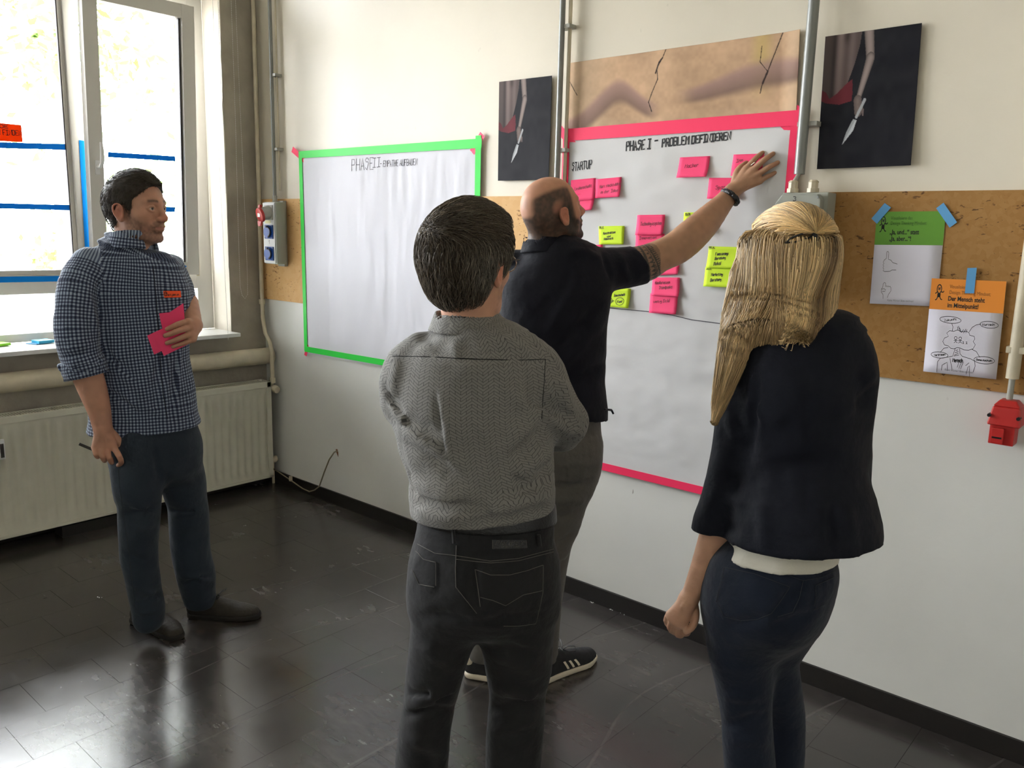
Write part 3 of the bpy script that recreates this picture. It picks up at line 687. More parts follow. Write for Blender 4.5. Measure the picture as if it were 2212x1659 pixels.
for i, (k, q, txt, lab, lay) in enumerate(NOTES):
    c = [wp(q[2*j], q[2*j+1]) for j in range(4)]; cen = np.mean(c, 0); base = BB + .003 + .0022 * lay
    r = empty('sticky_note', (cen[0], -base, cen[1]), lab, 'sticky note', 'sticky notes on the written sheet'); ra = random.uniform(.005, .014)
    A = [np.array(t) for t in c]
    def mp(u, v, lift=0.0, A=A, base=base, ra=ra):
        W = A[0]*(1-u)*(1-v) + A[1]*u*(1-v) + A[2]*u*v + A[3]*(1-u)*v
        return (W[0], -(base + float(bulge1(np.array([W[0]]), np.array([W[1]]))[0]) + ra * v ** 2.2 * (.4 + .9 * u) + lift), W[1])
    def fn(U, V, mp=mp): return np.array([mp(u, v) for u, v in zip(U, V)])
    grid_mesh('paper', fn, 9, 8, M_NP if k == 'P' else M_NG, r, thick=.0004)
    # writing, mapped through the sheet so that it follows the curl
    Am = np.stack([A[1] - A[0], A[3] - A[0]], 1); Ai = np.linalg.inv(Am)
    def sf(x, z, lift, A=A, Ai=Ai, mp=mp): uv = Ai @ (np.array([x, z]) - A[0]); return mp(uv[0], uv[1], lift + .0004)
    if txt:
        allp = []
        for j, (t, x0, y0, x1, y1, h) in enumerate(txt):
            a, d = on_y(x0, y0), on_y(x1, y1); hh = abs(on_y(x0, y0 - h)[2] - a[2]); st, tot = strokes(t)
            allp += place(st, tot - .24, a[0], a[2], d[0], d[2], hh * 1.25, .05, .15, i * 7 + j)
            if t == 'Rolle': allp += [[(a[0], a[2] - .003), (d[0] + .004, d[2] - .003)]]
        if 'circled' in lab:
            for (ex, ey, rx, ry) in ((1349, 650, 9.5, 8), (1327, 649, 5, 6)):
                e0 = on_y(ex, ey); sx = abs(on_y(ex + rx, ey)[0] - e0[0]); sz = abs(on_y(ex, ey + ry)[2] - e0[2])
                allp += [[(e0[0] + sx * math.cos(w / 8 * math.pi), e0[2] + sz * math.sin(w / 8 * math.pi)) for w in range(17)]]
        ink('handwriting', allp, sf, .0019, M_PINKINK if k == 'P' else M_BLACKINK, r)

# ================================================================ printed posters
def seg_d(x, y, x0, y0, x1, y1):
    dx, dy = x1 - x0, y1 - y0; t = np.clip(((x - x0) * dx + (y - y0) * dy) / (dx * dx + dy * dy), 0, 1); return np.hypot(x - x0 - t * dx, y - y0 - t * dy), t
def poly_in(x, y, P):
    ins = np.zeros(len(x), bool); n = len(P)
    for i in range(n):
        x0, y0 = P[i]; x1, y1 = P[(i + 1) % n]
        with np.errstate(divide='ignore', invalid='ignore'): c = ((y0 > y) != (y1 > y)) & (x < (x1 - x0) * (y - y0) / (y1 - y0 + 1e-12) + x0)
        ins ^= c
    return ins
M_PRINT = mat('printed_poster', None, .6, attr='Col', spec=.12)
def dark_cols(U, V):
    x = U; y = V; C = np.zeros((len(U), 3)) + np.array([.012, .012, .016]); C += (.006 * (n2(U, V * 1.4, 6) + n2(U, V, 14)))[:, None]
    # bare back and hip (upper left)
    tor = poly_in(x, y, [(0, 0), (.40, 0), (.385, .10), (.345, .22), (.31, .30), (.28, .36), (.16, .44), (.09, .47), (.05, .42), (0, .40)])
    sh = .07 + .10 * np.exp(-((x - .18) / .05) ** 2) + .06 * np.exp(-((x - .30) / .04) ** 2) - .05 * np.exp(-((x - .12) / .03) ** 2) - .05 * np.exp(-(((x - .25) / .06) ** 2 + ((y - .02) / .05) ** 2))
    sh *= 1.1 - .8 * y; tc = np.stack([sh * 1.35, sh * 1.02, sh * .95], -1); C[tor] = np.clip(tc[tor], .01, 1)
    red = poly_in(x, y, [(0, .40), (.05, .42), (.09, .47), (.16, .44), (.28, .36), (.33, .34), (.34, .44), (.335, .50), (.20, .52), (.05, .50), (0, .48)]) & ~tor
    C[red] = (np.array([[.13, .022, .030]]) * (1.15 - .9 * np.abs(x - .25) * 2)[:, None])[red]
    d, t = seg_d(x, y, .47, -.02, .505, .20); w = .052 - .008 * t; a1 = d < w
    d2, t2 = seg_d(x, y, .505, .20, .405, .49); w2 = .045 - .02 * t2; a2 = d2 < w2
    for mk, dd, ww in ((a1, d, w), (a2, d2, w2)): s = (.24 * (1 - .75 * (dd / ww) ** 2)); C[mk] = np.stack([s * 1.25, s, s * .92], -1)[mk]
    d3, t3 = seg_d(x, y, .40, .50, .415, .58); hd = d3 < .042; C[hd] = (np.stack([.20 + 0*x, .155 + 0*x, .14 + 0*x], -1) * (1 - .5 * (d3 / .05))[:, None])[hd]
    for k in range(4):
        d4, _ = seg_d(x, y, .41 + .018 * k, .53 + .014 * k, .455 + .004 * k, .555 + .018 * k); f4 = d4 < .009; C[f4] = (.17, .13, .12)
    kn = seg_d(x, y, .475, .50, .40, .62)[0] < .014; C[kn] = (.36, .37, .38)
    bl = poly_in(x, y, [(.365, .635), (.405, .645), (.375, .72), (.262, .825), (.30, .73)]); C[bl] = (.34, .36, .37)
    C[poly_in(x, y, [(.385, .65), (.405, .645), (.375, .72), (.262, .825)])] = (.50, .52, .54)
    return C
me_dark = None
def dark_poster(corners, label):
    global me_dark
    r = empty('dark_poster', (corners[0][0], -.01, corners[2][1]), label, 'poster', 'dark posters with an arm holding a knife')
    def fn(U, V):
        A = [np.array(c) for c in corners]; W = A[0]*((1-U)*(1-V))[:, None] + A[1]*(U*(1-V))[:, None] + A[2]*(U*V)[:, None] + A[3]*((1-U)*V)[:, None]
        return np.stack([W[:, 0], -(.0125 * (W[:, 1] < 2.5) + .002 + .004 * sst(.6, 1, U) * sst(.5, 1, V)), W[:, 1]], -1)
    grid_mesh('print', fn, 190, 250, M_PRINT, r, colors=dark_cols, thick=.0005)
    return r
a = dark_poster([(1.995, 2.319), (2.302, 2.316), (2.305, 1.880), (2.000, 1.882)], 'narrow looking dark poster of an arm with a knife, left of the steel conduit'); 
dark_poster([(3.482, 2.325), (3.786, 2.327), (3.800, 1.893), (3.493, 1.890)], 'dark poster of an arm with a knife above the socket box, on the right')
# tan poster: a plain generic stand-in in the colours of the print that hangs there
def tan_cols(U, V):
    base = np.array([.56, .37, .23]); n = n2(U * 3, V, 3, .3) * .5 + n2(U * 3, V, 9, .9) * .35 + n2(U * 3, V, 26, .2) * .22
    C = base * (1 + .55 * n)[:, None]; lt = sst(.30, .0, U) * .5 + sst(.75, 1, V) * .35 + sst(.93, 1, U) * .4; C = C * (1 - lt[:, None] * .6) + np.array([.68, .56, .40]) * (lt[:, None] * .6)
    y_ = sst(.06, .0, np.abs(U - .86)) * sst(.9, .2, V) * .5; C = C * (1 - y_[:, None]) + np.array([.55, .42, .12]) * y_[:, None]
    wob = .05 * n2(U * 4, V * 0, 1.4, 5.5)
    for (f, s) in ((lambda u: .90 - .50 * sst(0, .30, u) + .35 * sst(.22, .44, u), sst(.46, .38, U)), (lambda u: .66 - .18 * sst(.55, .9, u) - .05, sst(.50, .62, U))):
        d = (V - f(U) - wob); w = .17 + .05 * np.sin(U * 9); k = sst(w, w * .35, np.abs(d)) * s * .85
        tone = np.array([.20, .125, .11]) * (1.35 - 1.6 * np.clip(d / w, -.5, 1) * .6)[:, None]; C = C * (1 - k[:, None]) + tone * k[:, None]
    def crack(P, w):
        nonlocal C
        for (x0, y0), (x1, y1) in zip(P[:-1], P[1:]):
            d, t = seg_d(U * 3.4, V, x0 * 3.4, y0, x1 * 3.4, y1); k = sst(w, w * .3, d + .004 * n2(U * 3.4, V, 60, 1.)); C = C * (1 - k[:, None]) + np.array([.03, .02, .018]) * k[:, None]
    crack([(.47, 0), (.455, .10), (.43, .22), (.435, .36), (.41, .52), (.395, .64), (.41, .76)], .010); crack([(.455, .1), (.44, .15), (.425, .28)], .016)
    crack([(.935, 0), (.905, .25), (.885, .42), (.865, .58), (.86, .66)], .010); crack([(.86, .12), (.855, .30), (.885, .42)], .007); crack([(.885, .42), (.868, .55)], .018)
    crack([(.005, .25), (.03, .38), (.045, .45)], .008)
    return np.clip(C, .005, 1)
tp = empty('tan_poster', (2.89, -.004, 2.06), 'wide tan poster with dark cracks above the pink framed sheet', 'poster')
def fn(U, V): return np.stack([2.382 + (3.392 - 2.382) * U + .012 * V, -(.003 + .003 * np.sin(U * 9) ** 2 + .012 * sst(.93, 1, U)), 2.360 - .298 * V], -1)
grid_mesh('print', fn, 520, 150, M_PRINT, tp, colors=tan_cols, thick=.0005)

# ================================================================ A4 sheets on the cork board
M_A4 = mat('white_print_paper', (.84, .83, .87), .6); M_HG = mat('green_print', (.36, .58, .14), .55); M_HO = mat('orange_print', (.90, .55, .16), .55)
M_TXT = mat('print_black', (.08, .09, .06), .6); M_TXF = mat('print_faded', (.22, .38, .08), .6); M_TXO = mat('print_faded_brown', (.58, .36, .12), .6); M_TXG = mat('print_grey', (.50, .50, .52), .6)
def sheet(name, c, m_head, label, base, frac=.41):
    c = [np.array(q) for q in c]; r = empty(name, (float(np.mean([q[0] for q in c])), -base, float(c[2][1])), label, 'printed sheet')
    def mp(u, v, lift=0.0): W = c[0]*(1-u)*(1-v) + c[1]*u*(1-v) + c[2]*u*v + c[3]*(1-u)*v; return (W[0], -(base + lift + .006 * v * v), W[1])
    grid_mesh('paper', lambda U, V: np.array([mp(u, v) for u, v in zip(U, V)]), 6, 12, M_A4, r, thick=.0003)
    grid_mesh('header', lambda U, V: np.array([mp(u, v * frac, .0005) for u, v in zip(U, V)]), 6, 6, m_head, r)
    return r, (lambda u, v, lift: mp(u, -v, lift))
def font_text(body, sf, u, v, h, m, parent, bold=False, stretch=1.0, name='lettering'):
    cu = bpy.data.curves.new('t', 'FONT'); cu.body = body; cu.size = 1.0; cu.resolution_u = 3; cu.offset = .022 if bold else 0.0
    o = bpy.data.objects.new('t', cu); COL.objects.link(o); dg = bpy.context.evaluated_depsgraph_get(); me = bpy.data.meshes.new_from_object(o.evaluated_get(dg))
    vs = [(u + p.co.x * h * stretch, v + p.co.y * h) for p in me.vertices]; fs = [tuple(p.vertices) for p in me.polygons]
    bpy.data.objects.remove(o); bpy.data.curves.remove(cu)
    return MB().add([sf(a, b_, .0011) for a, b_ in vs], fs).build(name, m, parent)
def bulb(sf, r, u, v, s, m):
    P = [[(u + s * .5 * math.sin(w) * (1 if math.cos(w) > -.6 else .75), v + s * .75 * math.cos(w)) for w in [k * math.pi / 12 for k in range(25)]],
         [(u - .12 * s, v - .1 * s), (u - .2 * s, v + .35 * s), (u, v + .1 * s), (u + .2 * s, v + .35 * s), (u + .1 * s, v - .1 * s)], [(u + .48 * s, v - .45 * s), (u + .9 * s, v - .5 * s), (u + 1.05 * s, v - .3 * s)], [(u - .4 * s, v - .5 * s), (u - .8 * s, v - .75 * s)],
         [(u - .25 * s, v - 1.35 * s), (u - .45 * s, v - 1.75 * s), (u - .7 * s, v - 1.85 * s)], [(u + .25 * s, v - 1.35 * s), (u + .5 * s, v - 1.7 * s), (u + .75 * s, v - 1.75 * s)]]
    P += [[(u - .3 * s, v - k * s), (u + .3 * s, v - k * s)] for k in (.8, .92, 1.04, 1.16, 1.28)]
    ink('bulb_drawing', P, sf, .012, m, r)
gc = [(3.708, 1.746), (3.919, 1.749), (3.925, 1.448), (3.717, 1.442)]
g4, gs = sheet('green_sheet', gc, M_HG, 'printed sheet with green header taped by two blue strips to the cork board', .0135, .355)
font_text('Visualisiere das', gs, .22, -.085, .052, M_TXF, g4); font_text('Design Thinking Mindset:', gs, .22, -.14, .052, M_TXF, g4)
font_text('\u201eJa, und...\u201c statt', gs, .22, -.24, .068, M_TXT, g4, True); font_text('\u201eJa, aber...\u201c!', gs, .22, -.31, .068, M_TXT, g4, True)
bulb(gs, g4, .11, -.10, .062, M_TXT)
th = [[(.20,-.43),(.20,-.50),(.17,-.52),(.155,-.545),(.17,-.555),(.155,-.575),(.17,-.585),(.158,-.605),(.175,-.615),(.165,-.635),(.19,-.645),(.27,-.64),(.30,-.625),(.36,-.625)],[(.20,-.43),(.215,-.425),(.23,-.44),(.232,-.51),(.27,-.52),(.30,-.545),(.37,-.56)]]
ink('thumb_drawing', th, gs, .005, M_BLACKINK, g4)
fi = [[(.20,-1.0+.0),(.195,-.93),(.165,-.88),(.165,-.83),(.18,-.80),(.185,-.74),(.20,-.715),(.22,-.725),(.225,-.79),(.235,-.77),(.25,-.79),(.26,-.77),(.275,-.79),(.29,-.775),(.305,-.80),(.31,-.86),(.28,-.92),(.265,-.98)],[(.17,-.835),(.20,-.825),(.23,-.84),(.22,-.87),(.18,-.87)]]
fi = [[(a, -.32 + b_ * .62) for a, b_ in q] for q in fi]
ink('finger_drawing', fi, gs, .005, M_BLACKINK, g4)
font_text('Keine W\u00f6rter! Bitte zeichnen!', gs, .27, -.965, .032, M_TXG, g4)
oc = [(3.902, 1.537), (4.113, 1.539), (4.121, 1.237), (3.910, 1.235)]
o4, os_ = sheet('orange_sheet', oc, M_HO, 'printed sheet with orange header and a pen drawn tree overlapping the green one', .021, .325)
font_text('Visualisiere das', os_, .26, -.095, .055, M_TXO, o4); font_text('Design Thinking Mindset:', os_, .26, -.155, .055, M_TXO, o4)
font_text('Der Mensch steht', os_, .25, -.225, .068, M_TXT, o4, True); font_text('im Mittelpunkt!', os_, .25, -.295, .068, M_TXT, o4, True)
bulb(os_, o4, .12, -.11, .062, M_TXT)
def ell(cx, cy, rx, ry, n=20): return [(cx + rx * math.cos(2*math.pi*k/n), cy + ry * math.sin(2*math.pi*k/n)) for k in range(n + 1)]
def pq(px, py):      # pixel of the drawing -> sheet coordinates
    w = on_y(px, py)[[0, 2]]; A = np.array(oc); ex = A[1] - A[0]; ez = A[3] - A[0]; u, v = np.linalg.solve(np.stack([ex, ez], 1), w - A[0]); return (u, -v)
zz = lambda L: [pq(1860 + a / 4.147, 430 + b_ / 4.147) for a, b_ in L]
cloud = zz([(800,1310),(765,1300),(750,1270),(765,1240),(800,1225),(785,1195),(810,1175),(850,1180),(880,1168),(920,1185),(960,1178),(985,1195),(990,1215),(1030,1225),(1035,1250),(1020,1270),(1040,1300),(1020,1335),(980,1348),(940,1345),(910,1330),(880,1325),(850,1335),(820,1330),(800,1310)])
D = [cloud, zz([(830,1110),(840,1140),(835,1175)]), zz([(985,1185),(1010,1145),(1050,1122),(1090,1115)]), zz([(800,1325),(760,1330),(730,1365)]), zz([(1010,1340),(1050,1360),(1080,1410)]),
     zz([(885,1170),(880,1140)]), zz([(905,1185),(890,1135)]), zz([(915,1190),(900,1150)]), zz([(915,1190),(935,1165)]), zz([(935,1195),(955,1160)]), zz([(955,1195),(965,1165)]),
     zz([(860,1335),(840,1400),(780,1412),(730,1418),(705,1450),(698,1540)]), zz([(900,1335),(905,1380),(925,1402),(1000,1425),(1035,1445),(1040,1490),(1022,1540)]), zz([(740,1525),(745,1480),(790,1455),(795,1530)]), zz([(960,1560),(975,1500),(990,1485),(990,1580)]), zz([(955,1485),(985,1460)]),
     zz([(865,1350),(885,1345)]), zz([(860,1370),(890,1360)]), zz([(855,1390),(890,1375)]), zz([(850,1400),(895,1390)]), zz([(815,1420),(835,1520)]), zz([(900,1440),(880,1500)]), zz([(920,1445),(895,1510)]), zz([(935,1450),(910,1515)])]
for cx, cy in ((865, 1240), (905, 1243)): D += [[pq(1860 + (cx + 14 * math.cos(k)) / 4.147, 430 + (cy + 13 * math.sin(k)) / 4.147) for k in np.linspace(0, 6.28, 9)], zz([(cx, cy + 13), (cx, cy + 30), (cx - 15, cy + 42)]), zz([(cx, cy + 30), (cx + 14, cy + 42)]), zz([(cx - 16, cy + 20), (cx + 16, cy + 20)])]
for cx, cy in ((932, 1272), (962, 1274)): D += [zz([(cx - 5, cy), (cx + 5, cy), (cx, cy + 8), (cx - 6, cy + 20)]), zz([(cx, cy + 8), (cx + 6, cy + 20)])]
for (cx, cy, rx, ry) in ((817, 1078, 95, 30), (1163, 1122, 82, 30), (722, 1390, 75, 27), (1120, 1437, 92, 32)): D.append([pq(1860 + (cx + rx * math.cos(k)) / 4.147, 430 + (cy + ry * math.sin(k) + (cx and .08 * rx * math.cos(k))) / 4.147) for k in np.linspace(0, 6.28, 25)])
def stext(t, x0, y0, x1, y1, h, seed):
    a, c = pq(1860 + x0 / 4.147, 430 + y0 / 4.147), pq(1860 + x1 / 4.147, 430 + y1 / 4.147); hh = abs(pq(1860 + x0 / 4.147, 430 + (y0 - h) / 4.147)[1] - a[1]); st, tot = strokes(t); return place(st, tot - .24, a[0], a[1], c[0], c[1], hh, .05, .1, seed)
D += stext('Zukunft', 762, 1092, 868, 1082, 18, 1) + stext('Wurzeln', 1100, 1130, 1208, 1130, 20, 2) + stext('Vertrauen', 672, 1400, 772, 1393, 18, 3) + stext('Gemeinschaft', 1048, 1438, 1190, 1452, 16, 4)
ink('tree_drawing', D, os_, .0055, M_BLACKINK, o4)
ink('handwriting', stext('Mensch', 838, 1450, 925, 1455, 30, 5), os_, .010, M_BLACKINK, o4)
font_text('Keine W\u00f6rter! Bitte zeichnen!', os_, .30, -.965, .032, M_TXG, o4)
sf3 = lambda base: wall_surf(None, base)
for a, c, b0, lab in (((1892, 478), (1922, 443), .0155, 'pale blue tape strip at the upper left corner of the green sheet'), ((2033, 444), (2062, 486), .0155, 'pale blue tape strip at the upper right corner of the green sheet'), ((2104, 578), (2098, 634), .0228, 'pale blue tape strip holding the top of the orange sheet')):
    o = strip('tape_strip', M_TB2, None, wp(*a), wp(*c), .026, surf=sf3(b0)); tag(o, lab, 'tape', 'pale blue tape strips on the printed sheets')

# ================================================================ tape and note on the window
def glass_surf(x0):
    return lambda u, v, lift: (x0 + lift, u, v)
gx = W1['xg'] + .001
def backlit(name, dc, tc):
    m = bpy.data.materials.new(name); m.use_nodes = True; nt = m.node_tree; nt.nodes.clear(); N = nt.nodes; L = nt.links
    o = N.new('ShaderNodeOutputMaterial'); a = N.new('ShaderNodeBsdfDiffuse'); t = N.new('ShaderNodeBsdfTranslucent'); x = N.new('ShaderNodeAddShader'); a.inputs[0].default_value = srgb(dc) + (1,); t.inputs[0].default_value = tc + (1,)
    L.new(a.outputs[0], x.inputs[0]); L.new(t.outputs[0], x.inputs[1]); L.new(x.outputs[0], o.inputs[0]); MATS[name] = m; return m
M_TBW = backlit('blue_tape_on_glass', (.10, .48, .80), (.008, .045, .11)); M_NTW = backlit('neon_orange', (1., .30, .08), (.11, .016, .002))
def gtape(p0, p1, w, x0, lab, name='tape_strip', m=M_TBW):
    a, c = on_x(*p0, x0)[1:], on_x(*p1, x0)[1:]; o = strip(name, m, None, a, c, w, surf=glass_surf(x0)); tag(o, lab, 'tape', 'blue masking tape on the window'); return o
gtape((-60, 312), (160, 318), .030, gx + .014, 'blue tape strip across the left pane just under the orange note')
gtape((-60, 443), (167, 449), .028, gx + .014, 'lower blue tape strip across the left pane')
gtape((-60, 605), (185, 601), .030, WX + .001, 'blue tape strip along the bottom rail of the left pane')
gtape((176, 303), (190, 560), .026, WX + .006, 'long upright blue tape strip on the white mullion')
T = W1['T']
def stape(p0, p1, w, lab, d):
    xg = T(-.5, 2.0, d)[0]
    a, c = on_x(*p0, xg)[1:], on_x(*p1, xg)[1:]; o = strip('tape_strip', M_TBW, None, a, c, w, surf=lambda u, v, lift: (T(u, v, d)[0] + lift, u, v)); tag(o, lab, 'tape', 'blue masking tape on the window')
stape((233, 334), (378, 343), .028, 'blue tape strip across the tilted sash above the checked shirt man', .030)
stape((300, 450), (380, 453), .028, 'blue tape strip behind the face of the checked shirt man', .030)
stape((392, 574), (406, 580), .03, 'short blue tape bit on the lower corner of the sash', .0565)
nt = empty('orange_note', on_x(10, 290, gx + .01), 'orange note with black lettering stuck on the left window pane', 'note')
P = [on_x(*q, gx + .013) for q in ((-40, 262), (46, 270), (49, 307), (-40, 303))]; P2 = [on_x(*q, gx + .013) for q in ((-14, 262), (8, 262), (9, 270), (-14, 270))]
MB().prism(P, (.0006, 0, 0)).build('paper', M_NTW, nt)
sfn = lambda u, v, lift: (gx + .0142 + lift, u, v)
def ntext(t, p0, p1, h, seed):
    a, c = on_x(*p0, gx + .014), on_x(*p1, gx + .014); hh = abs(on_x(p0[0], p0[1] - h, gx + .014)[2] - a[2]); st, tot = strokes(t); return place(st, tot - .24, a[1], a[2], c[1], c[2], hh, .03, 0, seed)
ink('handwriting', ntext('N FINDEN', (-4, 291), (46, 293), 11, 2) + ntext('OE', (0, 276), (17, 277), 7, 3), sfn, .0032, M_BLACKINK, nt)
# pads on the sill
def pad(px, py, w, d, h, rot, m1, m2, lab):
    q = on_z(px, py, 1.009); r = empty('sticky_pad', (q[0], q[1], 1.009), lab, 'sticky pad', 'sticky pads on the sill'); ca, sa_ = math.cos(rot), math.sin(rot)
    def rect(w, d, z, rot2=0, ox=0, oy=0):
        a, b_ = math.cos(rot + rot2), math.sin(rot + rot2); return [(q[0] + ox + x * a - y * b_, q[1] + oy + x * b_ + y * a, z) for x, y in ((-w/2, -d/2), (w/2, -d/2), (w/2, d/2), (-w/2, d/2))]
    MB().hexa(rect(w, d * 1.15, 1.009, .2, .0, -.02), rect(w, d * 1.15, 1.012, .2, .0, -.02)).build('note_sheet', m2, r); MB().hexa(rect(w, d, 1.012), rect(w, d, 1.012 + h)).build('pad_block', m1, r)
pad(93, 741, .076, .08, .014, .15, mat('pad_cyan', (.20, .64, .80), .6), mat('pad_blue', (.10, .42, .62), .6), 'cyan sticky pad lying on the white sill')
pad(-2, 747, .076, .076, .012, .3, mat('pad_lime', (.55, .85, .20), .6), mat('pad_lime_dark', (.42, .70, .15), .6), 'lime sticky pad at the left edge of the picture on the sill')

# ================================================================ conduits and socket boxes
def conduit(x, zb, r, label, side=1, y=-.045, m=M_STEEL, rc=.009, cream=True, clips=(), zc=None):
    e = empty('conduit', (x, y, zb), label, 'conduit')
    MB().tube([(x, y, 3.58), (x, y, zb)], r, 14).build('tube', m, e, smooth=True)
    if cream: MB().tube([(x + r + rc + .004, y * .5, 3.58), (x + r + rc + .004, y * .5, zc or zb)], rc, 10).build('cable', M_PIPEW, e, smooth=True)
    for z in clips:
        b = MB(); b.box(x - r - .004, x + r + .028, y - .001, -.0005, z - .008, z + .008); b.build('clip', M_CONDG, e, bevel=.002)
    return e
conduit(.215, 1.83, .0105, 'thin steel conduit coming down to the narrow socket strip near the corner', clips=(2.10, 2.52), rc=.006, zc=1.86)
conduit(2.372, 1.60, .0125, 'steel conduit between the small dark poster and the tan poster', rc=.008, clips=(2.00, 2.50))
conduit(3.447, 1.872, .0185, 'thick steel conduit between the tan poster and the right dark poster', rc=.010, y=-.05, clips=(2.04,), cream=False)
c4 = conduit(4.165, 1.247, .0185, 'white plastic conduit at the right edge of the picture', m=M_PIPEW, cream=False, y=-.035, clips=())
b = MB(); b.box(4.14, 4.192, -.05, -.012, 1.325, 1.345); b.build('clamp', M_PIPEW, c4, bevel=.003)
MB().tube([(4.165, -.035, 1.25), (4.165, -.035, 1.175)], .009, 10).build('tube_end', M_CONDG, c4, smooth=True)

def socket(cx, z, w, h, y, parent):
    o = MB().box(cx - w/2, cx + w/2, y - .006, y, z - h/2, z + h/2).build('socket', M_BLUE, parent, bevel=.004)
    b = MB(); b.tube([(cx, y - .006, z), (cx, y - .018, z)], w * .40, 18); b.build('socket_lid', M_BLUE, o, bevel=.002)
    MB().box(cx - .007, cx + .007, y - .022, y - .006, z + h * .30, z + h * .45).build('lid_hinge', M_DARK, o, bevel=.001)
    b = MB(); 
    for k in range(9): a = -1.25 + 2.5 * k / 8; b.ball((cx + w * .42 * math.cos(a) * .9, y - .017, z + h * .40 * math.sin(a)), .004, 6, 4)
    MB().tube([(cx + w * .40 * math.cos(-1.25 + 2.5 * k / 8), y - .016, z + h * .36 * math.sin(-1.25 + 2.5 * k / 8)) for k in range(9)], .0045, 8).build('lid_rim', M_DARK, o, smooth=True)
    for sx in (-1, 1):
        for sz in (-1, 1): MB().ball((cx + sx * w * .42, y - .0065, z + sz * h * .42), .0035, 6, 4, (1, .5, 1)).build('screw', M_STEEL, o)
    return o
# strip 1
s1x0, s1x1, yf = .185, .315, -.105
sb = empty('socket_strip', (.25, -.05, 1.425), 'narrow grey socket strip with two blue sockets and a red plug cover near the corner', 'socket box')
MB().box(s1x0, s1x1 - .002, yf, -.035, 1.425, 1.79).build('housing', M_BOXG, sb, bevel=.006)
MB().box(s1x0 + .03, s1x1 - .03, -.035, -.011, 1.41, 1.80).build('back_plate', M_CONDG, sb, bevel=.003)
MB().box(s1x0 - .003, s1x1 - .012, yf - .004, yf, 1.43, 1.785).build('front_panel', M_BOXW, sb, bevel=.002)
socket(.245, 1.615, .088, .082, yf - .004, sb); socket(.245, 1.487, .088, .082, yf - .004, sb)
cee = MB().tube([(.245, yf, 1.728), (.24, yf - .03, 1.722), (.235, yf - .045, 1.715)], [.043, .038, .036], 18).build('plug_socket', M_CONDG, sb, smooth=True)
MB().box(.2, .29, yf - .008, yf - .004, 1.685, 1.772).build('socket_flange', M_CONDG, sb, bevel=.003)
lid = MB().tube([(.233, yf - .045, 1.715), (.231, yf - .060, 1.711)], [.044, .042], 20).build('plug_cover', M_RED, sb, bevel=.003, smooth=True)
MB().prism([(.231 + a, yf - .060 - .001, 1.711 + c) for a, c in ((-.014, -.06), (.0, -.066), (.012, -.06), (.02, -.035), (-.02, -.035))], (0, .012, 0)).build('cover_tip', M_RED, sb); MB().box(.222, .24, yf - .06, yf - .045, 1.75, 1.772).build('cover_hinge', M_RED, sb, bevel=.002)
MB().box(.218, .244, yf - .0635, yf - .0618, 1.70, 1.722).build('cover_label', M_SILL, sb)
MB().box(.205, .262, yf - .0046, yf - .0040, 1.665, 1.682).build('label_sticker', mat('sticker_yellow', (.84, .82, .6), .5), sb)
ink('number', place(*strokes('1'), .238, 1.545, .250, 1.545, .022), wall_surf(None, -yf + .004), .003, M_BLACKINK, sb)
MB().tube([(.215, -.045, 1.79), (.215, -.045, 1.83)], .015, 10).build('gland', M_CONDG, sb, smooth=True)
# box 3 behind the blonde hair
x0, x1, yb_ = 3.398, 3.556, -.12
s3 = empty('socket_box', (3.48, -.05, 1.45), 'grey socket box marked 3 with blue sockets, partly hidden by blonde hair', 'socket box')
lo = [(x0, 1.47), (x1, 1.47), (x1, 1.782), (x1 - .012, 1.80), (x0 + .022, 1.80), (x0, 1.77)]
MB().prism([(a, yb_, c) for a, c in lo], (0, .035, 0)).build('front_housing', M_BOXG, s3, bevel=.004)
MB().box(x0 + .01, x1 + .012, yb_ + .035, -.012, 1.455, 1.808).build('rear_housing', M_BOXG, s3, bevel=.004)
for (gx_, n_) in ((3.437, 0), (3.508, 1)):
    MB().tube([(gx_, -.07, 1.808), (gx_, -.07, 1.822), (gx_, -.07, 1.823), (gx_, -.07, 1.842), (gx_, -.07, 1.843), (gx_, -.07, 1.85)], [.021, .021, .017, .017, .019, .012], 8).build('gland', M_PIPEW, s3)
MB().tube([(3.447, -.052, 1.875), (3.437, -.07, 1.84)], .007, 10).build('cable_end', M_CONDG, s3, smooth=True)
socket(3.445, 1.725, .058, .07, yb_, s3); socket(3.512, 1.725, .058, .07, yb_, s3); socket(3.445, 1.62, .058, .07, yb_, s3); socket(3.512, 1.62, .058, .07, yb_, s3)
ink('number', place(*strokes('3'), 3.463, 1.778, 3.475, 1.778, .014), wall_surf(None, -yb_ + .0006), .0026, M_BLACKINK, s3)
MB().ball((x1 - .008, yb_ - .001, 1.79), .004, 8, 5, (1, .5, 1)).build('screw', M_STEEL, s3)
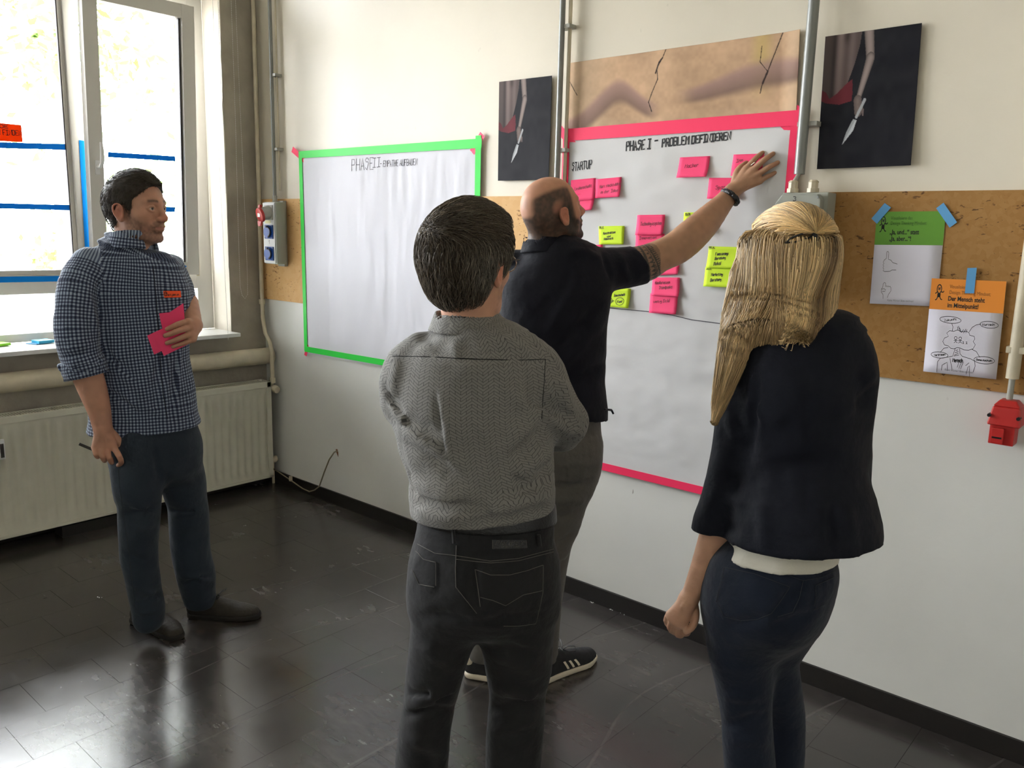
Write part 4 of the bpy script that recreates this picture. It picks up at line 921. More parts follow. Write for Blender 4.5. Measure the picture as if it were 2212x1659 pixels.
# red plug at the end of the white conduit
rp = empty('red_plug_box', (4.165, -.04, 1.03), 'red plastic plug box hanging at the end of the white conduit', 'plug')
MB().hexa([(4.122, -.095, 1.105), (4.214, -.095, 1.105), (4.214, -.012, 1.105), (4.122, -.012, 1.105)], [(4.132, -.085, 1.165), (4.205, -.085, 1.165), (4.205, -.012, 1.165), (4.132, -.012, 1.165)]).build('hood', M_RED, rp, bevel=.010, seg=3)
MB().hexa([(4.132, -.085, 1.165), (4.205, -.085, 1.165), (4.205, -.012, 1.165), (4.132, -.012, 1.165)], [(4.145, -.065, 1.182), (4.19, -.065, 1.182), (4.19, -.02, 1.182), (4.145, -.02, 1.182)]).build('hood_top', M_RED, rp, bevel=.004)
MB().box(4.130, 4.198, -.08, -.015, 1.045, 1.108).build('plug_body', M_RED, rp, bevel=.004)
MB().box(4.138, 4.172, -.094, -.08, 1.05, 1.098).build('latch', M_RED, rp, bevel=.003)
MB().box(4.142, 4.168, -.0955, -.090, 1.066, 1.071).build('latch_slot', M_DARK, rp)
for (a, c) in ((4.127, 1.135), (4.205, 1.135)): MB().tube([(a, -.097, c), (a, -.07, c)], .0055, 8).build('screw_hole', M_DARK, rp)
# ================================================================ implicit bodies, meshed as one continuous surface
def nrm(v): v = np.asarray(v, float); return v / (np.linalg.norm(v) + 1e-12)
class Tube:
    """swept ellipse: points, half width a (along R), half depth b"""
    def __init__(s, pts, a, b=None, R=(1, 0, 0), sub=3, n=2.0, cap=1.0):
        pts = np.array(pts, float); N = len(pts); a = np.array([a] * N if np.isscalar(a) else a, float); b = a.copy() if b is None else np.array([b] * N if np.isscalar(b) else b, float)
        Q = np.concatenate([pts, a[:, None], b[:, None]], 1)
        if sub > 1 and N > 2:
            E = np.concatenate([[2 * Q[0] - Q[1]], Q, [2 * Q[-1] - Q[-2]]]); out = []
            for i in range(N - 1):
                p0, p1, p2, p3 = E[i:i + 4]
                for k in range(sub):
                    t = k / sub; out.append(.5 * ((2 * p1) + (-p0 + p2) * t + (2 * p0 - 5 * p1 + 4 * p2 - p3) * t * t + (-p0 + 3 * p1 - 3 * p2 + p3) * t ** 3))
            out.append(Q[-1]); Q = np.array(out)
        s.P = Q[:, :3]; s.a = np.maximum(Q[:, 3], .001); s.b = np.maximum(Q[:, 4], .001); s.R = nrm(R); s.n = n; s.cap = cap
        r = max(s.a.max(), s.b.max()); s.lo = s.P.min(0) - r; s.hi = s.P.max(0) + r
        s.L = np.concatenate([[0], np.cumsum(np.linalg.norm(np.diff(s.P, axis=0), axis=1))])
    def pre(s):
        if getattr(s, '_n', None) == len(s.P) and s._P is s.P: return
        s._P = s.P; s._n = len(s.P); d = s.P[1:] - s.P[:-1]; L = np.sqrt((d ** 2).sum(1)) + 1e-9; AX = d / L[:, None]; R = s.R - AX * (AX @ s.R)[:, None]
        bad = np.sqrt((R ** 2).sum(1)) < .05; R[bad] = np.cross(AX[bad], [0, .3, 1]) if bad.any() else R[bad]
        R /= np.sqrt((R ** 2).sum(1))[:, None]; s._AX, s._Ls, s._Rs, s._Fs = AX, L, R, np.cross(AX, R)
    def frame(s, i): s.pre(); return s._AX[i], s._Ls[i], s._Rs[i], s._Fs[i]
    def __call__(s, p):
        s.pre(); S = len(s.P) - 1; ce = s.cap
        if len(p) * S < 40000:
            q = p[:, None, :] - s.P[None, :-1]; h = (q * s._AX).sum(-1); t = np.clip(h / s._Ls, 0, 1); v = q - (t * s._Ls)[..., None] * s._AX
            u = (v * s._Rs).sum(-1); w = (v * s._Fs).sum(-1); e = (v * s._AX).sum(-1); a = s.a[:-1] + (s.a[1:] - s.a[:-1]) * t; b = s.b[:-1] + (s.b[1:] - s.b[:-1]) * t
            r = np.sqrt(u * u + w * w + e * e) + 1e-9; k = np.sqrt((u / a) ** 2 + (w / b) ** 2 + (e / (np.minimum(a, b) * ce)) ** 2) + 1e-9
            return (r * (1 - 1 / k)).min(1)
        best = np.full(len(p), 9.0)
        for i in range(S):
            ax, L, R, F = s._AX[i], s._Ls[i], s._Rs[i], s._Fs[i]; q = p - s.P[i]; t = np.clip((q @ ax) / L, 0, 1); v = q - (t * L)[:, None] * ax
            u = v @ R; w = v @ F; e = v @ ax; a = s.a[i] + (s.a[i+1] - s.a[i]) * t; b = s.b[i] + (s.b[i+1] - s.b[i]) * t
            u2 = u * u; w2 = w * w; e2 = e * e; r = np.sqrt(u2 + w2 + e2) + 1e-9
            k = np.sqrt(u2 / (a * a) + w2 / (b * b) + e2 / (np.minimum(a, b) * ce) ** 2) + 1e-9
            np.minimum(best, r * (1 - 1 / k), out=best)
        return best
    def uv(s, p):
        best = np.full(len(p), 9.0); U = np.zeros(len(p)); V = np.zeros(len(p)); AN = np.zeros(len(p)); RR = np.zeros(len(p))
        for i in range(len(s.P) - 1):
            ax, L, R, F = s.frame(i); q = p - s.P[i]; h = q @ ax; t = np.clip(h / L, 0, 1); v = q - np.outer(t * L, ax); d = np.linalg.norm(v, axis=1); m = d < best
            best[m] = d[m]; AN[m] = np.arctan2((v @ F)[m], (v @ R)[m]); V[m] = (s.L[i] + t * L)[m]; RR[m] = (s.a[i] + s.b[i]) / 2
        return AN, V, RR
class Ell:
    def __init__(s, c, r, M=None):
        s.c = np.array(c, float); s.r = np.array([r] * 3 if np.isscalar(r) else r, float); s.M = np.eye(3) if M is None else np.array(M, float)   # rows = local axes
        R = s.r.max(); s.lo = s.c - R; s.hi = s.c + R
    def __call__(s, p):
        q = (p - s.c) @ s.M.T; r = np.linalg.norm(q, axis=1) + 1e-9; k = np.linalg.norm(q / s.r, axis=1) + 1e-9
        return r * (1 - 1 / k)
class Clip:
    """a tube ended square: nothing beyond the point in the given direction"""
    def __init__(s, t, c, d, k=.006): s.t = t; s.c = np.array(c); s.d = nrm(d); s.k = k; s.lo = t.lo; s.hi = t.hi
    def __call__(s, p): return smax(s.t(p), (p - s.c) @ s.d, s.k)
def smin(a, b, k):
    h = np.maximum(k - np.abs(a - b), 0) / k; return np.minimum(a, b) - h * h * k * .25
def smax(a, b, k): return -smin(-a, -b, k)
class Body:
    def __init__(s): s.ops = []; s.disp = []; s.cuts = []
    def add(s, prim, k=.02): s.ops.append(('+', prim, k)); return s
    def sub(s, prim, k=.01): s.ops.append(('-', prim, k)); return s
    def cut(s, pt, nor, k=.004): s.cuts.append((np.array(pt, float), nrm(nor), k)); return s     # removes the side the normal points to
    def bounds(s):
        A = [o[1] for o in s.ops if o[0] == '+']; return np.min([a.lo for a in A], 0) - .02, np.max([a.hi for a in A], 0) + .02
    def __call__(s, p, fine=True):
        d = np.full(len(p), .5); mg = .075
        for op, pr, k in s.ops:
            m = np.all((p > pr.lo - mg) & (p < pr.hi + mg), axis=1)
            if not m.any(): continue
            dm = pr(p[m])
            d[m] = smin(d[m], dm, k) if op == '+' else smax(d[m], -dm, k)
        if fine:
            for f in s.disp: d = d + f(p)
        for c, n, k in s.cuts: d = smax(d, (p - c) @ n, k)
        return d
    def mesh(s, h, lo=None, hi=None, blk=8):
        L, Hh = s.bounds(); lo = L if lo is None else np.maximum(L, lo); hi = Hh if hi is None else np.minimum(Hh, hi)
        nb = np.ceil((hi - lo) / (h * blk)).astype(int); n = nb * blk + 1
        D = np.full(n, .5, np.float32)
        c = np.stack(np.meshgrid(*[np.arange(k) for k in nb], indexing='ij'), -1).reshape(-1, 3)
        C = lo + (c + .5) * h * blk; dc = s(C, False); act = c[np.abs(dc) < h * blk * .87 + .018]
        o = np.stack(np.meshgrid(*[np.arange(blk + 1)] * 3, indexing='ij'), -1).reshape(-1, 3)
        # inside test for inactive blocks
        ina = c[(dc < 0)]
        for i, j, k in ina: D[i*blk:(i+1)*blk+1, j*blk:(j+1)*blk+1, k*blk:(k+1)*blk+1] = -.5
        for st in range(0, len(act), 400):
            a = act[st:st + 400]; idx = (a[:, None, :] * blk + o[None]).reshape(-1, 3); D[idx[:, 0], idx[:, 1], idx[:, 2]] = s(lo + idx * h)
        S = D < 0; cnt = np.zeros(tuple(n - 1), np.int8)
        for dx in (0, 1):
            for dy in (0, 1):
                for dz in (0, 1): cnt += S[dx:n[0]-1+dx, dy:n[1]-1+dy, dz:n[2]-1+dz]
        ci = np.argwhere((cnt > 0) & (cnt < 8)); vid = np.full(tuple(n - 1), -1, np.int32); vid[ci[:, 0], ci[:, 1], ci[:, 2]] = np.arange(len(ci))
        acc = np.zeros((len(ci), 3)); w = np.zeros(len(ci)); cor = [(x, y, z) for x in (0, 1) for y in (0, 1) for z in (0, 1)]
        for a in cor:
            for b in cor:
                if sum(np.abs(np.subtract(a, b))) != 1 or a > b: continue
                A = D[ci[:, 0]+a[0], ci[:, 1]+a[1], ci[:, 2]+a[2]]; B = D[ci[:, 0]+b[0], ci[:, 1]+b[1], ci[:, 2]+b[2]]; m = (A < 0) != (B < 0)
                t = np.zeros(len(A)); t[m] = A[m] / (A[m] - B[m]); acc[m] += (np.array(a) + (np.array(b) - np.array(a)) * t[m][:, None]); w[m] += 1
        V = lo + (ci + acc / w[:, None]) * h
        Fc = []
        for ax in range(3):
            u, v = (ax + 1) % 3, (ax + 2) % 3
            sl = [slice(1, n[k] - 1) for k in range(3)]; sl[ax] = slice(0, n[ax] - 1); sl2 = list(sl); sl2[ax] = slice(1, n[ax])
            A = S[tuple(sl)]; B = S[tuple(sl2)]; e = np.argwhere(A != B)
            if not len(e): continue
            off = np.array([1, 1, 1]); off[ax] = 0; e = e + off; ins = S[e[:, 0], e[:, 1], e[:, 2]]
            def g(du, dv): q = e.copy(); q[:, u] -= du; q[:, v] -= dv; return vid[q[:, 0], q[:, 1], q[:, 2]]
            q = np.stack([g(1, 1), g(0, 1), g(0, 0), g(1, 0)], 1); q[~ins] = q[~ins][:, ::-1]; Fc.append(q)
        return V, np.concatenate(Fc) if Fc else np.zeros((0, 4), int)
    def grad(s, p, e=.002):
        n = len(p); A = s(np.concatenate([p + np.eye(3)[i] * q for q in (e, -e) for i in range(3)])); g = np.stack([A[i * n:(i + 1) * n] - A[(i + 3) * n:(i + 4) * n] for i in range(3)], -1); return g / (np.linalg.norm(g, axis=1)[:, None] + 1e-9)
    def dg(s, p, e=.003):
        n = len(p); A = s(np.concatenate([p] + [p + np.eye(3)[i] * e for i in range(3)])); d = A[:n]; g = np.stack([A[(i + 1) * n:(i + 2) * n] - d for i in range(3)], -1); return d, g / (np.linalg.norm(g, axis=1)[:, None] + 1e-9)
    def snap(s, pix, d0, d1, lift=0.0):
        """points of the surface met by the sight lines through pixels"""
        R = np.array([nrm(ray(*q)) for q in pix]); t = np.full(len(R), d0)
        for _ in range(26): d = s(CAM + R * t[:, None]); t = t + np.clip(d, -.02, .15) * .85; t = np.minimum(t, d1)
        P = CAM + R * t[:, None]; ok = np.abs(s(P)) < .012
        if ok.any() and not ok.all():      # sight lines that pass beside the surface take the nearest one that meets it
            gi = np.where(ok)[0]; near = gi[np.abs(np.arange(len(P))[:, None] - gi[None]).argmin(1)]; P = P[near]
        return P + s.grad(P) * lift
def obj_mesh(name, V, F, parent, m, uvt=None, col=None, smooth=True):
    org = np.array(PAR.get(parent.name, parent.location)) if parent is not None else np.zeros(3)
    me = bpy.data.meshes.new(name); F = np.asarray(F); nv = len(V); nf = len(F); k = F.shape[1]
    me.vertices.add(nv); me.vertices.foreach_set('co', (V - org).astype(np.float32).ravel()); me.loops.add(nf * k); me.loops.foreach_set('vertex_index', F.astype(np.int32).ravel())
    me.polygons.add(nf); me.polygons.foreach_set('loop_start', np.arange(0, nf * k, k, dtype=np.int32)); me.update(calc_edges=True)
    if smooth: me.polygons.foreach_set('use_smooth', np.ones(nf, bool))
    if uvt is not None:            # uvt: list of (Tube); each face takes the nearest tube, coordinates in metres
        cen = V[F].mean(1); best = np.full(nf, 9.); wh = np.zeros(nf, int)
        for i, t in enumerate(uvt):
            dd = t(cen); mm = dd < best; best[mm] = dd[mm]; wh[mm] = i
        UV = np.zeros((nf, k, 2))
        for i, t in enumerate(uvt):
            mm = wh == i
            if not mm.any(): continue
            a0, v0, r0 = t.uv(cen[mm])
            for c in range(k):
                a, v, r = t.uv(V[F[mm][:, c]]); da = (a - a0 + np.pi) % (2 * np.pi) - np.pi; rr = .5 * (t.a.mean() + t.b.mean())
                UV[mm, c, 0] = (a0 + da) * rr + i * .37; UV[mm, c, 1] = v
        uv = me.uv_layers.new(name='UVMap'); uv.data.foreach_set('uv', UV.astype(np.float32).ravel())
    if col is not None:
        ca = me.color_attributes.new('Col', 'FLOAT_COLOR', 'POINT'); c = np.ones((nv, 4), np.float32); c[:, :3] = col; ca.data.foreach_set('color', c.ravel())
    o = link(name, me, parent, m); PAR[o.name] = org
    return o
def join(parts):
    V = []; F = []; n = 0
    for v, f in parts: V.append(v); F.append(f + n); n += len(v)
    return np.concatenate(V), np.concatenate(F)
def folds(segs):
    """ridges (+) and valleys (-): (p0, p1, width, amplitude)"""
    def f(p):
        d = np.zeros(len(p))
        for a, b, w, amp in segs:
            a = np.asarray(a); b = np.asarray(b); m = np.all((p > np.minimum(a, b) - 3 * w) & (p < np.maximum(a, b) + 3 * w), axis=1)
            if not m.any(): continue
            q = p[m] - a; ab = b - a; t = np.clip(q @ ab / (ab @ ab), 0, 1); r = np.linalg.norm(q - np.outer(t, ab), axis=1); tap = np.sin(np.pi * np.clip(t * .9 + .05, 0, 1)) ** .5
            d[m] -= amp * tap * np.exp(-(r / w) ** 2)
        return d
    return f
def pfolds(body, L, d0=1.0, d1=4.0, base=None):
    """folds drawn as (x0, y0, x1, y1, width, amplitude) and laid onto the present surface"""
    segs = []
    for x0, y0, x1, y1, w, amp in L:
        n = 4; P = body.snap([(x0 + (x1 - x0) * t, y0 + (y1 - y0) * t + 6 * math.sin(t * 3.1 + x0)) for t in np.linspace(0, 1, n)], d0, d1)
        for k in range(n - 1):
            if np.linalg.norm(P[k + 1] - P[k]) < .2: segs.append((P[k], P[k + 1], w, amp * 1.45, k / (n - 1), 1 / (n - 1)))
    def f(p):
        d = np.zeros(len(p))
        for a, b, w, amp, t0, dt in segs:
            m = np.all((p > np.minimum(a, b) - 2.5 * w) & (p < np.maximum(a, b) + 2.5 * w), axis=1)
            if not m.any(): continue
            q = p[m] - a; ab = b - a; t = np.clip(q @ ab / (ab @ ab + 1e-9), 0, 1); r2 = ((q - np.outer(t, ab)) ** 2).sum(1); v = amp * np.exp(-r2 / w ** 2) * np.sin(np.pi * np.clip(t0 + dt * t, .02, .98)) ** .7
            dm = d[m]; d[m] = np.where(np.abs(v) > np.abs(dm), v, dm)
        return -d
    return f
def ripple(amp, sx, seed=0.0, warp=0.0):
    sx = np.array(sx, float)
    def f(p):
        q = p * sx + seed
        if warp: q = q + warp * vnoise(p * 9 + seed)[:, None]
        return amp * 2 * vnoise(q)
    return f
def strands(name, roots, body, flow, nst, step, r0, parent, m, lift=.002, sides=3, seed=0, colf=None, jit=.1, stick=1.0, lens=None):
    rr = np.random.RandomState(seed); n = len(roots); P = roots.copy(); pts = [P.copy()]; dirs = np.zeros_like(P); off = lift * (.2 + rr.rand(n)); jd = rr.normal(size=(n, 3)) * jit
    for k in range(nst):
        d = flow(P, k / nst, rr) + jd; sd, g = body.dg(P)
        d = d - g * (d * g).sum(1)[:, None] * stick; d /= np.linalg.norm(d, axis=1)[:, None] + 1e-9
        dirs = d if k == 0 else .5 * dirs + .5 * d
        P = P + dirs * step * (1 if lens is None else lens[:, None]); P = P + g * np.clip(off - sd - (dirs * g).sum(1) * step * (1 if lens is None else lens), -.02, .02)[:, None] * stick; pts.append(P.copy())
    Q = np.stack(pts, 1); K = nst + 1
    T = np.gradient(Q, axis=1); T /= np.linalg.norm(T, axis=2)[..., None] + 1e-9; A = np.cross(T, np.array([.3, .2, 1.])[None, None]); A /= np.linalg.norm(A, axis=2)[..., None] + 1e-9; B = np.cross(T, A)
    rad = r0 * (.6 + .8 * rr.rand(n))[:, None] * (1 - .85 * (np.linspace(0, 1, K) ** 3))[None]
    ang = [2 * np.pi * j / sides for j in range(sides)]
    V = np.stack([Q + (A * math.cos(w) + B * math.sin(w)) * rad[..., None] for w in ang], 2)   # n,K,sides,3
    i = np.arange(n)[:, None, None] * K * sides; k_ = np.arange(K - 1)[None, :, None] * sides; j = np.arange(sides)[None, None, :]; j2 = (j + 1) % sides
    F = np.stack([i + k_ + j, i + k_ + j2, i + k_ + sides + j2, i + k_ + sides + j], -1).reshape(-1, 4)
    V = V.reshape(-1, 3); col = None
    if colf is not None: col = np.repeat(colf(rr, n, roots)[:, None, :], K * sides, axis=1).reshape(-1, 3)
    o = obj_mesh(name, V, F, parent, m, col=col); o['kind'] = 'stuff'; return o
def surf_points(V, F, n, rr, keep=None):
    c = V[F]; ar = np.linalg.norm(np.cross(c[:, 1] - c[:, 0], c[:, 2] - c[:, 0]), axis=1); p = ar / ar.sum()
    idx = rr.choice(len(F), n, p=p); u = rr.rand(n, 1); v = rr.rand(n, 1); q = (c[idx, 0] * (1-u) + c[idx, 1] * u) * (1-v) + (c[idx, 3] * (1-u) + c[idx, 2] * u) * v
    return q[keep(q)] if keep is not None else q

class Smooth:
    def __init__(s, b): s.b = b
    def __call__(s, p): return s.b(p, False)
    dg = Body.dg; grad = Body.grad
class Pose:
    """measures a standing figure: upright plane through its base, square to the sight line"""
    def __init__(s, base):
        s.base = np.array([base[0], base[1], 0.]); v = s.base[:2] - CAM[:2]; s.F = np.array([*(v / np.linalg.norm(v)), 0.]); s.R = np.array([s.F[1], -s.F[0], 0.])
    def J(s, px, py, off=0.0):
        r = ray(px, py); return CAM + r * (np.dot(s.base + s.F * off - CAM, s.F) / np.dot(r, s.F))
    def S(s, px, off=0.0, py=700):     # pixel length -> metres
        return px * np.dot(s.J(1106, py, off) - CAM, RW[:, 2]) / FPX
    def px_m(s, P): return np.dot(np.asarray(P) - CAM, RW[:, 2]) / FPX
    def rows(s, rows, R=None, sub=3, n=2.0, cap=.3):
        """rows: (y, x_left, x_right, offset, half depth)"""
        P = []; a = []; b = []
        for y, xl, xr, off, bd in rows:
            p = s.J((xl + xr) / 2, y, off); P.append(p); a.append((xr - xl) / 2 * s.px_m(p)); b.append(bd)
        return Tube(P, a, b, s.R if R is None else R, sub, n, cap)
    def limb(s, pts, sub=3, flat=1.0, R=None):
        """pts: (x, y, offset, radius in pixels)"""
        P = [s.J(x, y, o) for x, y, o, r in pts]; a = [r * s.px_m(p) for p, (x, y, o, r) in zip(P, pts)]
        return Tube(P, a, [q * flat for q in a], s.R if R is None else R, sub)

# ---------------------------------------------------------------- head
class Head:
    def __init__(s, c, fwd, up=(0, 0, 1), sc=1.0):
        s.c = np.array(c, float); f = nrm(fwd); u = np.array(up, float); u = nrm(u - f * np.dot(u, f)); s.M = np.stack([np.cross(f, u), f, u])   # rows: right, forward, up
        s.sc = sc
    def w(s, p): return s.c + (np.array(p, float) * s.sc) @ s.M
    def loc(s, P): return ((P - s.c) @ s.M.T) / s.sc
    def E(s, c, r): return Ell(s.w(c), np.array(r if not np.isscalar(r) else [r] * 3) * s.sc, s.M)
    def T(s, pts, r, sub=3): return Tube([s.w(p) for p in pts], [q * s.sc for q in ([r] * len(pts) if np.isscalar(r) else r)], None, s.M[0], sub)
    def build(s, B, jaw=1.0, nose=1.0, ears=True, chin=1.0, fat=0.0):
        B.add(s.E((0, -.016, .036), (.0765, .098, .083)), .001); B.add(s.E((0, -.05, .005), (.066, .058, .06)), .03)
        B.add(s.E((0, .028, .0), (.062 + fat, .060, .080)), .025); B.add(s.E((0, .026, -.058), ((.054 + fat) * jaw, .052, .046)), .02)
        B.add(s.E((0, .066 * chin, -.097), (.024, .018, .017)), .025)
        for sx in (-1, 1):
            B.add(s.E((sx * .044, .044, -.022), (.022, .026, .020)), .02); B.add(s.T([(sx * .052, -.005, -.03), (sx * .05, .012, -.075), (sx * .022, .062, -.1)], [.012, .014, .012]), .02)
        B.add(s.T([(-.045, .068, .026), (-.02, .082, .022), (0, .083, .026), (.02, .082, .022), (.045, .068, .026)], .0085), .012)
        for sx in (-1, 1): B.sub(s.E((sx * .031, .091, .004), (.017, .016, .0105)), .012)
        for sx in (-1, 1):
            B.add(s.E((sx * .031, .0705, .003), .0125), .001)
            B.add(s.T([(sx * .046, .073, .003), (sx * .038, .081, .0095), (sx * .029, .0835, .0105), (sx * .018, .080, .004)], .0032), .003)
            B.add(s.T([(sx * .046, .073, .001), (sx * .038, .080, -.006), (sx * .028, .082, -.0075), (sx * .018, .079, .0)], .0028), .003)
        B.add(s.T([(0, .080, .020), (0, .092, .0), (0, .107 * nose, -.026)], [.0085, .0095, .011]), .012); B.add(s.E((0, .107 * nose, -.030), (.0125, .012, .011)), .008)
        for sx in (-1, 1): B.add(s.E((sx * .0125, .094, -.034), (.0085, .011, .0085)), .006); B.sub(s.E((sx * .006, .100, -.043), (.004, .006, .004)), .003)
        B.add(s.E((0, .076, -.058), (.028, .018, .022)), .015)
        B.add(s.T([(-.024, .078, -.0615), (-.010, .0915, -.0575), (0, .093, -.059), (.010, .0915, -.0575), (.024, .078, -.0615)], [.003, .0055, .0055, .0055, .003]), .005)
        B.add(s.T([(-.022, .078, -.066), (0, .091, -.0705), (.022, .078, -.066)], [.003, .0065, .003]), .005)
        B.sub(s.T([(-.027, .080, -.0635), (0, .099, -.0645), (.027, .080, -.0635)], .0016), .002)
        if ears:
            EZ = -.010
            for sx in (-1, 1):
                x = .0745 * sx
                B.add(Ell(s.w((x + .006 * sx, -.012, -.006 + EZ)), np.array([.0085, .0165, .030]) * s.sc, s.M), .008)
                B.sub(Ell(s.w((x + .0150 * sx, -.009, -.006 + EZ)), np.array([.0100, .0110, .0180]) * s.sc, s.M), .004)
                B.add(s.T([(a, b, c + EZ) for a, b, c in [(x + .006*sx, .003, .003), (x + .010*sx, .0, .018), (x + .014*sx, -.012, .025), (x + .017*sx, -.026, .018), (x + .015*sx, -.029, .0), (x + .011*sx, -.022, -.018), (x + .006*sx, -.010, -.030), (x + .003*sx, -.003, -.030)]], [.003, .0032, .0036, .0038, .0036, .0036, .0052, .004]), .003)
                B.add(s.T([(a, b, c + EZ) for a, b, c in [(x + .006*sx, -.004, .004), (x + .010*sx, -.016, .010), (x + .010*sx, -.021, .0), (x + .007*sx, -.015, -.016)]], .0026), .004)
        return B
    def skin(s, P, base, beard=0.0, stub=None):
        q = s.loc(P); C = np.tile(np.array(base, float), (len(P), 1)); C *= (1 + .10 * 2 * vnoise(P * 60) + .08 * 2 * vnoise(P * 18))[:, None]
        red = np.exp(-(((q[:, 1] - .105) / .02) ** 2 + ((q[:, 2] + .03) / .016) ** 2 + (q[:, 0] / .03) ** 2)) + .9 * sst(.070, .08, np.abs(q[:, 0])) * sst(.05, .02, np.abs(q[:, 2])) * sst(.03, 0, q[:, 1])
        C *= 1 + red[:, None] * np.array([.12, -.14, -.14])
        lip = sst(.0065, .003, np.abs(q[:, 2] + .0645)) * sst(.026, .022, np.abs(q[:, 0])) * sst(.075, .085, q[:, 1]); C = C * (1 - lip[:, None] * .6) + np.array([.33, .12, .10]) * lip[:, None] * .6
        ey = np.minimum(np.linalg.norm(q - [.031, .0705, .003], axis=1), np.linalg.norm(q - [-.031, .0705, .003], axis=1)); e = sst(.0139, .0130, ey) * (q[:, 1] > .07)
        C = C * (1 - e[:, None]) + np.array([.55, .53, .50]) * e[:, None]
        ir = sst(.0062, .005, np.hypot(np.abs(q[:, 0]) - .031, q[:, 2] - .003)) * e; C = C * (1 - ir[:, None]) + np.array([.03, .03, .03]) * ir[:, None]
        br = np.exp(-(((q[:, 2] - .026 - .10 * (.03 - np.abs(np.abs(q[:, 0]) - .028))) / .0055) ** 2)) * sst(.052, .045, np.abs(q[:, 0])) * sst(.010, .016, np.abs(q[:, 0])) * (q[:, 1] > .055); C = C * (1 - br[:, None] * .85) + np.array([.04, .028, .02]) * br[:, None] * .85
        nh = np.linalg.norm(q, axis=1) < .19; ear = sst(.0745, .079, np.abs(q[:, 0]))
        if beard:
            n = 2 * vnoise(P * 150) * .25 + 2 * vnoise(P * 40) * .1
            z = q[:, 2]; y = q[:, 1]; top = -.028 - .45 * np.clip(y - .02, 0, .08) + .02 * sst(.03, .0, y); k = sst(.012, -.008, z - top) * sst(-.012, .01, y + .0) * sst(-.135, -.112, z)
            ms = sst(.012, .008, np.abs(z + .050)) * sst(.034, .026, np.abs(q[:, 0])) * (y > .07); side = sst(.055, .062, np.abs(q[:, 0])) * sst(.012, .0, np.abs(y - .018)) * sst(.03, .01, z) * sst(-.06, -.04, z)
            k = np.clip(np.maximum(np.maximum(k, ms), side) * (1 - lip) * (1 - ear) * nh * (beard + n), 0, 1); C = C * (1 - k[:, None]) + np.array([.030, .022, .017]) * k[:, None]
        if stub is not None:
            k = np.clip(stub(q) * nh * (1 - ear) * (.92 + .22 * vnoise(P * 120)), 0, .92); C = C * (1 - k[:, None]) + np.array([.035, .028, .022]) * k[:, None]
        return C

def shoe(name, heel, toe, parent, m_up, m_sole, label=None, L=None, stripes=None, laces=M_DARK, wid=1.0, h=1.0, side=1):
    heel = np.array([heel[0], heel[1], 0.]); toe = np.array([toe[0], toe[1], 0.]); f = nrm(toe - heel); L = L or np.linalg.norm(toe - heel); r = np.array([f[1], -f[0], 0.]); z = np.array([0, 0, 1.])
    W = lambda x, y, zz: heel + r * x * wid + f * y * L + z * zz
    B = Body(); B.add(Tube([W(0, .11, .035), W(0, .3, .034), W(.004 * side, .55, .034), W(.006 * side, .75, .032), W(.0, .90, .026)], [.034, .036, .040, .045, .034], [.034, .034, .034, .032, .024], r), .02)
    B.add(Tube([W(0, .13, .05), W(0, .15, .085 * h)], [.033, .034], [.034, .036], r), .02); B.add(Tube([W(0, .2, .08 * h), W(0, .42, .066 * h), W(0, .62, .05)], [.030, .029, .030], [.022, .022, .018], r), .02); B.cut(W(0, 0, .010), -z); B.cut(W(0, 0, .112 * h), z)
    B.disp.append(folds([(W(-.04, .60, .045), W(.04, .62, .045), .006, -.0025), (W(-.04, .67, .04), W(.04, .67, .04), .005, -.002)]))
    V, F = B.mesh(.0045); up = obj_mesh(name, V, F, parent, m_up)
    if label: up['label'] = label
    S = Body(); S.add(Tube([W(0, .10, .014), W(0, .3, .014), W(.004 * side, .55, .014), W(.006 * side, .75, .014), W(.0, .905, .014)], [.040, .041, .044, .049, .037], [.03] * 5, r), .01); S.cut(W(0, 0, .0012), -z, .002); S.cut(W(0, 0, .024), z, .002)
    V, F = S.mesh(.0045); obj_mesh('sole', V, F, up, m_sole)
    b = MB()
    for k in range(4):
        y = .40 + .06 * k; zz = .094 * h - .012 * k; b.tube([W(-.024, y, zz - .012), W(-.01, y + .01, zz), W(.01, y - .01, zz), W(.024, y, zz - .012)], .0022, 6)
    c = .098 * h
    b.tube([W(.0, .42, c - .006), W(-.02, .46, c + .010), W(-.042, .50, c + .012), W(-.05, .47, c), W(-.03, .42, c - .004), W(0, .42, c - .006)], .0018, 6)
    b.tube([W(.0, .42, c - .006), W(.02, .45, c + .014), W(.04, .50, c + .016), W(.052, .48, c + .004), W(.03, .43, c - .004), W(0, .42, c - .006)], .0018, 6)
    o = b.build('lace', laces, up, smooth=True); o['kind'] = 'stuff'
    if stripes:
        for sd in (-1, 1):
            for k in range(3):
                q = np.array([W(.06 * sd, .40 + .085 * k - .055 * t, .028 + .040 * t) for t in np.linspace(0, 1, 6)])
                for _ in range(6): d_, g_ = B.dg(q); q = q - g_ * d_[:, None]
                pts = list(q + g_ * .0008)
                Lr = [p + f * .0055 for p in pts]; Rr = [p - f * .0055 for p in pts]
                MB().add(Lr + Rr, [(i, i + 1, 7 + i, 6 + i) for i in range(5)]).build('stripe', stripes, up)
    return up, B
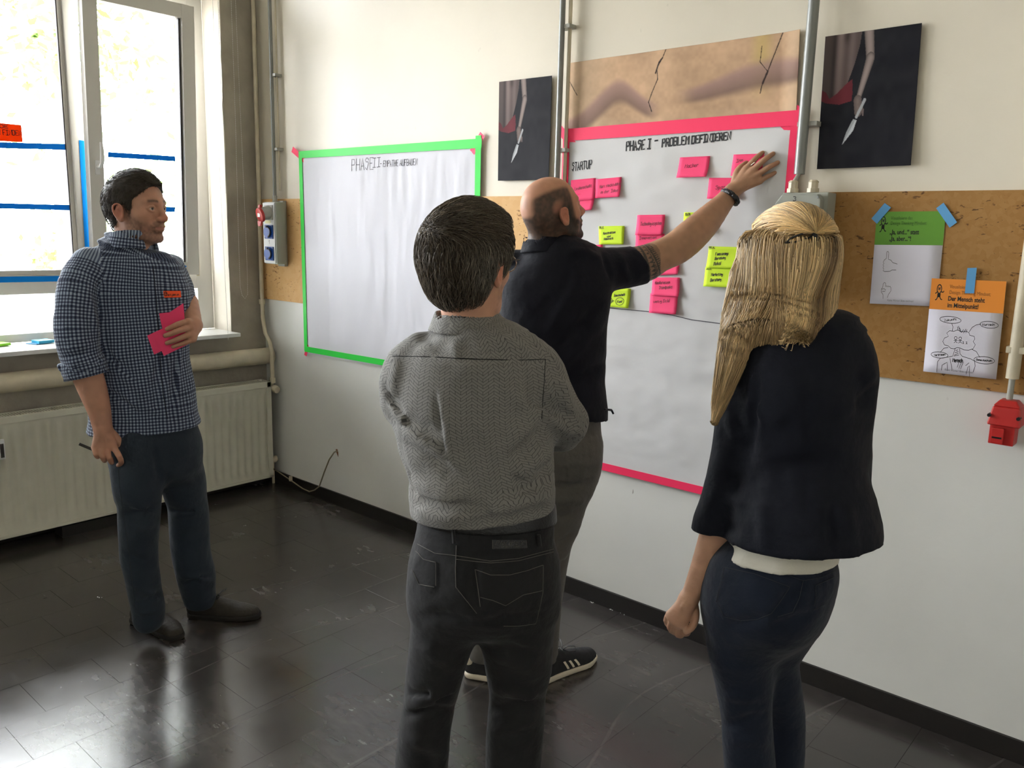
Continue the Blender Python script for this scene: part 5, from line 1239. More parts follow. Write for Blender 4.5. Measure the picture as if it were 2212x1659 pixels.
# ================================================================ cloth and skin materials
M_SKIN = mat('skin', None, .52, attr='Col', spec=.35, sss=.12, bump=.08, bscale=180)
def uv_mat(name, build, rough=.8, sheen=.1, bump=.25, bscale=900):
    m = bpy.data.materials.new(name); m.use_nodes = True; nt = m.node_tree; N = nt.nodes; L = nt.links; p = N['Principled BSDF']
    p.inputs['Roughness'].default_value = rough; p.inputs['Specular IOR Level'].default_value = .2; p.inputs['Sheen Weight'].default_value = sheen
    uv = N.new('ShaderNodeUVMap'); uv.uv_map = 'UVMap'; sp = N.new('ShaderNodeSeparateXYZ'); L.new(uv.outputs[0], sp.inputs[0])
    def op(o, a, b=None, c=None):
        n = N.new('ShaderNodeMath'); n.operation = o
        for i, v in enumerate((a, b, c)):
            if v is None: continue
            if isinstance(v, (int, float)): n.inputs[i].default_value = v
            else: L.new(v, n.inputs[i])
        return n.outputs[0]
    def mix(f, a, b):
        n = N.new('ShaderNodeMix'); n.data_type = 'RGBA'
        if isinstance(f, (int, float)): n.inputs[0].default_value = f
        else: L.new(f, n.inputs[0])
        for i, v in ((6, a), (7, b)):
            if isinstance(v, tuple): n.inputs[i].default_value = v + (1,)
            else: L.new(v, n.inputs[i])
        return n.outputs[2]
    def noise(s, d=3, vec=None):
        n = N.new('ShaderNodeTexNoise'); n.inputs['Scale'].default_value = s; n.inputs['Detail'].default_value = d; L.new(vec or uv.outputs[0], n.inputs['Vector']); return n.outputs[0]
    col = build(sp.outputs[0], sp.outputs[1], op, mix, noise); L.new(col, p.inputs['Base Color'])
    b = N.new('ShaderNodeBump'); b.inputs['Strength'].default_value = bump; b.inputs['Distance'].default_value = .003; L.new(noise(bscale, 2), b.inputs['Height'])
    g = N.new('ShaderNodeNewGeometry'); b2 = N.new('ShaderNodeBump'); b2.inputs['Strength'].default_value = .5; b2.inputs['Distance'].default_value = .012; L.new(noise(22, 3, g.outputs['Position']), b2.inputs['Height'])
    L.new(b2.outputs[0], b.inputs['Normal']); L.new(b.outputs[0], p.inputs['Normal'])
    return m
def _check(u, v, op, mix, noise):
    P = .0118
    fu = op('FRACT', op('DIVIDE', u, P)); fv = op('FRACT', op('DIVIDE', v, P)); mu = op('LESS_THAN', fu, .50); mv = op('LESS_THAN', fv, .50)
    s = op('ADD', op('MULTIPLY', mu, .5), op('MULTIPLY', mv, .5)); n = op('MULTIPLY_ADD', noise(7, 3), .5, .72)
    c = mix(op('GREATER_THAN', s, .25), (.014, .018, .040), (.070, .092, .150)); c = mix(op('GREATER_THAN', s, .75), c, (.30, .36, .45))
    return c
M_CHECK = uv_mat('checked_shirt', _check)
def _herr(u, v, op, mix, noise):
    cu = op('DIVIDE', u, .0215); f = op('FRACT', cu); par = op('FRACT', op('MULTIPLY', op('FLOOR', cu), .5)); sg = op('MULTIPLY_ADD', op('GREATER_THAN', par, .25), -2.0, 1.0)
    h = op('ADD', v, op('MULTIPLY', op('MULTIPLY', sg, op('SUBTRACT', f, .5)), .0150)); ln = op('LESS_THAN', op('FRACT', op('DIVIDE', h, .0066)), .17)
    k = op('FLOOR', op('DIVIDE', h, .0066)); e = op('LESS_THAN', op('FRACT', op('ADD', op('DIVIDE', u, .0215), op('MULTIPLY', k, .5))), .045)
    n = noise(400, 2)
    base = mix(n, (.165, .162, .150), (.225, .220, .205)); return mix(op('MULTIPLY', op('MAXIMUM', ln, e), .8), base, (.035, .035, .035))
M_HERR = uv_mat('herringbone_shirt', _herr)
def denim(a, b, wear):
    def f(u, v, op, mix, noise):
        c = mix(noise(14, 6), a, b); return mix(op('MULTIPLY', op('LESS_THAN', op('FRACT', op('ADD', op('DIVIDE', u, .0022), op('DIVIDE', v, .0016))), .4), wear), c, tuple(min(1, x * 2.4) for x in b))
    return f
M_JBLK = uv_mat('black_jeans', denim((.008, .008, .009), (.017, .017, .018), .22))
M_JBLUE = uv_mat('dark_blue_jeans', denim((.012, .018, .028), (.024, .034, .048), .22))
M_JNAVY = uv_mat('navy_skinny_jeans', denim((.004, .007, .016), (.009, .014, .028), .15))
M_PGREY = uv_mat('grey_chinos', denim((.065, .060, .054), (.11, .102, .090), .15))
M_NAVY = uv_mat('navy_polo', denim((.0045, .005, .010), (.0075, .008, .014), .1), sheen=.05)
M_BLAZ = uv_mat('navy_blazer', denim((.0035, .0045, .009), (.006, .0075, .014), .1), sheen=.03)
M_WHITE = uv_mat('cream_shirt', denim((.60, .58, .50), (.66, .64, .56), .0))
M_LEATH = mat('black_leather', (.09, .09, .09), .4, var=.2, vscale=40, bump=.2, bscale=200)
M_SHOE = mat('worn_dark_shoe', (.17, .15, .12), .7, var=.3, vscale=30, bump=.3, bscale=90)
M_SOLED = mat('dark_sole', (.09, .08, .07), .8)
M_SNK = mat('dark_suede_sneaker', (.13, .13, .14), .85, var=.2, vscale=60); M_SOLEW = mat('white_rubber', (.84, .80, .72), .55, var=.06)
M_STITCH = mat('jeans_stitching', (.34, .33, .31), .8); M_STITCHB = mat('navy_stitching', (.16, .18, .20), .8)
M_HAIRB = mat('hair_blond', None, .42, attr='Col', spec=.45); M_HAIRD = mat('hair_brown', None, .5, attr='Col', spec=.35)
M_METAL = mat('thin_metal', (.80, .78, .72), .25, metal=1.0)

def line3(pose_pts, body, d0, d1, r, name, m, parent, lift=.0004, dens=8):
    """thin cord laid on a surface along a pixel path"""
    pts = []
    for a, c in zip(pose_pts[:-1], pose_pts[1:]):
        n = max(1, int(math.hypot(c[0] - a[0], c[1] - a[1]) / dens)); pts += [(a[0] + (c[0] - a[0]) * i / n, a[1] + (c[1] - a[1]) * i / n) for i in range(n)]
    pts.append(pose_pts[-1]); P = body.snap(pts, d0, d1, lift)
    return MB().tube(list(P), r, 5).build(name, m, parent, smooth=True)
def inpoly_disp(poly, amp, depth_lo, depth_hi):
    def f(p):
        q = project(p); z = np.linalg.norm(p - CAM, axis=1); m = poly_in(q[:, 0], q[:, 1], poly) & (z > depth_lo) & (z < depth_hi); return np.where(m, -amp, 0.0)
    return f
def inner(tubes, k=.84):
    out = []
    for t in tubes:
        q = Tube.__new__(Tube); q.__dict__.update(t.__dict__); q.a = t.a * k - .004; q.b = t.b * k - .004; q.a = np.maximum(q.a, .01); q.b = np.maximum(q.b, .01); out.append(q)
    return out
def trim(t, i0=0, i1=None):
    q = Tube.__new__(Tube); q.__dict__.update(t.__dict__); q.P = t.P[i0:i1]; q.a = t.a[i0:i1]; q.b = t.b[i0:i1]; q.L = t.L[i0:i1]; return q
def coarse(tubes, sleeves=(), k=4):
    B = Body()
    for t in inner(list(tubes) + [trim(q, 0, -k) for q in sleeves]): B.add(t, .02)
    return B.mesh(.013)
def cmesh(body, h, name, m, parent, uvt, lo=None, hi=None):
    V, F = body.mesh(h, lo, hi); return obj_mesh(name, V, F, parent, m, uvt=uvt), V, F
def hair_cols(base, var, warm=0.0):
    base = np.array(base)
    def f(rr, n, roots): k = rr.rand(n, 1); return np.clip(base * (1 - var + 2 * var * k) + warm * np.array([.05, .03, .005]) * (rr.rand(n, 1) ** 3), 0, 1)
    return f

# ================================================================ man in the checked shirt
A = Pose((1.60, -1.385)); FA = nrm(.8 * A.R - .6 * A.F); RA = np.cross(FA, [0, 0, 1])
pa = empty('person', A.base, 'man standing by the window in a blue checked shirt holding pink notes and a pen', 'person')
hA = Head(A.J(299, 452), FA, sc=1.06)
BA = Body(); hA.build(BA, jaw=1.12, fat=.004, nose=.96)
BA.add(Tube([hA.w((0, -.03, -.03)), hA.w((0, -.028, -.10)), A.J(288, 545), A.J(290, 575)], [.060, .066, .075, .09], [.062, .068, .07, .08], A.R), .03)
skinA = (.46, .245, .165)
def arm_fine(pts, extra, h=.0032, z=None):
    B = Body(); B.add(pts, .01)
    for e, k in extra: B.add(e, k)
    return B
torsoA = A.rows([(520, 250, 330, .0, .055), (532, 240, 338, .0, .062), (545, 214, 350, 0, .085), (570, 180, 385, 0, .11), (628, 160, 402, 0, .125), (700, 172, 404, 0, .130), (760, 188, 402, 0, .135), (820, 200, 408, 0, .135), (870, 204, 418, 0, .135), (935, 199, 429, 0, .142)])
slR = A.limb([(190, 572, -.05, 36), (170, 620, -.09, 43), (163, 690, -.12, 41), (168, 745, -.13, 42), (184, 798, -.13, 40)])
slL = A.limb([(366, 575, .06, 30), (384, 610, .07, 26), (398, 650, .05, 23), (406, 676, .02, 22)])
fR = A.limb([(170, 745, -.12, 33), (186, 800, -.13, 32), (203, 850, -.135, 28), (215, 890, -.14, 23), (222, 925, -.14, 19.5)], flat=.85)
hm = [(205, 966), (217, 968), (231, 969), (247, 968)]
exR = [(A.limb([(222, 925, -.14, 15), (x, y, -.15, 7.6)]), .010) for x, y in hm]
exR += [(A.limb([(204, 966, -.15, 6.2), (207, 981, -.168, 5.5), (211, 987, -.145, 5.0), (208, 979, -.125, 4.6)], 2), .002),
        (A.limb([(217, 968, -.15, 6.6), (221, 986, -.170, 5.9), (226, 995, -.148, 5.3), (224, 986, -.125, 4.8)], 2), .002),
        (A.limb([(231, 969, -.15, 6.6), (236, 989, -.170, 5.9), (241, 999, -.148, 5.3), (239, 990, -.125, 4.8)], 2), .002),
        (A.limb([(247, 968, -.15, 6.6), (257, 985, -.168, 6.1), (262, 999, -.15, 5.6), (256, 1005, -.13, 5.0)], 2), .002),
        (A.limb([(232, 930, -.13, 11), (253, 948, -.125, 8.6), (262, 968, -.12, 6.6), (268, 985, -.125, 5.4)], 2), .010)]
AR = arm_fine(fR, exR); AR.disp.append(folds([(A.J(222, 930, -.165), A.J(x, y - 4, -.168), .003, .0016) for x, y in hm]))
fL = A.limb([(406, 655, .04, 22), (411, 672, .0, 20), (415, 688, -.05, 19), (418, 703, -.10, 18)])
exL = [(A.limb([(419, 703, -.10, 14), (x, y, -.145, 8)]), .012) for x, y in ((405, 695), (411, 707), (414, 721), (417, 733))]
exL += [(A.limb([(405, 695, -.145, 7), (385, 700, -.165, 6), (372, 706, -.162, 5.6), (361, 711, -.155, 4.8)], 2), .004),
        (A.limb([(411, 707, -.145, 7.2), (388, 714, -.172, 6.2), (372, 720, -.168, 5.8), (357, 725, -.158, 5)], 2), .004),
        (A.limb([(414, 721, -.145, 7), (392, 729, -.170, 6), (376, 736, -.166, 5.6), (361, 741, -.156, 4.8)], 2), .004),
        (A.limb([(417, 733, -.14, 6.4), (400, 740, -.162, 5.4), (388, 744, -.160, 5), (374, 749, -.152, 4.4)], 2), .004),
        (A.limb([(412, 700, -.11, 8), (395, 705, -.120, 7), (380, 712, -.125, 6)], 2), .006)]
AL = arm_fine(fL, exL)
legAR = A.limb([(290, 960, -.06, 50), (296, 1051, -.08, 49), (300, 1090, -.08, 44), (299, 1140, -.08, 42), (300, 1195, -.07, 38), (311, 1264, -.06, 35), (320, 1312, -.05, 34), (321, 1335, -.05, 32)])
legAL = A.limb([(380, 960, .05, 50), (397, 1051, .07, 46), (405, 1090, .08, 42), (409, 1142, .08, 41), (414, 1195, .08, 40), (424, 1250, .09, 40), (431, 1288, .10, 35)])
hipA = A.rows([(880, 226, 412, 0, .112), (930, 234, 420, 0, .115), (980, 244, 430, 0, .115), (1010, 258, 428, 0, .10)], cap=.7)
Vb, Fb = join([BA.mesh(.0032, lo=[-9, -9, 1.36]), AR.mesh(.003), AL.mesh(.003), coarse([hipA, legAR, legAL], [torsoA, slR, slL])])
hairline = [(.105, .075), (.072, .083), (.060, .058), (.035, .030), (.028, -.022), (.012, -.022), (.004, .012), (-.030, .010), (-.036, -.035), (-.048, -.092), (-.16, -.095), (-.16, .16), (.105, .16)]
def hairbody(hd, poly, thick, ztop=0.0, back=0.0, amp=.003, front=0.0):
    B = Body(); B.add(hd.E((0, -.016 - back / 2, .036), (.0765 + thick, .098 + thick + back / 2, .083 + thick)), .001); B.add(hd.E((0, -.05, .005), (.066 + thick, .058 + thick, .06 + thick)), .03)
    B.add(hd.E((0, -.045, -.045), (.058 + thick * .5, .050 + thick * .5, .05)), .03)
    if ztop: B.add(hd.E((0, .005, .06 + ztop), (.062, .078, .062)), .03)
    if front: B.add(hd.E((.005, .055, .085 + front), (.045, .030, .022)), .02)
    P = np.array(poly)
    def clip(p):
        q = hd.loc(p); x, y = q[:, 1], q[:, 2]; d = np.full(len(p), 9.)
        for i in range(len(P)): d = np.minimum(d, seg_d(x, y, *P[i], *P[(i + 1) % len(P)])[0])
        s = np.where(poly_in(x, y, P), -d, d) * hd.sc; return s
    B.clipf = clip; f0 = ripple(amp, (60, 60, 60), 3.1, .6); f1 = ripple(amp * .6, (140, 140, 140), 8.1)
    B.disp.append(lambda p: f0(p) * .6 + f1(p) + thick * .8 * sst(.01, -.085, hd.loc(p)[:, 2])); call = Body.__call__
    class HB(Body):
        def __call__(s, p, fine=True):
            d = call(s, p, fine); return smax(d, clip(p) + 0.0, .014)
    h = HB(); h.clipf = clip; h.ops = B.ops; h.disp = B.disp; h.cuts = B.cuts; return h
colA = hA.skin(Vb, skinA, beard=.42)
obj_mesh('body', Vb, Fb, pa, M_SKIN, col=colA)
HB = hairbody(hA, hairline, .010, .010, amp=.0025)
V, F = HB.mesh(.0045); dk = np.array([.030, .022, .014])
obj_mesh('hair', V, F, pa, M_HAIRD, col=np.tile(dk, (len(V), 1)))
rr = np.random.RandomState(4); rt = surf_points(V, F, 4200, rr)
rt = rt[HB.grad(rt)[:, 2] > -.85]
def flowA(P, t, r):
    q = hA.loc(P); top = sst(.05, .09, q[:, 2])[:, None]; return (hA.M[1] * 1.0 + hA.M[2] * .25) * top + (np.array([0, 0, -1.]) - hA.M[1] * .35) * (1 - top)
strands('hair_strands', rt, Smooth(HB), flowA, 4, .0045, .0006, pa, M_HAIRD, lift=.003, seed=2, colf=hair_cols((.042, .031, .019), .5), jit=.25)
# shirt
cR = A.J(186, 806, -.13); dR = nrm(A.J(203, 850, -.135) - A.J(170, 745, -.12)); dL = nrm(A.J(418, 703, -.1) - A.J(406, 655, .04)); cL = A.J(409, 684, .0)
SH = Body(); SH.add(torsoA, .01); SH.add(Clip(slR, cR, dR), .03); SH.add(Clip(slL, cL, dL), .03)
hc = A.J(315, 925, 0); SH.cut(hc, nrm(np.array([0, 0, -1.]) + A.R * .04))
cR = A.J(186, 806, -.13); dR = nrm(A.J(203, 850, -.135) - A.J(170, 745, -.12)); dL = nrm(A.J(418, 703, -.1) - A.J(406, 655, .04)); cL = A.J(409, 684, .0)
jj = A.J
SH.disp.append(ripple(.007, (13, 13, 8), 1.7, .6)); SH.disp.append(ripple(.0028, (40, 40, 24), 5.7, .5))
SH.disp.append(pfolds(SH, [(150, 640, 178, 740, .014, .009), (190, 620, 212, 740, .012, .010), (214, 600, 222, 700, .012, -.012), (225, 760, 300, 820, .014, -.010), (230, 800, 330, 850, .014, .009),
    (222, 830, 300, 900, .012, -.009), (330, 760, 300, 900, .016, .009), (380, 770, 372, 905, .012, -.010), (345, 590, 355, 650, .014, -.007), (392, 700, 384, 850, .012, .008), (340, 770, 335, 900, .010, -.008),
    (140, 765, 205, 772, .010, -.009), (140, 745, 205, 750, .009, .008), (235, 570, 290, 640, .016, -.007), (260, 700, 245, 860, .018, .008), (260, 860, 350, 900, .012, .008), (190, 560, 230, 620, .014, .008)], 2.4, 4.2))
cmesh(SH, .0055, 'shirt', M_CHECK, pa, [torsoA, slR, slL])
CF = Body(); CF.add(Tube([cR - dR * .05, cR - dR * .01, cR + dR * .006], [.072, .076, .072], [.068, .070, .066], A.R), .005); CF.cut(cR + dR * .012, dR); CF.cut(cR - dR * .055, -dR); CF.disp.append(ripple(.009, (30, 30, 60), 2.2, .8)); CF.disp.append(ripple(.004, (70, 70, 90), 4.2, .8))
cmesh(CF, .004, 'cuff', M_CHECK, pa, [Tube([cR - dR * .05, cR + dR * .01], .07, .07, A.R)])
CF = Body(); CF.add(Tube([cL - dL * .035, cL, cL + dL * .006], [.041, .043, .041], None, A.R), .005); CF.cut(cL + dL * .01, dL); CF.cut(cL - dL * .04, -dL); CF.disp.append(ripple(.006, (40, 40, 60), 2.2, .8))
cmesh(CF, .004, 'cuff', M_CHECK, pa, [Tube([cL - dL * .04, cL + dL * .01], .042, .042, A.R)])
# collar: an open band standing round the neck
def collar(pose, parent, m, cx, yt, yb_, wt, wb, bt, bb, off, thick, opening=None, tilt=0.0, name='collar', uvn=None, front=None, h=.0035):
    B = Body(); p0 = pose.J(cx[0], yt, off); p1 = pose.J(cx[1], yb_, off); s0 = pose.px_m(p0)
    o = Tube([p0 + np.array([0, 0, .001]), p1], [wt * s0, wb * s0], [bt, bb], pose.R, cap=3); i = Tube([p0 + (p0 - p1) * .6, p1 + (p1 - p0) * .6], [wt * s0 - thick, wb * s0 - thick], [bt - thick, bb - thick], pose.R, cap=4)
    B.add(o, .002); B.sub(i, .003); up = nrm(p0 - p1)
    tn = nrm(np.array([0, 0, 1.]) + pose.F * tilt); B.cut(p0, tn); B.cut(p1, -tn)
    if opening is not None: 
        c = (p0 + p1) / 2; B.sub(Tube([c + opening * .02, c + opening * .25], [.012, .05], [.2, .2], np.cross(opening, [0, 0, 1])), .01)
    B.disp.append(ripple(.0015, (30, 30, 30), 2.))
    return cmesh(B, h, name, m, parent, [o])
collar(A, pa, M_CHECK, (286, 284), 512, 553, 48, 60, .085, .105, .0, .008, opening=nrm(.85 * A.R - .75 * A.F), tilt=.35)
# placket edge and buttons
line3([(330, 575), (337, 640), (345, 760), (352, 850), (362, 905)], SH, 2.9, 3.8, .0014, 'placket_edge', M_NAVY, pa)
# name tag
def surf_patch(name, poly_px, body, d0, d1, m, parent, lift=.002, nu=6, nv=4):
    TL, TR, BR, BL = [np.array(q, float) for q in poly_px]; pts = []
    for j in range(nv + 1):
        for i in range(nu + 1): u, v = i / nu, j / nv; pts.append(TL*(1-u)*(1-v) + TR*u*(1-v) + BR*u*v + BL*(1-u)*v)
    P = body.snap(pts, d0, d1, lift); b = MB().add(list(P), [(j*(nu+1)+i, j*(nu+1)+i+1, (j+1)*(nu+1)+i+1, (j+1)*(nu+1)+i) for j in range(nv) for i in range(nu)])
    return b.build(name, m, parent, smooth=True), P
tg_, TP = surf_patch('name_tag', ((352, 629), (389, 628.5), (390, 642), (354, 643)), SH, 2.6, 4.0, mat('name_tag_orange', (1., .36, .14), .6), pa, .004, 3, 2)
tg_['label'] = 'orange name tag with black handwriting'
for i, (t, x0, x1, hh) in enumerate((('B', 356, 361, 8), ('enjamin', 363, 386, 5))):
    st, tot = strokes(t); pl = place(st, tot - .24, x0, -639, x1, -638.5, hh, .03, 0, 3 + i)
    def sfp(u, v, lift):
        e1 = TP[3] - TP[0]; c = TP[5]; n = nrm(np.cross(TP[3] - TP[0], TP[8] - TP[0])); n = n if n @ (CAM - c) > 0 else -n; r = ray(u, -v); return CAM + r * (np.dot(TP[0] + n * .0055 - CAM, n) / np.dot(r, n))
    pl2 = []
    for q in pl:
        Q = [sfp(a, b_, 0) for a, b_ in q]; pl2.append(Q)
    b = MB()
    for Q in pl2:
        if len(Q) > 1: b.tube(Q, .0009 if i else .0014, 4)
    b.build('handwriting', M_BLACKINK, tg_)
# jeans
JA = Body(); JA.add(hipA, .02); JA.add(legAR, .05); JA.add(legAL, .05); JA.cut((0, 0, .055), (0, 0, -1)); JA.cut(A.J(320, 885), (0, 0, 1))
JA.disp.append(pfolds(JA, [(262, 1075, 330, 1110, .014, .010), (262, 1120, 335, 1095, .014, -.010), (300, 1150, 335, 1125, .012, .008), (365, 1095, 440, 1110, .012, -.010), (370, 1120, 445, 1095, .014, .010), (385, 1235, 455, 1262, .012, .010), (385, 1262, 460, 1245, .012, -.009), (275, 1262, 345, 1285, .012, .010), (290, 1300, 350, 1282, .012, -.009), (290, 1318, 350, 1322, .010, .006), (330, 960, 345, 1040, .012, -.006), (270, 1190, 330, 1215, .014, -.006), (345, 1010, 420, 1040, .016, .006)], 2.4, 4.2))
JA.disp.append(ripple(.004, (18, 18, 12), 4.4, .5)); cmesh(JA, .0065, 'jeans', M_JBLUE, pa, [legAR, legAL, hipA])
line3([(255, 1010), (262, 1080), (277, 1180), (285, 1250), (292, 1320)], JA, 2.8, 3.9, .0009, 'side_seam', M_STITCHB, pa)
q1, q2 = on_z(291, 1338), on_z(392, 1386); shoe('shoe', q1, q1 + nrm(q2 - q1) * .315, pa, M_SHOE, M_SOLED, side=-1)
q1, q2 = on_z(405, 1330), on_z(550, 1333); shoe('shoe', q1, q1 + nrm(q2 - q1) * .315, pa, M_SHOE, M_SOLED, side=1)
# what he holds
pen = MB().tube([A.J(171, 959, -.14), A.J(197, 970, -.142), A.J(240, 987, -.142)], .0052, 10).build('pen', mat('pen_black', (.10, .09, .07), .35), smooth=True); tag(pen, 'slim black pen held in the lowered hand of the checked shirt man', 'pen')
HN = [([(352, 684), (396, 655), (400, 700), (362, 728)], 'held pink note with the highest corner, on top of the fan', -.118), ([(344, 677), (381, 673), (381, 738), (341, 741)], 'held pink note standing upright at the back of the fan', -.112), ([(318, 725), (376, 698), (392, 738), (333, 766)], 'held pink note pointing furthest left toward the shirt buttons', -.130), ([(337, 732), (395, 703), (412, 741), (354, 769)], 'held pink note lowest in the fan, under the fingertips', -.138)]
for q, lab, off in HN:
    c = [A.J(x, y, off) for x, y in q]; o = MB().prism(c, -A.F * .0006).build('sticky_note', M_NP); tag(o, lab, 'sticky note', 'pink notes fanned in the hand of the man in checks')
o_ = bpy.data.objects['sticky_note']
# ================================================================ man in the grey patterned shirt (seen from behind)
vG = nrm([-0.684, 0.729, 0]); G = Pose(CAM[:2] + vG[:2] * 1.76); jj = G.J
FG = nrm(.82 * G.F + .57 * G.R)
pg = empty('person', G.base, 'grey haired man seen from behind in a grey herringbone shirt and black jeans', 'person')
hG = Head(jj(1018, 572), FG, sc=.945)
BG = Body(); hG.build(BG, jaw=1.05)
BG.add(Tube([hG.w((0, -.04, -.02)), jj(1012, 650, -.01), jj(1014, 705, .0), jj(1014, 730, 0)], [.050, .059, .060, .055], [.055, .060, .058, .05], G.R), .025)
torsoG = G.rows([(684, 950, 1078, .0, .052), (697, 944, 1086, .0, .058), (716, 925, 1110, 0, .08), (740, 884, 1158, 0, .10), (775, 866, 1180, 0, .118), (830, 856, 1190, 0, .125), (900, 856, 1192, 0, .125), (960, 866, 1194, 0, .125), (1030, 885, 1198, 0, .125), (1075, 880, 1204, 0, .125), (1150, 902, 1202, 0, .115)])
slGL = G.limb([(905, 752, .0, 34), (872, 785, .0, 43), (862, 830, .01, 41), (868, 880, .05, 36), (900, 905, .14, 32), (960, 905, .22, 30), (1020, 890, .25, 28)])
slGR = G.limb([(1128, 762, .0, 34), (1168, 785, .0, 45), (1188, 840, .0, 44), (1210, 890, .02, 46), (1228, 918, .05, 42), (1205, 945, .12, 36), (1150, 930, .20, 32), (1090, 905, .26, 28)])
handG = Body(); handG.add(G.limb([(1120, 915, .24, 24), (1160, 905, .20, 22), (1180, 900, .15, 18), (1195, 918, .12, 12)]), .02)
for k in range(4): handG.add(G.limb([(1165, 893 + 10 * k, .16, 9), (1190, 905 + 9 * k, .105, 8), (1204, 925 + 8 * k, .09, 7)], 2), .004)
handG.add(G.limb([(1150, 890, .17, 9), (1172, 886, .13, 8), (1186, 890, .11, 7)], 2), .006)
legGL = G.limb([(958, 1230, .0, 72), (960, 1300, .0, 73), (959, 1357, 0, 71), (946, 1420, 0, 64), (934, 1480, 0, 59), (926, 1530, 0, 56), (917, 1586, 0, 57), (912, 1660, .0, 57), (905, 1780, .0, 54), (900, 1900, .0, 58), (899, 1945, .0, 62)])
legGR = G.limb([(1125, 1230, .02, 76), (1125, 1300, .02, 79), (1118, 1370, .02, 80), (1119, 1440, .03, 71), (1118, 1500, .03, 62), (1113, 1560, .03, 62), (1110, 1620, .03, 62), (1106, 1780, .03, 56), (1104, 1900, .03, 60), (1104, 1945, .03, 62)])
hipG = G.rows([(1080, 912, 1194, 0, .100), (1122, 908, 1198, 0, .105), (1165, 900, 1198, 0, .11), (1220, 892, 1205, -.005, .118), (1270, 887, 1207, -.008, .12), (1310, 890, 1200, 0, .10)], cap=.6)
Vb, Fb = join([BG.mesh(.0032, lo=[-9, -9, 1.34]), handG.mesh(.0032), coarse([hipG, legGL, legGR], [torsoG, slGL, slGR], 6)])
obj_mesh('body', Vb, Fb, pg, M_SKIN, col=hG.skin(Vb, (.50, .27, .18), beard=.1))
hl = [(.095, .072), (.072, .083), (.058, .060), (.040, .034), (.032, -.018), (.020, -.024), (.008, .012), (-.030, .012), (-.040, -.030), (-.045, -.088), (-.06, -.112), (-.18, -.118), (-.18, .2), (.12, .2)]
HG = hairbody(hG, hl, .013, .012, back=.008, amp=.003, front=.012); V, F = HG.mesh(.005); 
def gcol(P):      # brown crown going grey at the temples and nape
    q = hG.loc(P); k = (sst(.05, .09, np.abs(q[:, 0])) * sst(.09, .0, q[:, 2]) * .9 + sst(-.02, -.10, q[:, 2]) * .35)[:, None]; return np.array([.095, .072, .048]) * (1 - k) + np.array([.20, .18, .145]) * k
obj_mesh('hair', V, F, pg, M_HAIRD, col=gcol(V) * .6)
rr = np.random.RandomState(5); rt = surf_points(V, F, 15000, rr); rt = rt[(HG.clipf(rt) < -.001) | (hG.loc(rt)[:, 2] < .0)]; rt = rt[hG.loc(rt)[:, 2] > -.125]
whorl = np.array([-.025, -.085, .085])
def flowG(P, t, r):
    q = hG.loc(P); d = q - whorl; n = np.linalg.norm(d, axis=1)[:, None] + .01; top = sst(.03, .09, q[:, 2])[:, None]
    rad = (d / n + .35 * np.stack([-d[:, 1], d[:, 0], 0 * d[:, 0]], 1) / n) @ hG.M; fwd = hG.M[1] + .35 * hG.M[0]
    return (rad * .7 + fwd * .9) * top + (np.array([0, 0, -1.]) + .15 * hG.M[1] - .1 * hG.M[0]) * (1 - top)
def gc(r, n, roots): return np.clip(gcol(roots) * (.4 + 1.0 * r.rand(n, 1)) + (r.rand(n, 1) < .10) * np.array([.09, .085, .07]), 0, 1)
strands('hair_strands', rt, Smooth(HG), flowG, 6, .0055, .00062, pg, M_HAIRD, lift=.009, seed=3, colf=gc, jit=.22, stick=.9)
# glasses
gl = empty('glasses', (0, 0, 0)); gl.parent = pg; gl.location = (0, 0, 0); PAR['glasses'] = G.base * 1.0
GB = MB()
for sx in (-1, 1):
    MB().tube([hG.w(p) for p in ((sx * .077, -.018, .004), (sx * .079, .0, .014), (sx * .079, .045, .014), (sx * .072, .088, .012))], .0016 * hG.sc, 6).build('temple', M_DARK, pg, smooth=True)
    ring = [hG.w((sx * (.040 + .028 * math.cos(w)), .093 - .010 * (1 + math.cos(w)) * .6, .004 + .020 * math.sin(w))) for w in np.linspace(0, 2 * math.pi, 21)]
    MB().tube(ring, .0013, 6, caps=False).build('lens_rim', M_METAL, pg, smooth=True)
MB().tube([hG.w((-.012, .086, .008)), hG.w((0, .094, .011)), hG.w((.012, .086, .008))], .0013, 6).build('bridge', M_METAL, pg, smooth=True)
bpy.data.objects.remove(gl)
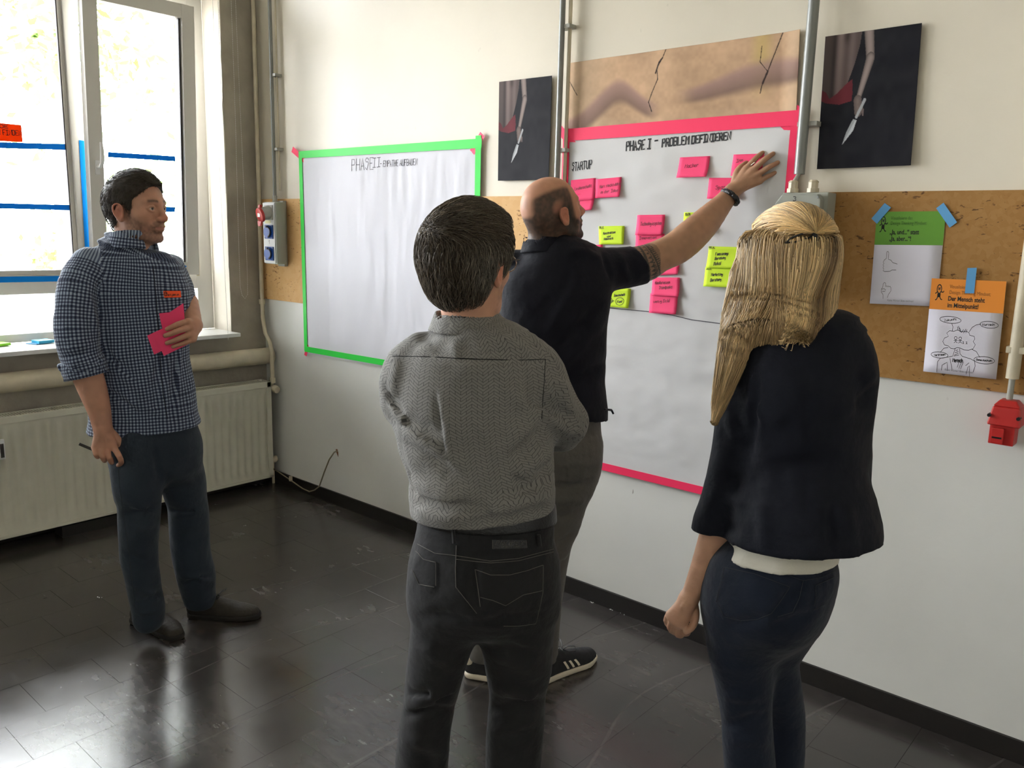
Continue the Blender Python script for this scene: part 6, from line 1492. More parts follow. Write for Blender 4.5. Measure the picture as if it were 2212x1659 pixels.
# shirt
SG = Body(); SG.add(torsoG, .01); SG.add(slGL, .035); SG.add(slGR, .035); bb = lambda x, y: jj(x, y, -.12)
SG.cut(jj(1050, 1143, -.12), nrm(np.array([0, 0, -1.]) + G.R * .08))
SG.disp.append(ripple(.008, (9, 9, 6), 2.7, .8)); SG.disp.append(ripple(.0030, (30, 30, 22), 7.7, .7))
SG.disp.append(pfolds(SG, [(858, 905, 960, 955, .014, -.010), (866, 930, 1010, 1005, .012, .008), (870, 955, 990, 1030, .012, -.007), (942, 850, 965, 1030, .008, -.007), (952, 850, 978, 1030, .012, .006), (1185, 880, 1100, 960, .014, .010), (1190, 925, 1090, 1010, .013, -.010), (1195, 960, 1110, 1040, .014, .010), (1192, 1010, 1120, 1075, .012, -.008),
   (885, 1040, 1000, 1080, .016, .012), (895, 1078, 1060, 1112, .013, -.010), (1060, 1118, 1195, 1050, .014, .011), (1000, 1125, 1190, 1098, .012, -.008), (905, 1105, 1010, 1122, .012, .009), (1090, 1010, 1160, 1100, .012, -.006), (880, 1010, 900, 1070, .014, -.010),
   (890, 722, 965, 755, .012, -.007), (960, 712, 1080, 718, .010, .006), (1080, 730, 1160, 770, .012, .007), (1030, 735, 1040, 775, .008, .005), (1006, 738, 1012, 775, .006, -.004), (980, 738, 990, 775, .007, .005), (1080, 740, 1070, 778, .008, -.005), (1040, 760, 1100, 745, .008, .005),
   (1150, 850, 1240, 905, .014, -.011), (1160, 895, 1240, 935, .012, .010), (1205, 815, 1240, 890, .013, .010), (835, 850, 872, 890, .012, -.012), (840, 880, 880, 915, .011, .010), (860, 780, 848, 860, .012, .007), (1130, 800, 1150, 900, .012, -.006), (1100, 850, 1170, 900, .012, .006), (1020, 900, 1090, 1000, .014, .005), (1180, 770, 1225, 830, .014, -.006)], 1.0, 2.6))
# sleeve seam and yoke seam pressed into the cloth
SG.disp.append(pfolds(SG, [(846, 770, 1010, 775, .004, -.003), (1010, 775, 1180, 777, .004, -.003)], 1.0, 2.6))
cmesh(SG, .0055, 'shirt', M_HERR, pg, [torsoG, slGL, slGR])
line3([(848, 769), (930, 771), (1010, 775), (1100, 778), (1178, 776)], SG, 1.3, 2.1, .0009, 'yoke_seam', M_DARK, pg)
line3([(1178, 776), (1176, 820), (1172, 870), (1170, 905)], SG, 1.3, 2.1, .0009, 'sleeve_seam', M_DARK, pg)
collar(G, pg, M_HERR, (1007, 1007), 672, 716, 66, 84, .062, .086, .0, .007, opening=nrm(FG), tilt=.0, name='collar')
# jeans
JG = Body(); JG.add(hipG, .01); JG.add(legGL, .035); JG.add(legGR, .035); JG.cut((0, 0, .04), (0, 0, -1)); JG.cut(jj(1050, 1122, -.11), nrm(np.array([0, 0, 1.])))
kk = lambda x, y: jj(x, y, -.10)
JG.disp.append(pfolds(JG, [(1040, 1345, 1180, 1330, .014, -.008), (895, 1330, 1020, 1345, .014, -.008), (880, 1490, 1000, 1512, .012, -.011), (875, 1520, 975, 1500, .014, .012), (870, 1545, 985, 1530, .010, -.010), (1060, 1490, 1185, 1510, .014, .010), (1058, 1530, 1180, 1515, .013, -.010), (1052, 1580, 1175, 1560, .012, .008),
   (1020, 1200, 1025, 1320, .010, -.008), (865, 1600, 970, 1620, .014, .009), (1045, 1400, 1190, 1460, .018, .008), (890, 1400, 1000, 1440, .016, .007), (1100, 1370, 1190, 1400, .012, .006)], 1.0, 2.6))
JG.disp.append(ripple(.003, (16, 16, 12), 9.2, .5))
pkR = [(1027, 1230), (1100, 1238), (1173, 1222), (1170, 1280), (1157, 1347), (1090, 1352), (1038, 1312)]; pkL = [(898, 1192), (941, 1215), (942, 1268), (936, 1282), (905, 1272), (888, 1240)]
JG.disp.append(inpoly_disp(pkR, .0022, 1.2, 2.0)); JG.disp.append(inpoly_disp(pkL, .0022, 1.2, 2.0))
cmesh(JG, .0055, 'jeans', M_JBLK, pg, [legGL, legGR, hipG])
def stitch(paths, r=.0008, nm='stitching', B=JG, m=M_STITCH, par=None): 
    for p in paths: line3(p, B, 1.2, 2.2, r, nm, m, par or pg, .0009)
stitch([[(1027, 1230), (1060, 1242), (1100, 1242), (1140, 1232), (1173, 1221)], [(1173, 1221), (1172, 1280), (1166, 1310), (1157, 1347), (1120, 1352), (1088, 1352)], [(1027, 1230), (1033, 1270), (1038, 1310)], [(1038, 1290), (1065, 1297), (1092, 1308), (1130, 1285), (1170, 1276)],
        [(898, 1190), (915, 1208), (941, 1215), (941, 1265)], [(892, 1232), (905, 1262), (938, 1268)], [(986, 1178), (984, 1230), (985, 1268), (1010, 1300), (1030, 1325)], [(902, 1175), (940, 1195), (984, 1200), (1060, 1212), (1120, 1206), (1195, 1186)], [(986, 1208), (1060, 1216), (1120, 1211), (1195, 1192)]])
# belt, loops, patch
def band_path(x0, y0, x1, y1, sag, n=9): return [(x0 + (x1 - x0) * t, y0 + (y1 - y0) * t + sag * math.sin(math.pi * t)) for t in np.linspace(0, 1, n)]
BL = Body(); q = Tube.__new__(Tube); q.__dict__.update(hipG.__dict__); q.a = hipG.a + .006; q.b = hipG.b + .006; BL.add(q); bn = nrm(np.array([0, 0, 1.]) + G.F * .05)
BL.cut(jj(1050, 1118, -.115), bn); BL.cut(jj(1050, 1160, -.115), -bn); V, F = BL.mesh(.005); obj_mesh('belt', V, F, pg, M_LEATH)
for x0, y0, x1, y1 in ((981, 1128, 984, 1172), (1158, 1152, 1160, 1178),):
    P = JG.snap([(x0, y0), (x1, y1)], 1.2, 2.2, .009); MB().tube(list(P), .0045, 6).build('belt_loop', M_JBLK, pg)
pt, PP = surf_patch('waist_patch', ((1064, 1166), (1136, 1166), (1138, 1184), (1064, 1186)), JG, 1.2, 2.2, M_LEATH, pg, .0012, 4, 2)
stitch([[(1064, 1166), (1064, 1185)], [(1136, 1166), (1138, 1183)]], .0007, 'stitching')
pl = []
for t, x0, x1, y, hh in (('Placardin', 1070, 1130, 1176, 8), ('denim', 1082, 1120, 1182, 4)):
    st, tot = strokes(t); pl += place(st, tot - .24, x0, -y, x1, -y, hh, .1, .4, 5)
P2 = [JG.snap([(a, -b_) for a, b_ in q_], 1.2, 2.2, .002) for q_ in pl if len(q_) > 1]; b = MB()
for Q in P2: b.tube(list(Q), .0005, 4)
b.build('embossing', M_STITCH, pt)
def feet(P, parent, xs, m1, m2, fwd, heel_off=-.06):
    for x, off in xs:
        c = P.J(x, 1800, off); c = np.array([c[0], c[1], 0]) - nrm(fwd) * .09; shoe('shoe', c, c + nrm(fwd) * .285, parent, m1, m2)
feet(G, pg, ((900, .0), (1104, .03)), M_SHOE, M_SOLED, FG)
# ================================================================ bald man reaching to the sheet
Bd = Pose((2.80, -.72)); jj = Bd.J
FB = nrm((.87 * Bd.R + .5 * Bd.F) * .955 + np.array([0, 0, .30])); TB = nrm(.35 * Bd.R + .94 * Bd.F)
pb = empty('person', Bd.base, 'bald bearded man in a navy polo shirt reaching to the pink framed sheet', 'person')
hB = Head(jj(1197, 457), FB, sc=1.0)
BB_ = Body(); hB.build(BB_, jaw=1.05, chin=1.06)
BB_.add(Tube([hB.w((0, -.035, -.01)), jj(1178, 505, 0), jj(1174, 540, 0), jj(1176, 565, 0)], [.055, .058, .058, .050], [.060, .060, .058, .05], Bd.R), .03)
BB_.add(Tube([hB.w((0, .02, -.095)), jj(1200, 530, .03), jj(1190, 560, .0)], [.03, .045, .05]), .03)
torsoB = Bd.rows([(520, 1136, 1222, .0, .058), (530, 1128, 1232, .0, .068), (545, 1112, 1262, 0, .09), (575, 1092, 1302, .0, .11), (620, 1082, 1320, 0, .125), (700, 1080, 1310, 0, .125), (800, 1084, 1309, 0, .125), (860, 1088, 1310, 0, .13), (920, 1092, 1314, 0, .128)])
Wy = lambda x, y, yy: on_y(x, y, yy)
def wt(P, r): return Tube([p for p in P], [q * Bd.px_m(p) for p, q in zip(P, r)], [q * Bd.px_m(p) * .93 for p, q in zip(P, r)], np.array([0, 0, 1.]))
E0 = jj(1272, 580, .02); elb = Wy(1462, 546, -.29)
slB = wt([E0, jj(1305, 585, .03), E0 * .42 + elb * .58 + np.array([0, 0, .0]), E0 * .32 + elb * .68], [40, 47, 46, 45]); slB.P[-1:] = [Wy(1386, 573, -.40)]
slB = wt([E0, jj(1310, 582, .04), Wy(1352, 578, -.45), Wy(1388, 571, -.395)], [40, 48, 46, 44])
armB = wt([jj(1300, 580, .04), Wy(1380, 573, -.405), Wy(1425, 553, -.345), Wy(1462, 535, -.29), Wy(1495, 508, -.235), Wy(1530, 474, -.165), Wy(1562, 438, -.105), Wy(1583, 412, -.078)], [40, 41, 35, 36, 36, 31, 22, 17.5])
HBn = Body(); HBn.add(armB)
def fg(L, k=.004):
    P = [Wy(x, y, yy) for x, y, yy, r in L]; HBn.add(Tube(P, [r * Bd.px_m(p) for p, (x, y, yy, r) in zip(P, L)], None, (0, 0, 1), 2), k)
for x, y, yy, r in ((1612, 364, -.050, 8), (1626, 368, -.053, 8), (1636, 378, -.050, 8), (1641, 391, -.042, 7.5)): fg([(1586, 410, -.076, 12), (x, y, yy, r)], .012)
for L in ([(1612, 364, -.050, 6.6), (1629, 346, -.046, 6), (1638, 337, -.034, 5.4), (1647, 330, -.0235, 4.8)], [(1627, 367, -.052, 6.8), (1650, 346, -.048, 6.2), (1660, 339, -.036, 5.6), (1670, 332, -.0235, 5)],
          [(1637, 377, -.048, 6.5), (1659, 362, -.044, 5.9), (1669, 357, -.034, 5.4), (1680, 351, -.0225, 4.8)], [(1642, 391, -.041, 6), (1656, 382, -.036, 5.3), (1665, 378, -.028, 4.9), (1674, 373, -.021, 4.3)],
          [(1588, 396, -.066, 10), (1592, 376, -.056, 9), (1600, 362, -.042, 7.2), (1612, 352, -.025, 5.4)]): fg(L)
kn = [(Wy(1592, 402, -.082), Wy(x, y, yy - .012), .0028, .0018) for x, y, yy in ((1612, 364, -.050), (1627, 367, -.052), (1637, 377, -.048))]
HBn.disp.append(folds(kn))
slBL = Bd.limb([(1112, 580, .03, 40), (1098, 640, .06, 42), (1094, 690, .09, 40)])
armBL = Bd.limb([(1098, 620, .06, 34), (1092, 720, .10, 30), (1105, 790, .20, 27), (1130, 830, .27, 22), (1140, 850, .29, 18)])
hBL = Body(); hBL.add(armBL)
for k in range(4): hBL.add(Bd.limb([(1140, 848, .29, 12), (1150 + 5 * k, 868 - 3 * k, .29, 8), (1158 + 5 * k, 884 - 4 * k, .28, 6), (1162 + 4 * k, 896 - 4 * k, .27, 5)], 2), .008)
hBL.add(Bd.limb([(1142, 846, .28, 9), (1160, 850, .27, 7), (1172, 856, .26, 6)], 2), .008)
legBR = Bd.limb([(1210, 980, .0, 70), (1212, 1051, .0, 64), (1200, 1115, .0, 58), (1188, 1161, 0, 51), (1182, 1200, 0, 48), (1176, 1250, 0, 47), (1170, 1300, 0, 44), (1168, 1360, .0, 40), (1168, 1405, .0, 38), (1168, 1432, 0, 40)])
legBL = Bd.limb([(1150, 980, -.02, 66), (1120, 1100, -.05, 54), (1092, 1200, -.05, 46), (1068, 1300, -.04, 42), (1052, 1370, -.03, 36), (1044, 1404, -.02, 34)])
hipB = Bd.rows([(885, 1100, 1296, 0, .11), (930, 1098, 1298, 0, .115), (970, 1096, 1303, -.01, .125), (1010, 1096, 1298, 0, .12), (1045, 1105, 1280, 0, .10)], cap=.7)
Vb, Fb = join([BB_.mesh(.0032, lo=[-9, -9, 1.46]), HBn.mesh(.003), hBL.mesh(.0045), coarse([hipB, legBR, legBL], [torsoB, slBL], 5)])
def stub(q):
    lat = np.abs(q[:, 0]); z = q[:, 2]; y = q[:, 1]
    k = sst(.083, .060, z - .10 * np.clip(-y, -.04, .06) * 0 + .45 * np.clip(.05 - lat, -.02, .03)) * sst(.045, .030, y + .35 * (z - .02) * 0) * sst(-.105, -.07, z)
    crown = sst(.030, .052, lat) + sst(.02, -.0, z) * sst(-.02, -.06, y); return np.clip(crown, 0, 1) * k * .95
C = hB.skin(Vb, (.50, .255, .16), beard=1.0, stub=stub)
arm_c = np.array([.42, .235, .14]); am = np.all(Vb > [2.9, -.56, 1.4], axis=1)
# tattoo: black bands and scales between sleeve and elbow
an, vv, r_ = armB.uv(Vb); L1, L2 = armB.L[3] , armB.L[-1]
a0 = np.argmin(np.linalg.norm(armB.P - Wy(1380, 573, -.405), axis=1)); t0 = armB.L[a0] - .06; t = (vv - t0)
near = (np.abs(armB(Vb)) < .006) & (t > 0) & (t < .125 + .012 * np.sin(an * 2))
u = an * .045; tt = t
pat = np.zeros(len(Vb))
band = (np.abs(tt - .108) < .003) | (np.abs(tt - .100) < .0015) | (np.abs(tt - .072) < .003) | (np.abs(tt - .040) < .003)
tri = (np.abs(((u / .012) % 1) - .5) * 2 < ((tt - .076) / .020)) & (tt > .076) & (tt < .097)
cx = (u / .017) % 1; sc_ = np.hypot((cx - .5) * 1.1, ((tt - .044) / .027) - .2); scale = ((sc_ > .62) | ((sc_ < .40) & (sc_ > .3))) & (tt > .044) & (tt < .070)
sc2 = ((((u / .011) + np.floor(tt / .009) * .5) % 1 - .5) ** 2 * 4 + ((tt / .009) % 1 - .3) ** 2 > .75) & (tt < .038)
dots = (tt > .111) & (tt < .122) & ((u / .006) % 1 < .55)
pat = (band | tri | scale | sc2 | dots) & near; pk = pat * .50 + near * .42
C[am] = C[am] * (arm_c / np.array([.50, .255, .16])); C = C * (1 - pk[:, None]) + np.array([.030, .035, .032]) * pk[:, None]
obj_mesh('body', Vb, Fb, pb, M_SKIN, col=C)
MB().tube([Wy(1622, 357, -.057), Wy(1630, 351, -.0585), Wy(1638, 359, -.052)], .0018, 6).build('finger_ring', M_METAL, pb, smooth=True)
ring = []; c = Wy(1577, 426, -.092); ax = nrm(Wy(1583, 412, -.078) - Wy(1562, 438, -.105)); n1 = nrm(np.cross(ax, [0, 1, .2])); n2_ = np.cross(ax, n1)
for w in np.linspace(0, 2 * math.pi, 29): ring.append(c + ax * .004 * math.sin(w) + (n1 * math.cos(w) * .0335 + n2_ * math.sin(w) * .031))
b = MB(); b.tube(ring, .0085, 8, caps=False)
for k in range(60): w = k * .4; p_ = c + ax * (.004 * math.sin(w) + .003 * (-1) ** k) + (n1 * math.cos(w) * .0365 + n2_ * math.sin(w) * .034); b.ball(p_, .0058, 5, 4)
o = b.build('bracelet', M_DARK, pb, smooth=True); o['label'] = 'thick black braided bracelet'
# polo
dS = nrm(Wy(1425, 553, -.345) - Wy(1352, 578, -.45)); dS = nrm(dS + np.array([0, 0, .18])); SB = Body(); SB.add(torsoB, .01); SB.add(Clip(slB, Wy(1384, 572, -.40), dS), .04); SB.add(slBL, .03); SB.cut(jj(1200, 886, 0), nrm(np.array([0, 0, -1.]) + Bd.R * -.16))
bb = lambda x, y: jj(x, y, -.12)
SB.disp.append(pfolds(SB, [(1235, 545, 1285, 552, .012, .008), (1262, 545, 1300, 556, .014, .014), (1300, 545, 1320, 600, .010, -.008), (1250, 600, 1180, 720, .018, .010), (1300, 650, 1200, 760, .018, -.010), (1305, 700, 1200, 800, .018, .010), (1310, 780, 1220, 850, .016, -.008), (1340, 545, 1360, 620, .012, .006)], 1.8, 3.8))
SB.disp.append(ripple(.005, (10, 10, 7), 6.7, .7)); SB.disp.append(ripple(.002, (34, 34, 24), 3.7, .5))
cmesh(SB, .0065, 'polo_shirt', M_NAVY, pb, [torsoB, slB, slBL])
collar(Bd, pb, M_NAVY, (1176, 1180), 513, 549, 46, 60, .066, .092, .0, .007, opening=nrm(TB * 1 + Bd.R * .6), tilt=.1)
MB().tube(list(SB.snap([(1306, 884), (1316, 888)], 2.3, 3.4, .0)) + [jj(1321, 886, .0), jj(1325, 894, .0)], .004, 6).build('hem_tag', M_NAVY, pb)
# trousers
JB = Body(); JB.add(hipB, .01); JB.add(legBR, .05); JB.add(legBL, .05); JB.cut((0, 0, .075), (0, 0, -1)); JB.cut(jj(1200, 880), (0, 0, 1))
JB.disp.append(pfolds(JB, [(1210, 1010, 1290, 1000, .012, .006), (1180, 1060, 1270, 1040, .014, -.010), (1190, 1080, 1265, 1090, .012, .008), (1200, 1120, 1250, 1100, .012, -.008), (1200, 1180, 1236, 1150, .012, -.010), (1200, 1200, 1230, 1190, .012, .010), (1195, 1230, 1222, 1215, .012, -.008), (1230, 940, 1220, 1040, .006, -.004)], 1.8, 3.8))
JB.disp.append(ripple(.004, (16, 16, 12), 2.2, .6)); JB.disp.append(inpoly_disp([(1215, 955), (1298, 940), (1305, 958), (1292, 1030), (1225, 1045)], .003, 2.2, 3.4))
cmesh(JB, .0065, 'trousers', M_PGREY, pb, [legBR, legBL, hipB])
q = on_z(1176, 1474); q = on_z(1161, 1474); tq = on_z(1244, 1437); shoe('sneaker', q, q + nrm(tq - q) * .30, pb, M_SNK, M_SOLEW, stripes=M_SOLEW, side=1)
q = on_z(1004, 1455); tq = on_z(1110, 1471); u1, UB = shoe('sneaker', q, q + nrm(tq - q) * .30, pb, M_SNK, M_SOLEW, stripes=M_SOLEW, side=-1)
fd = nrm(tq - q); rd = np.array([fd[1], -fd[0], 0.])
HT = Body(); HT.add(Ell(q + fd * .022 + np.array([0, 0, .072]), (.030, .042, .026), np.stack([fd, rd, [0, 0, 1.]])), .01); HT.cut(q + fd * .05, fd); V, F = HT.mesh(.004); obj_mesh('heel_tab', V, F, u1, M_SOLEW)
# ================================================================ woman in the dark blazer (seen from behind)
vW = nrm([-0.3894, 0.921, 0]); Wm = Pose(CAM[:2] + vW[:2] * 1.74); jj = Wm.J
FW_ = nrm(.90 * Wm.F - .43 * Wm.R)
pw = empty('person', Wm.base, 'long haired blonde woman seen from behind in a dark blazer and navy jeans', 'person')
hW = Head(jj(1697, 580), FW_, sc=.92)
BW = Body(); hW.build(BW, jaw=.9)
BW.add(Tube([hW.w((0, -.035, -.02)), jj(1700, 665, .0), jj(1712, 700, 0), jj(1712, 740, 0)], [.046, .050, .056, .09], [.050, .052, .055, .06], Wm.R), .025)
torsoW = Wm.rows([(690, 1640, 1790, .0, .055), (708, 1612, 1826, 0, .075), (735, 1590, 1862, 0, .095), (780, 1585, 1866, 0, .110), (850, 1592, 1862, 0, .118), (940, 1600, 1858, 0, .112), (1010, 1598, 1862, 0, .110), (1080, 1586, 1880, -.01, .122), (1150, 1574, 1893, -.02, .135), (1230, 1560, 1902, -.02, .145)])
slWL = Wm.limb([(1640, 745, .0, 38), (1612, 790, .0, 44), (1598, 860, .0, 45), (1586, 950, .0, 46), (1572, 1040, .0, 45), (1548, 1120, .01, 46), (1526, 1185, .01, 43), (1518, 1215, .01, 40)])
slWR = Wm.limb([(1822, 748, .0, 34), (1846, 790, .0, 42), (1850, 850, .0, 40), (1842, 930, .01, 38), (1838, 1000, .04, 38), (1815, 1035, .12, 34), (1770, 1040, .22, 30)])
fW = Wm.limb([(1562, 1120, .01, 40), (1535, 1195, .01, 34), (1512, 1245, .0, 26), (1489, 1293, -.01, 19)], flat=.85)
HW = Body(); HW.add(fW)
def fgW(L, k=.004, sub=2): HW.add(Wm.limb(L, sub), k)
for x, y, o in ((1448, 1327, -.02), (1454, 1338, -.026), (1464, 1347, -.026), (1476, 1350, -.016)): fgW([(1487, 1295, -.01, 15), (x, y, o, 9.5)], .012)
for L in ([(1446, 1326, -.02, 7.6), (1440, 1340, -.004, 7.2), (1447, 1352, .016, 6.8), (1460, 1348, .02, 6.4)], [(1453, 1339, -.024, 8.2), (1448, 1355, -.004, 7.8), (1457, 1365, .016, 7.4), (1468, 1357, .022, 7)],
          [(1464, 1348, -.024, 8.2), (1461, 1365, -.002, 7.8), (1470, 1372, .016, 7.4), (1480, 1362, .02, 7)], [(1476, 1351, -.014, 7.8), (1475, 1365, .004, 7.4), (1484, 1368, .018, 7), (1489, 1357, .02, 6.6)],
          [(1496, 1303, .0, 12), (1502, 1325, -.004, 9.5), (1500, 1344, -.012, 8.4), (1492, 1358, -.022, 7.6), (1482, 1364, -.024, 6.6)]): fgW(L, .002)
HW.disp.append(folds([(jj(1484, 1300, -.03), jj(x, y - 4, -.045), .004, .0028) for x, y in ((1450, 1328), (1457, 1338), (1467, 1346))]))
legWL = Wm.limb([(1600, 1240, -.01, 66), (1596, 1302, -.01, 78), (1597, 1376, -.01, 73), (1603, 1440, 0, 65), (1609, 1500, 0, 59), (1614, 1563, .0, 54), (1620, 1659, .0, 54), (1630, 1800, .02, 42), (1634, 1870, .02, 36), (1636, 1915, .02, 34)])
legWR = Wm.limb([(1735, 1240, .03, 62), (1718, 1302, .04, 68), (1690, 1370, .06, 60), (1672, 1420, .08, 54), (1682, 1481, .10, 49), (1692, 1545, .12, 47), (1691, 1600, .12, 46), (1686, 1659, .12, 47), (1680, 1800, .14, 38), (1680, 1870, .14, 33)])
hipW = Wm.rows([(1150, 1590, 1790, .0, .09), (1195, 1580, 1792, .0, .10), (1225, 1566, 1798, -.005, .110), (1262, 1546, 1792, -.01, .118), (1300, 1530, 1772, -.01, .112), (1340, 1540, 1735, 0, .08)], cap=.9)
Vb, Fb = join([BW.mesh(.0035, lo=[-9, -9, 1.36]), HW.mesh(.003), coarse([hipW, legWL, legWR], [torsoW, slWL, slWR], 8)])
obj_mesh('body', Vb, Fb, pw, M_SKIN, col=hW.skin(Vb, (.56, .325, .22)))
# blazer
cL_ = jj(1530, 1190, .01); dL_ = nrm(jj(1512, 1245, 0) - jj(1562, 1120, .01)); dL_ = nrm(dL_ + Wm.R * .12)
SW = Body(); SW.add(torsoW, .01); SW.add(Clip(slWL, cL_, dL_), .035); SW.add(slWR, .035)
SW.cut(jj(1700, 1196, -.12), nrm(np.array([0, 0, -1.]) + Wm.R * .10 - Wm.F * .02))
bb = lambda x, y: jj(x, y, -.125)
SW.disp.append(pfolds(SW, [(1792, 1085, 1795, 1200, .006, -.014), (1893, 800, 1860, 830, .012, .010), (1890, 850, 1850, 870, .012, -.011), (1560, 1020, 1600, 1060, .012, -.009), (1560, 1060, 1610, 1100, .012, .009), (1545, 1110, 1600, 1150, .012, -.007), (1660, 1005, 1790, 1000, .014, -.008), (1620, 990, 1640, 790, .010, -.009), (1742, 800, 1742, 1190, .004, -.003),
   (1620, 880, 1700, 905, .016, .007), (1800, 900, 1850, 880, .014, .007), (1645, 1080, 1655, 1190, .018, .008), (1830, 1080, 1840, 1180, .016, .008), (1680, 820, 1760, 850, .016, .005), (1570, 900, 1600, 950, .014, .007)], 1.0, 2.6))
SW.disp.append(ripple(.0045, (10, 10, 7), 1.2, .6)); SW.disp.append(ripple(.0016, (34, 34, 24), 8.7, .5))
cmesh(SW, .006, 'blazer', M_BLAZ, pw, [torsoW, slWL, slWR])
collar(Wm, pw, M_BLAZ, (1728, 1722), 668, 712, 66, 90, .062, .082, .0, .009, opening=nrm(FW_), tilt=.05)
# cream shirt tail
q = Tube.__new__(Tube); q.__dict__.update(hipW.__dict__); q.a = hipW.a + .006; q.b = hipW.b + .006
TW = Body(); TW.add(q); TW.add(Wm.rows([(1140, 1600, 1800, 0, .10), (1215, 1580, 1806, -.01, .116)]), .02); TW.cut(jj(1720, 1244, -.12), nrm(np.array([0, 0, -1.]) + Wm.R * .07)); TW.disp.append(ripple(.004, (24, 24, 24), 2.5, .6)); TW.disp.append(folds([(bb(1640, 1215), bb(1760, 1210), .006, -.003), (bb(1650, 1225), bb(1760, 1222), .005, .003)]))
cmesh(TW, .005, 'cream_shirt', M_WHITE, pw, [q])
# jeans
JW = Body(); JW.add(hipW, .01); JW.add(legWL, .04); JW.add(legWR, .04); JW.cut((0, 0, .07), (0, 0, -1)); JW.cut(jj(1690, 1160), (0, 0, 1))
JW.disp.append(pfolds(JW, [(1668, 1330, 1738, 1250, .010, -.008), (1560, 1350, 1660, 1338, .012, -.006), (1560, 1500, 1660, 1510, .012, .005), (1560, 1560, 1660, 1550, .012, -.005), (1660, 1350, 1755, 1330, .012, -.006), (1580, 1600, 1660, 1610, .012, .005)], 1.0, 2.6)); JW.disp.append(ripple(.0025, (18, 18, 12), 5.2, .6))
pk = [(1565, 1228), (1630, 1240), (1705, 1268), (1690, 1290), (1665, 1325), (1610, 1340), (1560, 1330), (1547, 1295)]; JW.disp.append(inpoly_disp(pk, .0018, 1.2, 2.2)); JW.disp.append(inpoly_disp([(1762, 1265), (1804, 1245), (1800, 1275), (1785, 1305), (1758, 1318)], .0018, 1.2, 2.2))
cmesh(JW, .0055, 'jeans', M_JNAVY, pw, [legWL, legWR, hipW])
stitch([[(1565, 1226), (1630, 1240), (1705, 1268)], [(1705, 1268), (1690, 1292), (1665, 1325), (1635, 1338), (1600, 1340), (1565, 1332), (1548, 1300), (1565, 1226)], [(1762, 1265), (1803, 1247)], [(1762, 1265), (1762, 1290), (1757, 1318), (1785, 1303)], [(1690, 1238), (1735, 1254), (1775, 1247), (1805, 1232)], [(1735, 1254), (1727, 1290), (1712, 1322), (1680, 1332)]], .0006, 'stitching', JW, M_STITCHB, pw)
feet(Wm, pw, ((1638, .02), (1680, .14)), M_SHOE, M_SOLED, FW_)
# hair: underlying mass, then strands following it
HM = Body()
HM.add(hW.E((0, -.020, .038), (.088, .112, .096)), .001)
HM.add(Wm.rows([(520, 1612, 1784, .0, .085), (580, 1598, 1796, -.005, .085), (640, 1588, 1796, -.015, .075), (690, 1580, 1772, -.045, .055), (722, 1590, 1745, -.085, .035)]), .03)
HM.add(Wm.limb([(1625, 600, -.02, 34), (1606, 680, -.04, 34), (1590, 740, -.075, 30), (1574, 800, -.075, 22), (1561, 850, -.068, 15), (1546, 905, -.062, 4)], flat=.7), .025)
HM.disp.append(ripple(.004, (26, 26, 3.5), 3.3, .25)); HM.disp.append(ripple(.002, (70, 70, 6), 1.3, .25))
SMH = Smooth(HM); V, F = HM.mesh(.0055)
q = hW.loc(V)
def wcol(P):
    k = (.5 + 1.0 * vnoise(P * np.array([34, 34, 2.5]))).clip(0, 1)[:, None]; c = np.array([.20, .125, .055]) * (1 - k) + np.array([.52, .36, .17]) * k; return c
obj_mesh('hair', V, F, pw, M_HAIRB, col=wcol(V) * .75)
rr = np.random.RandomState(6); clip = jj(1752, 512, -.10); clipc = Wm.J(1757, 509, -.10)
rt = surf_points(V, F, 30000, rr); qx = project(rt); d_cam = (rt - Wm.J(1697, 580)) @ Wm.F
up = (qx[:, 1] < 560) 
line_y = 512 + .06 * (1700 - qx[:, 0]) - 22 * np.exp(-((qx[:, 0] - 1640) / 45.) ** 2)
top = (qx[:, 1] < line_y)
R1 = rt[top & (d_cam < .10)][:3200]; R2 = rt[~top & (qx[:, 1] < 585)][:6500]; R3 = rt[(qx[:, 1] >= 640) & ((qx[:, 0] < 1640) | (qx[:, 1] > 690))][:1500]
def flow_top(P, t, r):
    d = clipc - P; n = np.linalg.norm(d, axis=1)[:, None]; return d / (n + 1e-6) + np.array([0, 0, .10]) * sst(.03, .12, n) 
dist = np.linalg.norm(clipc - R1, axis=1); keep = dist > .012; R1 = R1[keep]; dist = dist[keep]
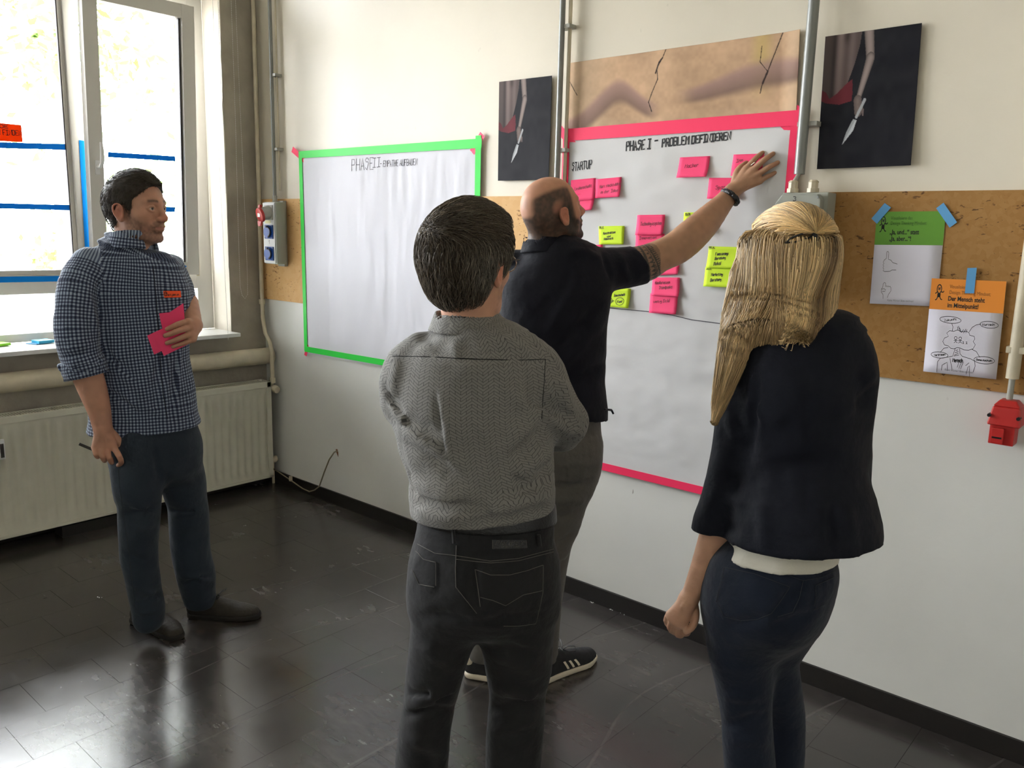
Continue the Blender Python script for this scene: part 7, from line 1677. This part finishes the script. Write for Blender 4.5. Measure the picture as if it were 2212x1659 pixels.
strands('hair_strands', R1, SMH, flow_top, 14, .0072, .0010, pw, M_HAIRB, lift=.005, seed=8, colf=lambda r, n, ro: np.clip((np.array([.66, .44, .19]) * (.45 + .9 * r.rand(n, 1))) + (r.rand(n, 1) > .8) * np.array([.12, .10, .05]) - (hW.loc(ro)[:, 2:3] > .115) * np.array([.26, .18, .08]) * r.rand(n, 1), .02, 1), jit=.04, lens=np.clip(dist / .10, .25, 1.2))
def flow_down(P, t, r):
    q = project(P); tgt = np.where(q[:, 0] < 1665, (q[:, 0] - 1552) * -.0010 * (q[:, 1] > 600), 0.0); tgt = np.where(q[:, 1] > 745, -.10, tgt)
    right = (q[:, 0] > 1700) & (q[:, 1] > 640); curl = np.where(right, -.8 * np.clip((q[:, 1] - 660) / 60., 0, 1), 0)
    return np.array([0, 0, -1.])[None] + Wm.R[None] * (tgt * 2.2 + curl)[:, None] + Wm.R[None] * np.clip((1640 - q[:, 0]) * -.000, -1, 1)[:, None]
qq = project(R2); ty = np.where(qq[:, 0] < 1668, 770 + 140 * rr.rand(len(R2)) ** .8, 742 + 12 * rr.rand(len(R2))); L2 = np.clip((ty - qq[:, 1]) / 1090. / 34, .0015, .013)
def wc(r, n, ro): k = np.clip(.5 + 1.3 * vnoise(ro * np.array([30, 30, 3.])), 0, 1)[:, None]; c = np.array([.26, .16, .07]) * (1 - k) + np.array([.80, .58, .30]) * k; return np.clip(c * (.5 + .9 * r.rand(n, 1)), 0, 1)
strands('hair_strands', R2, SMH, flow_down, 34, 1.0, .0009, pw, M_HAIRB, lift=.006, seed=9, colf=wc, jit=.03, lens=L2)
strands('hair_strands', R3, SMH, flow_down, 14, .0115, .0009, pw, M_HAIRB, lift=.004, seed=10, colf=wc, jit=.04)
# hair clip: black slim loop
P = HM.snap([(1697, 527), (1710, 516), (1730, 509), (1750, 506), (1757, 509)], 1.2, 2.2, .007); P2 = HM.snap([(1757, 509), (1745, 517), (1722, 524), (1700, 526), (1697, 526)], 1.2, 2.2, .007)
o = MB().tube(list(P) + list(P2)[1:], .0017, 6).build('hair_clip', M_DARK, pw, smooth=True); o['label'] = 'slim black hair clip'
P = HM.snap([(1753, 506), (1758, 512), (1764, 524)], 1.2, 2.2, .006); MB().tube(list(P), [.003, .0045, .003], 6).build('clip_hinge', M_DARK, o)
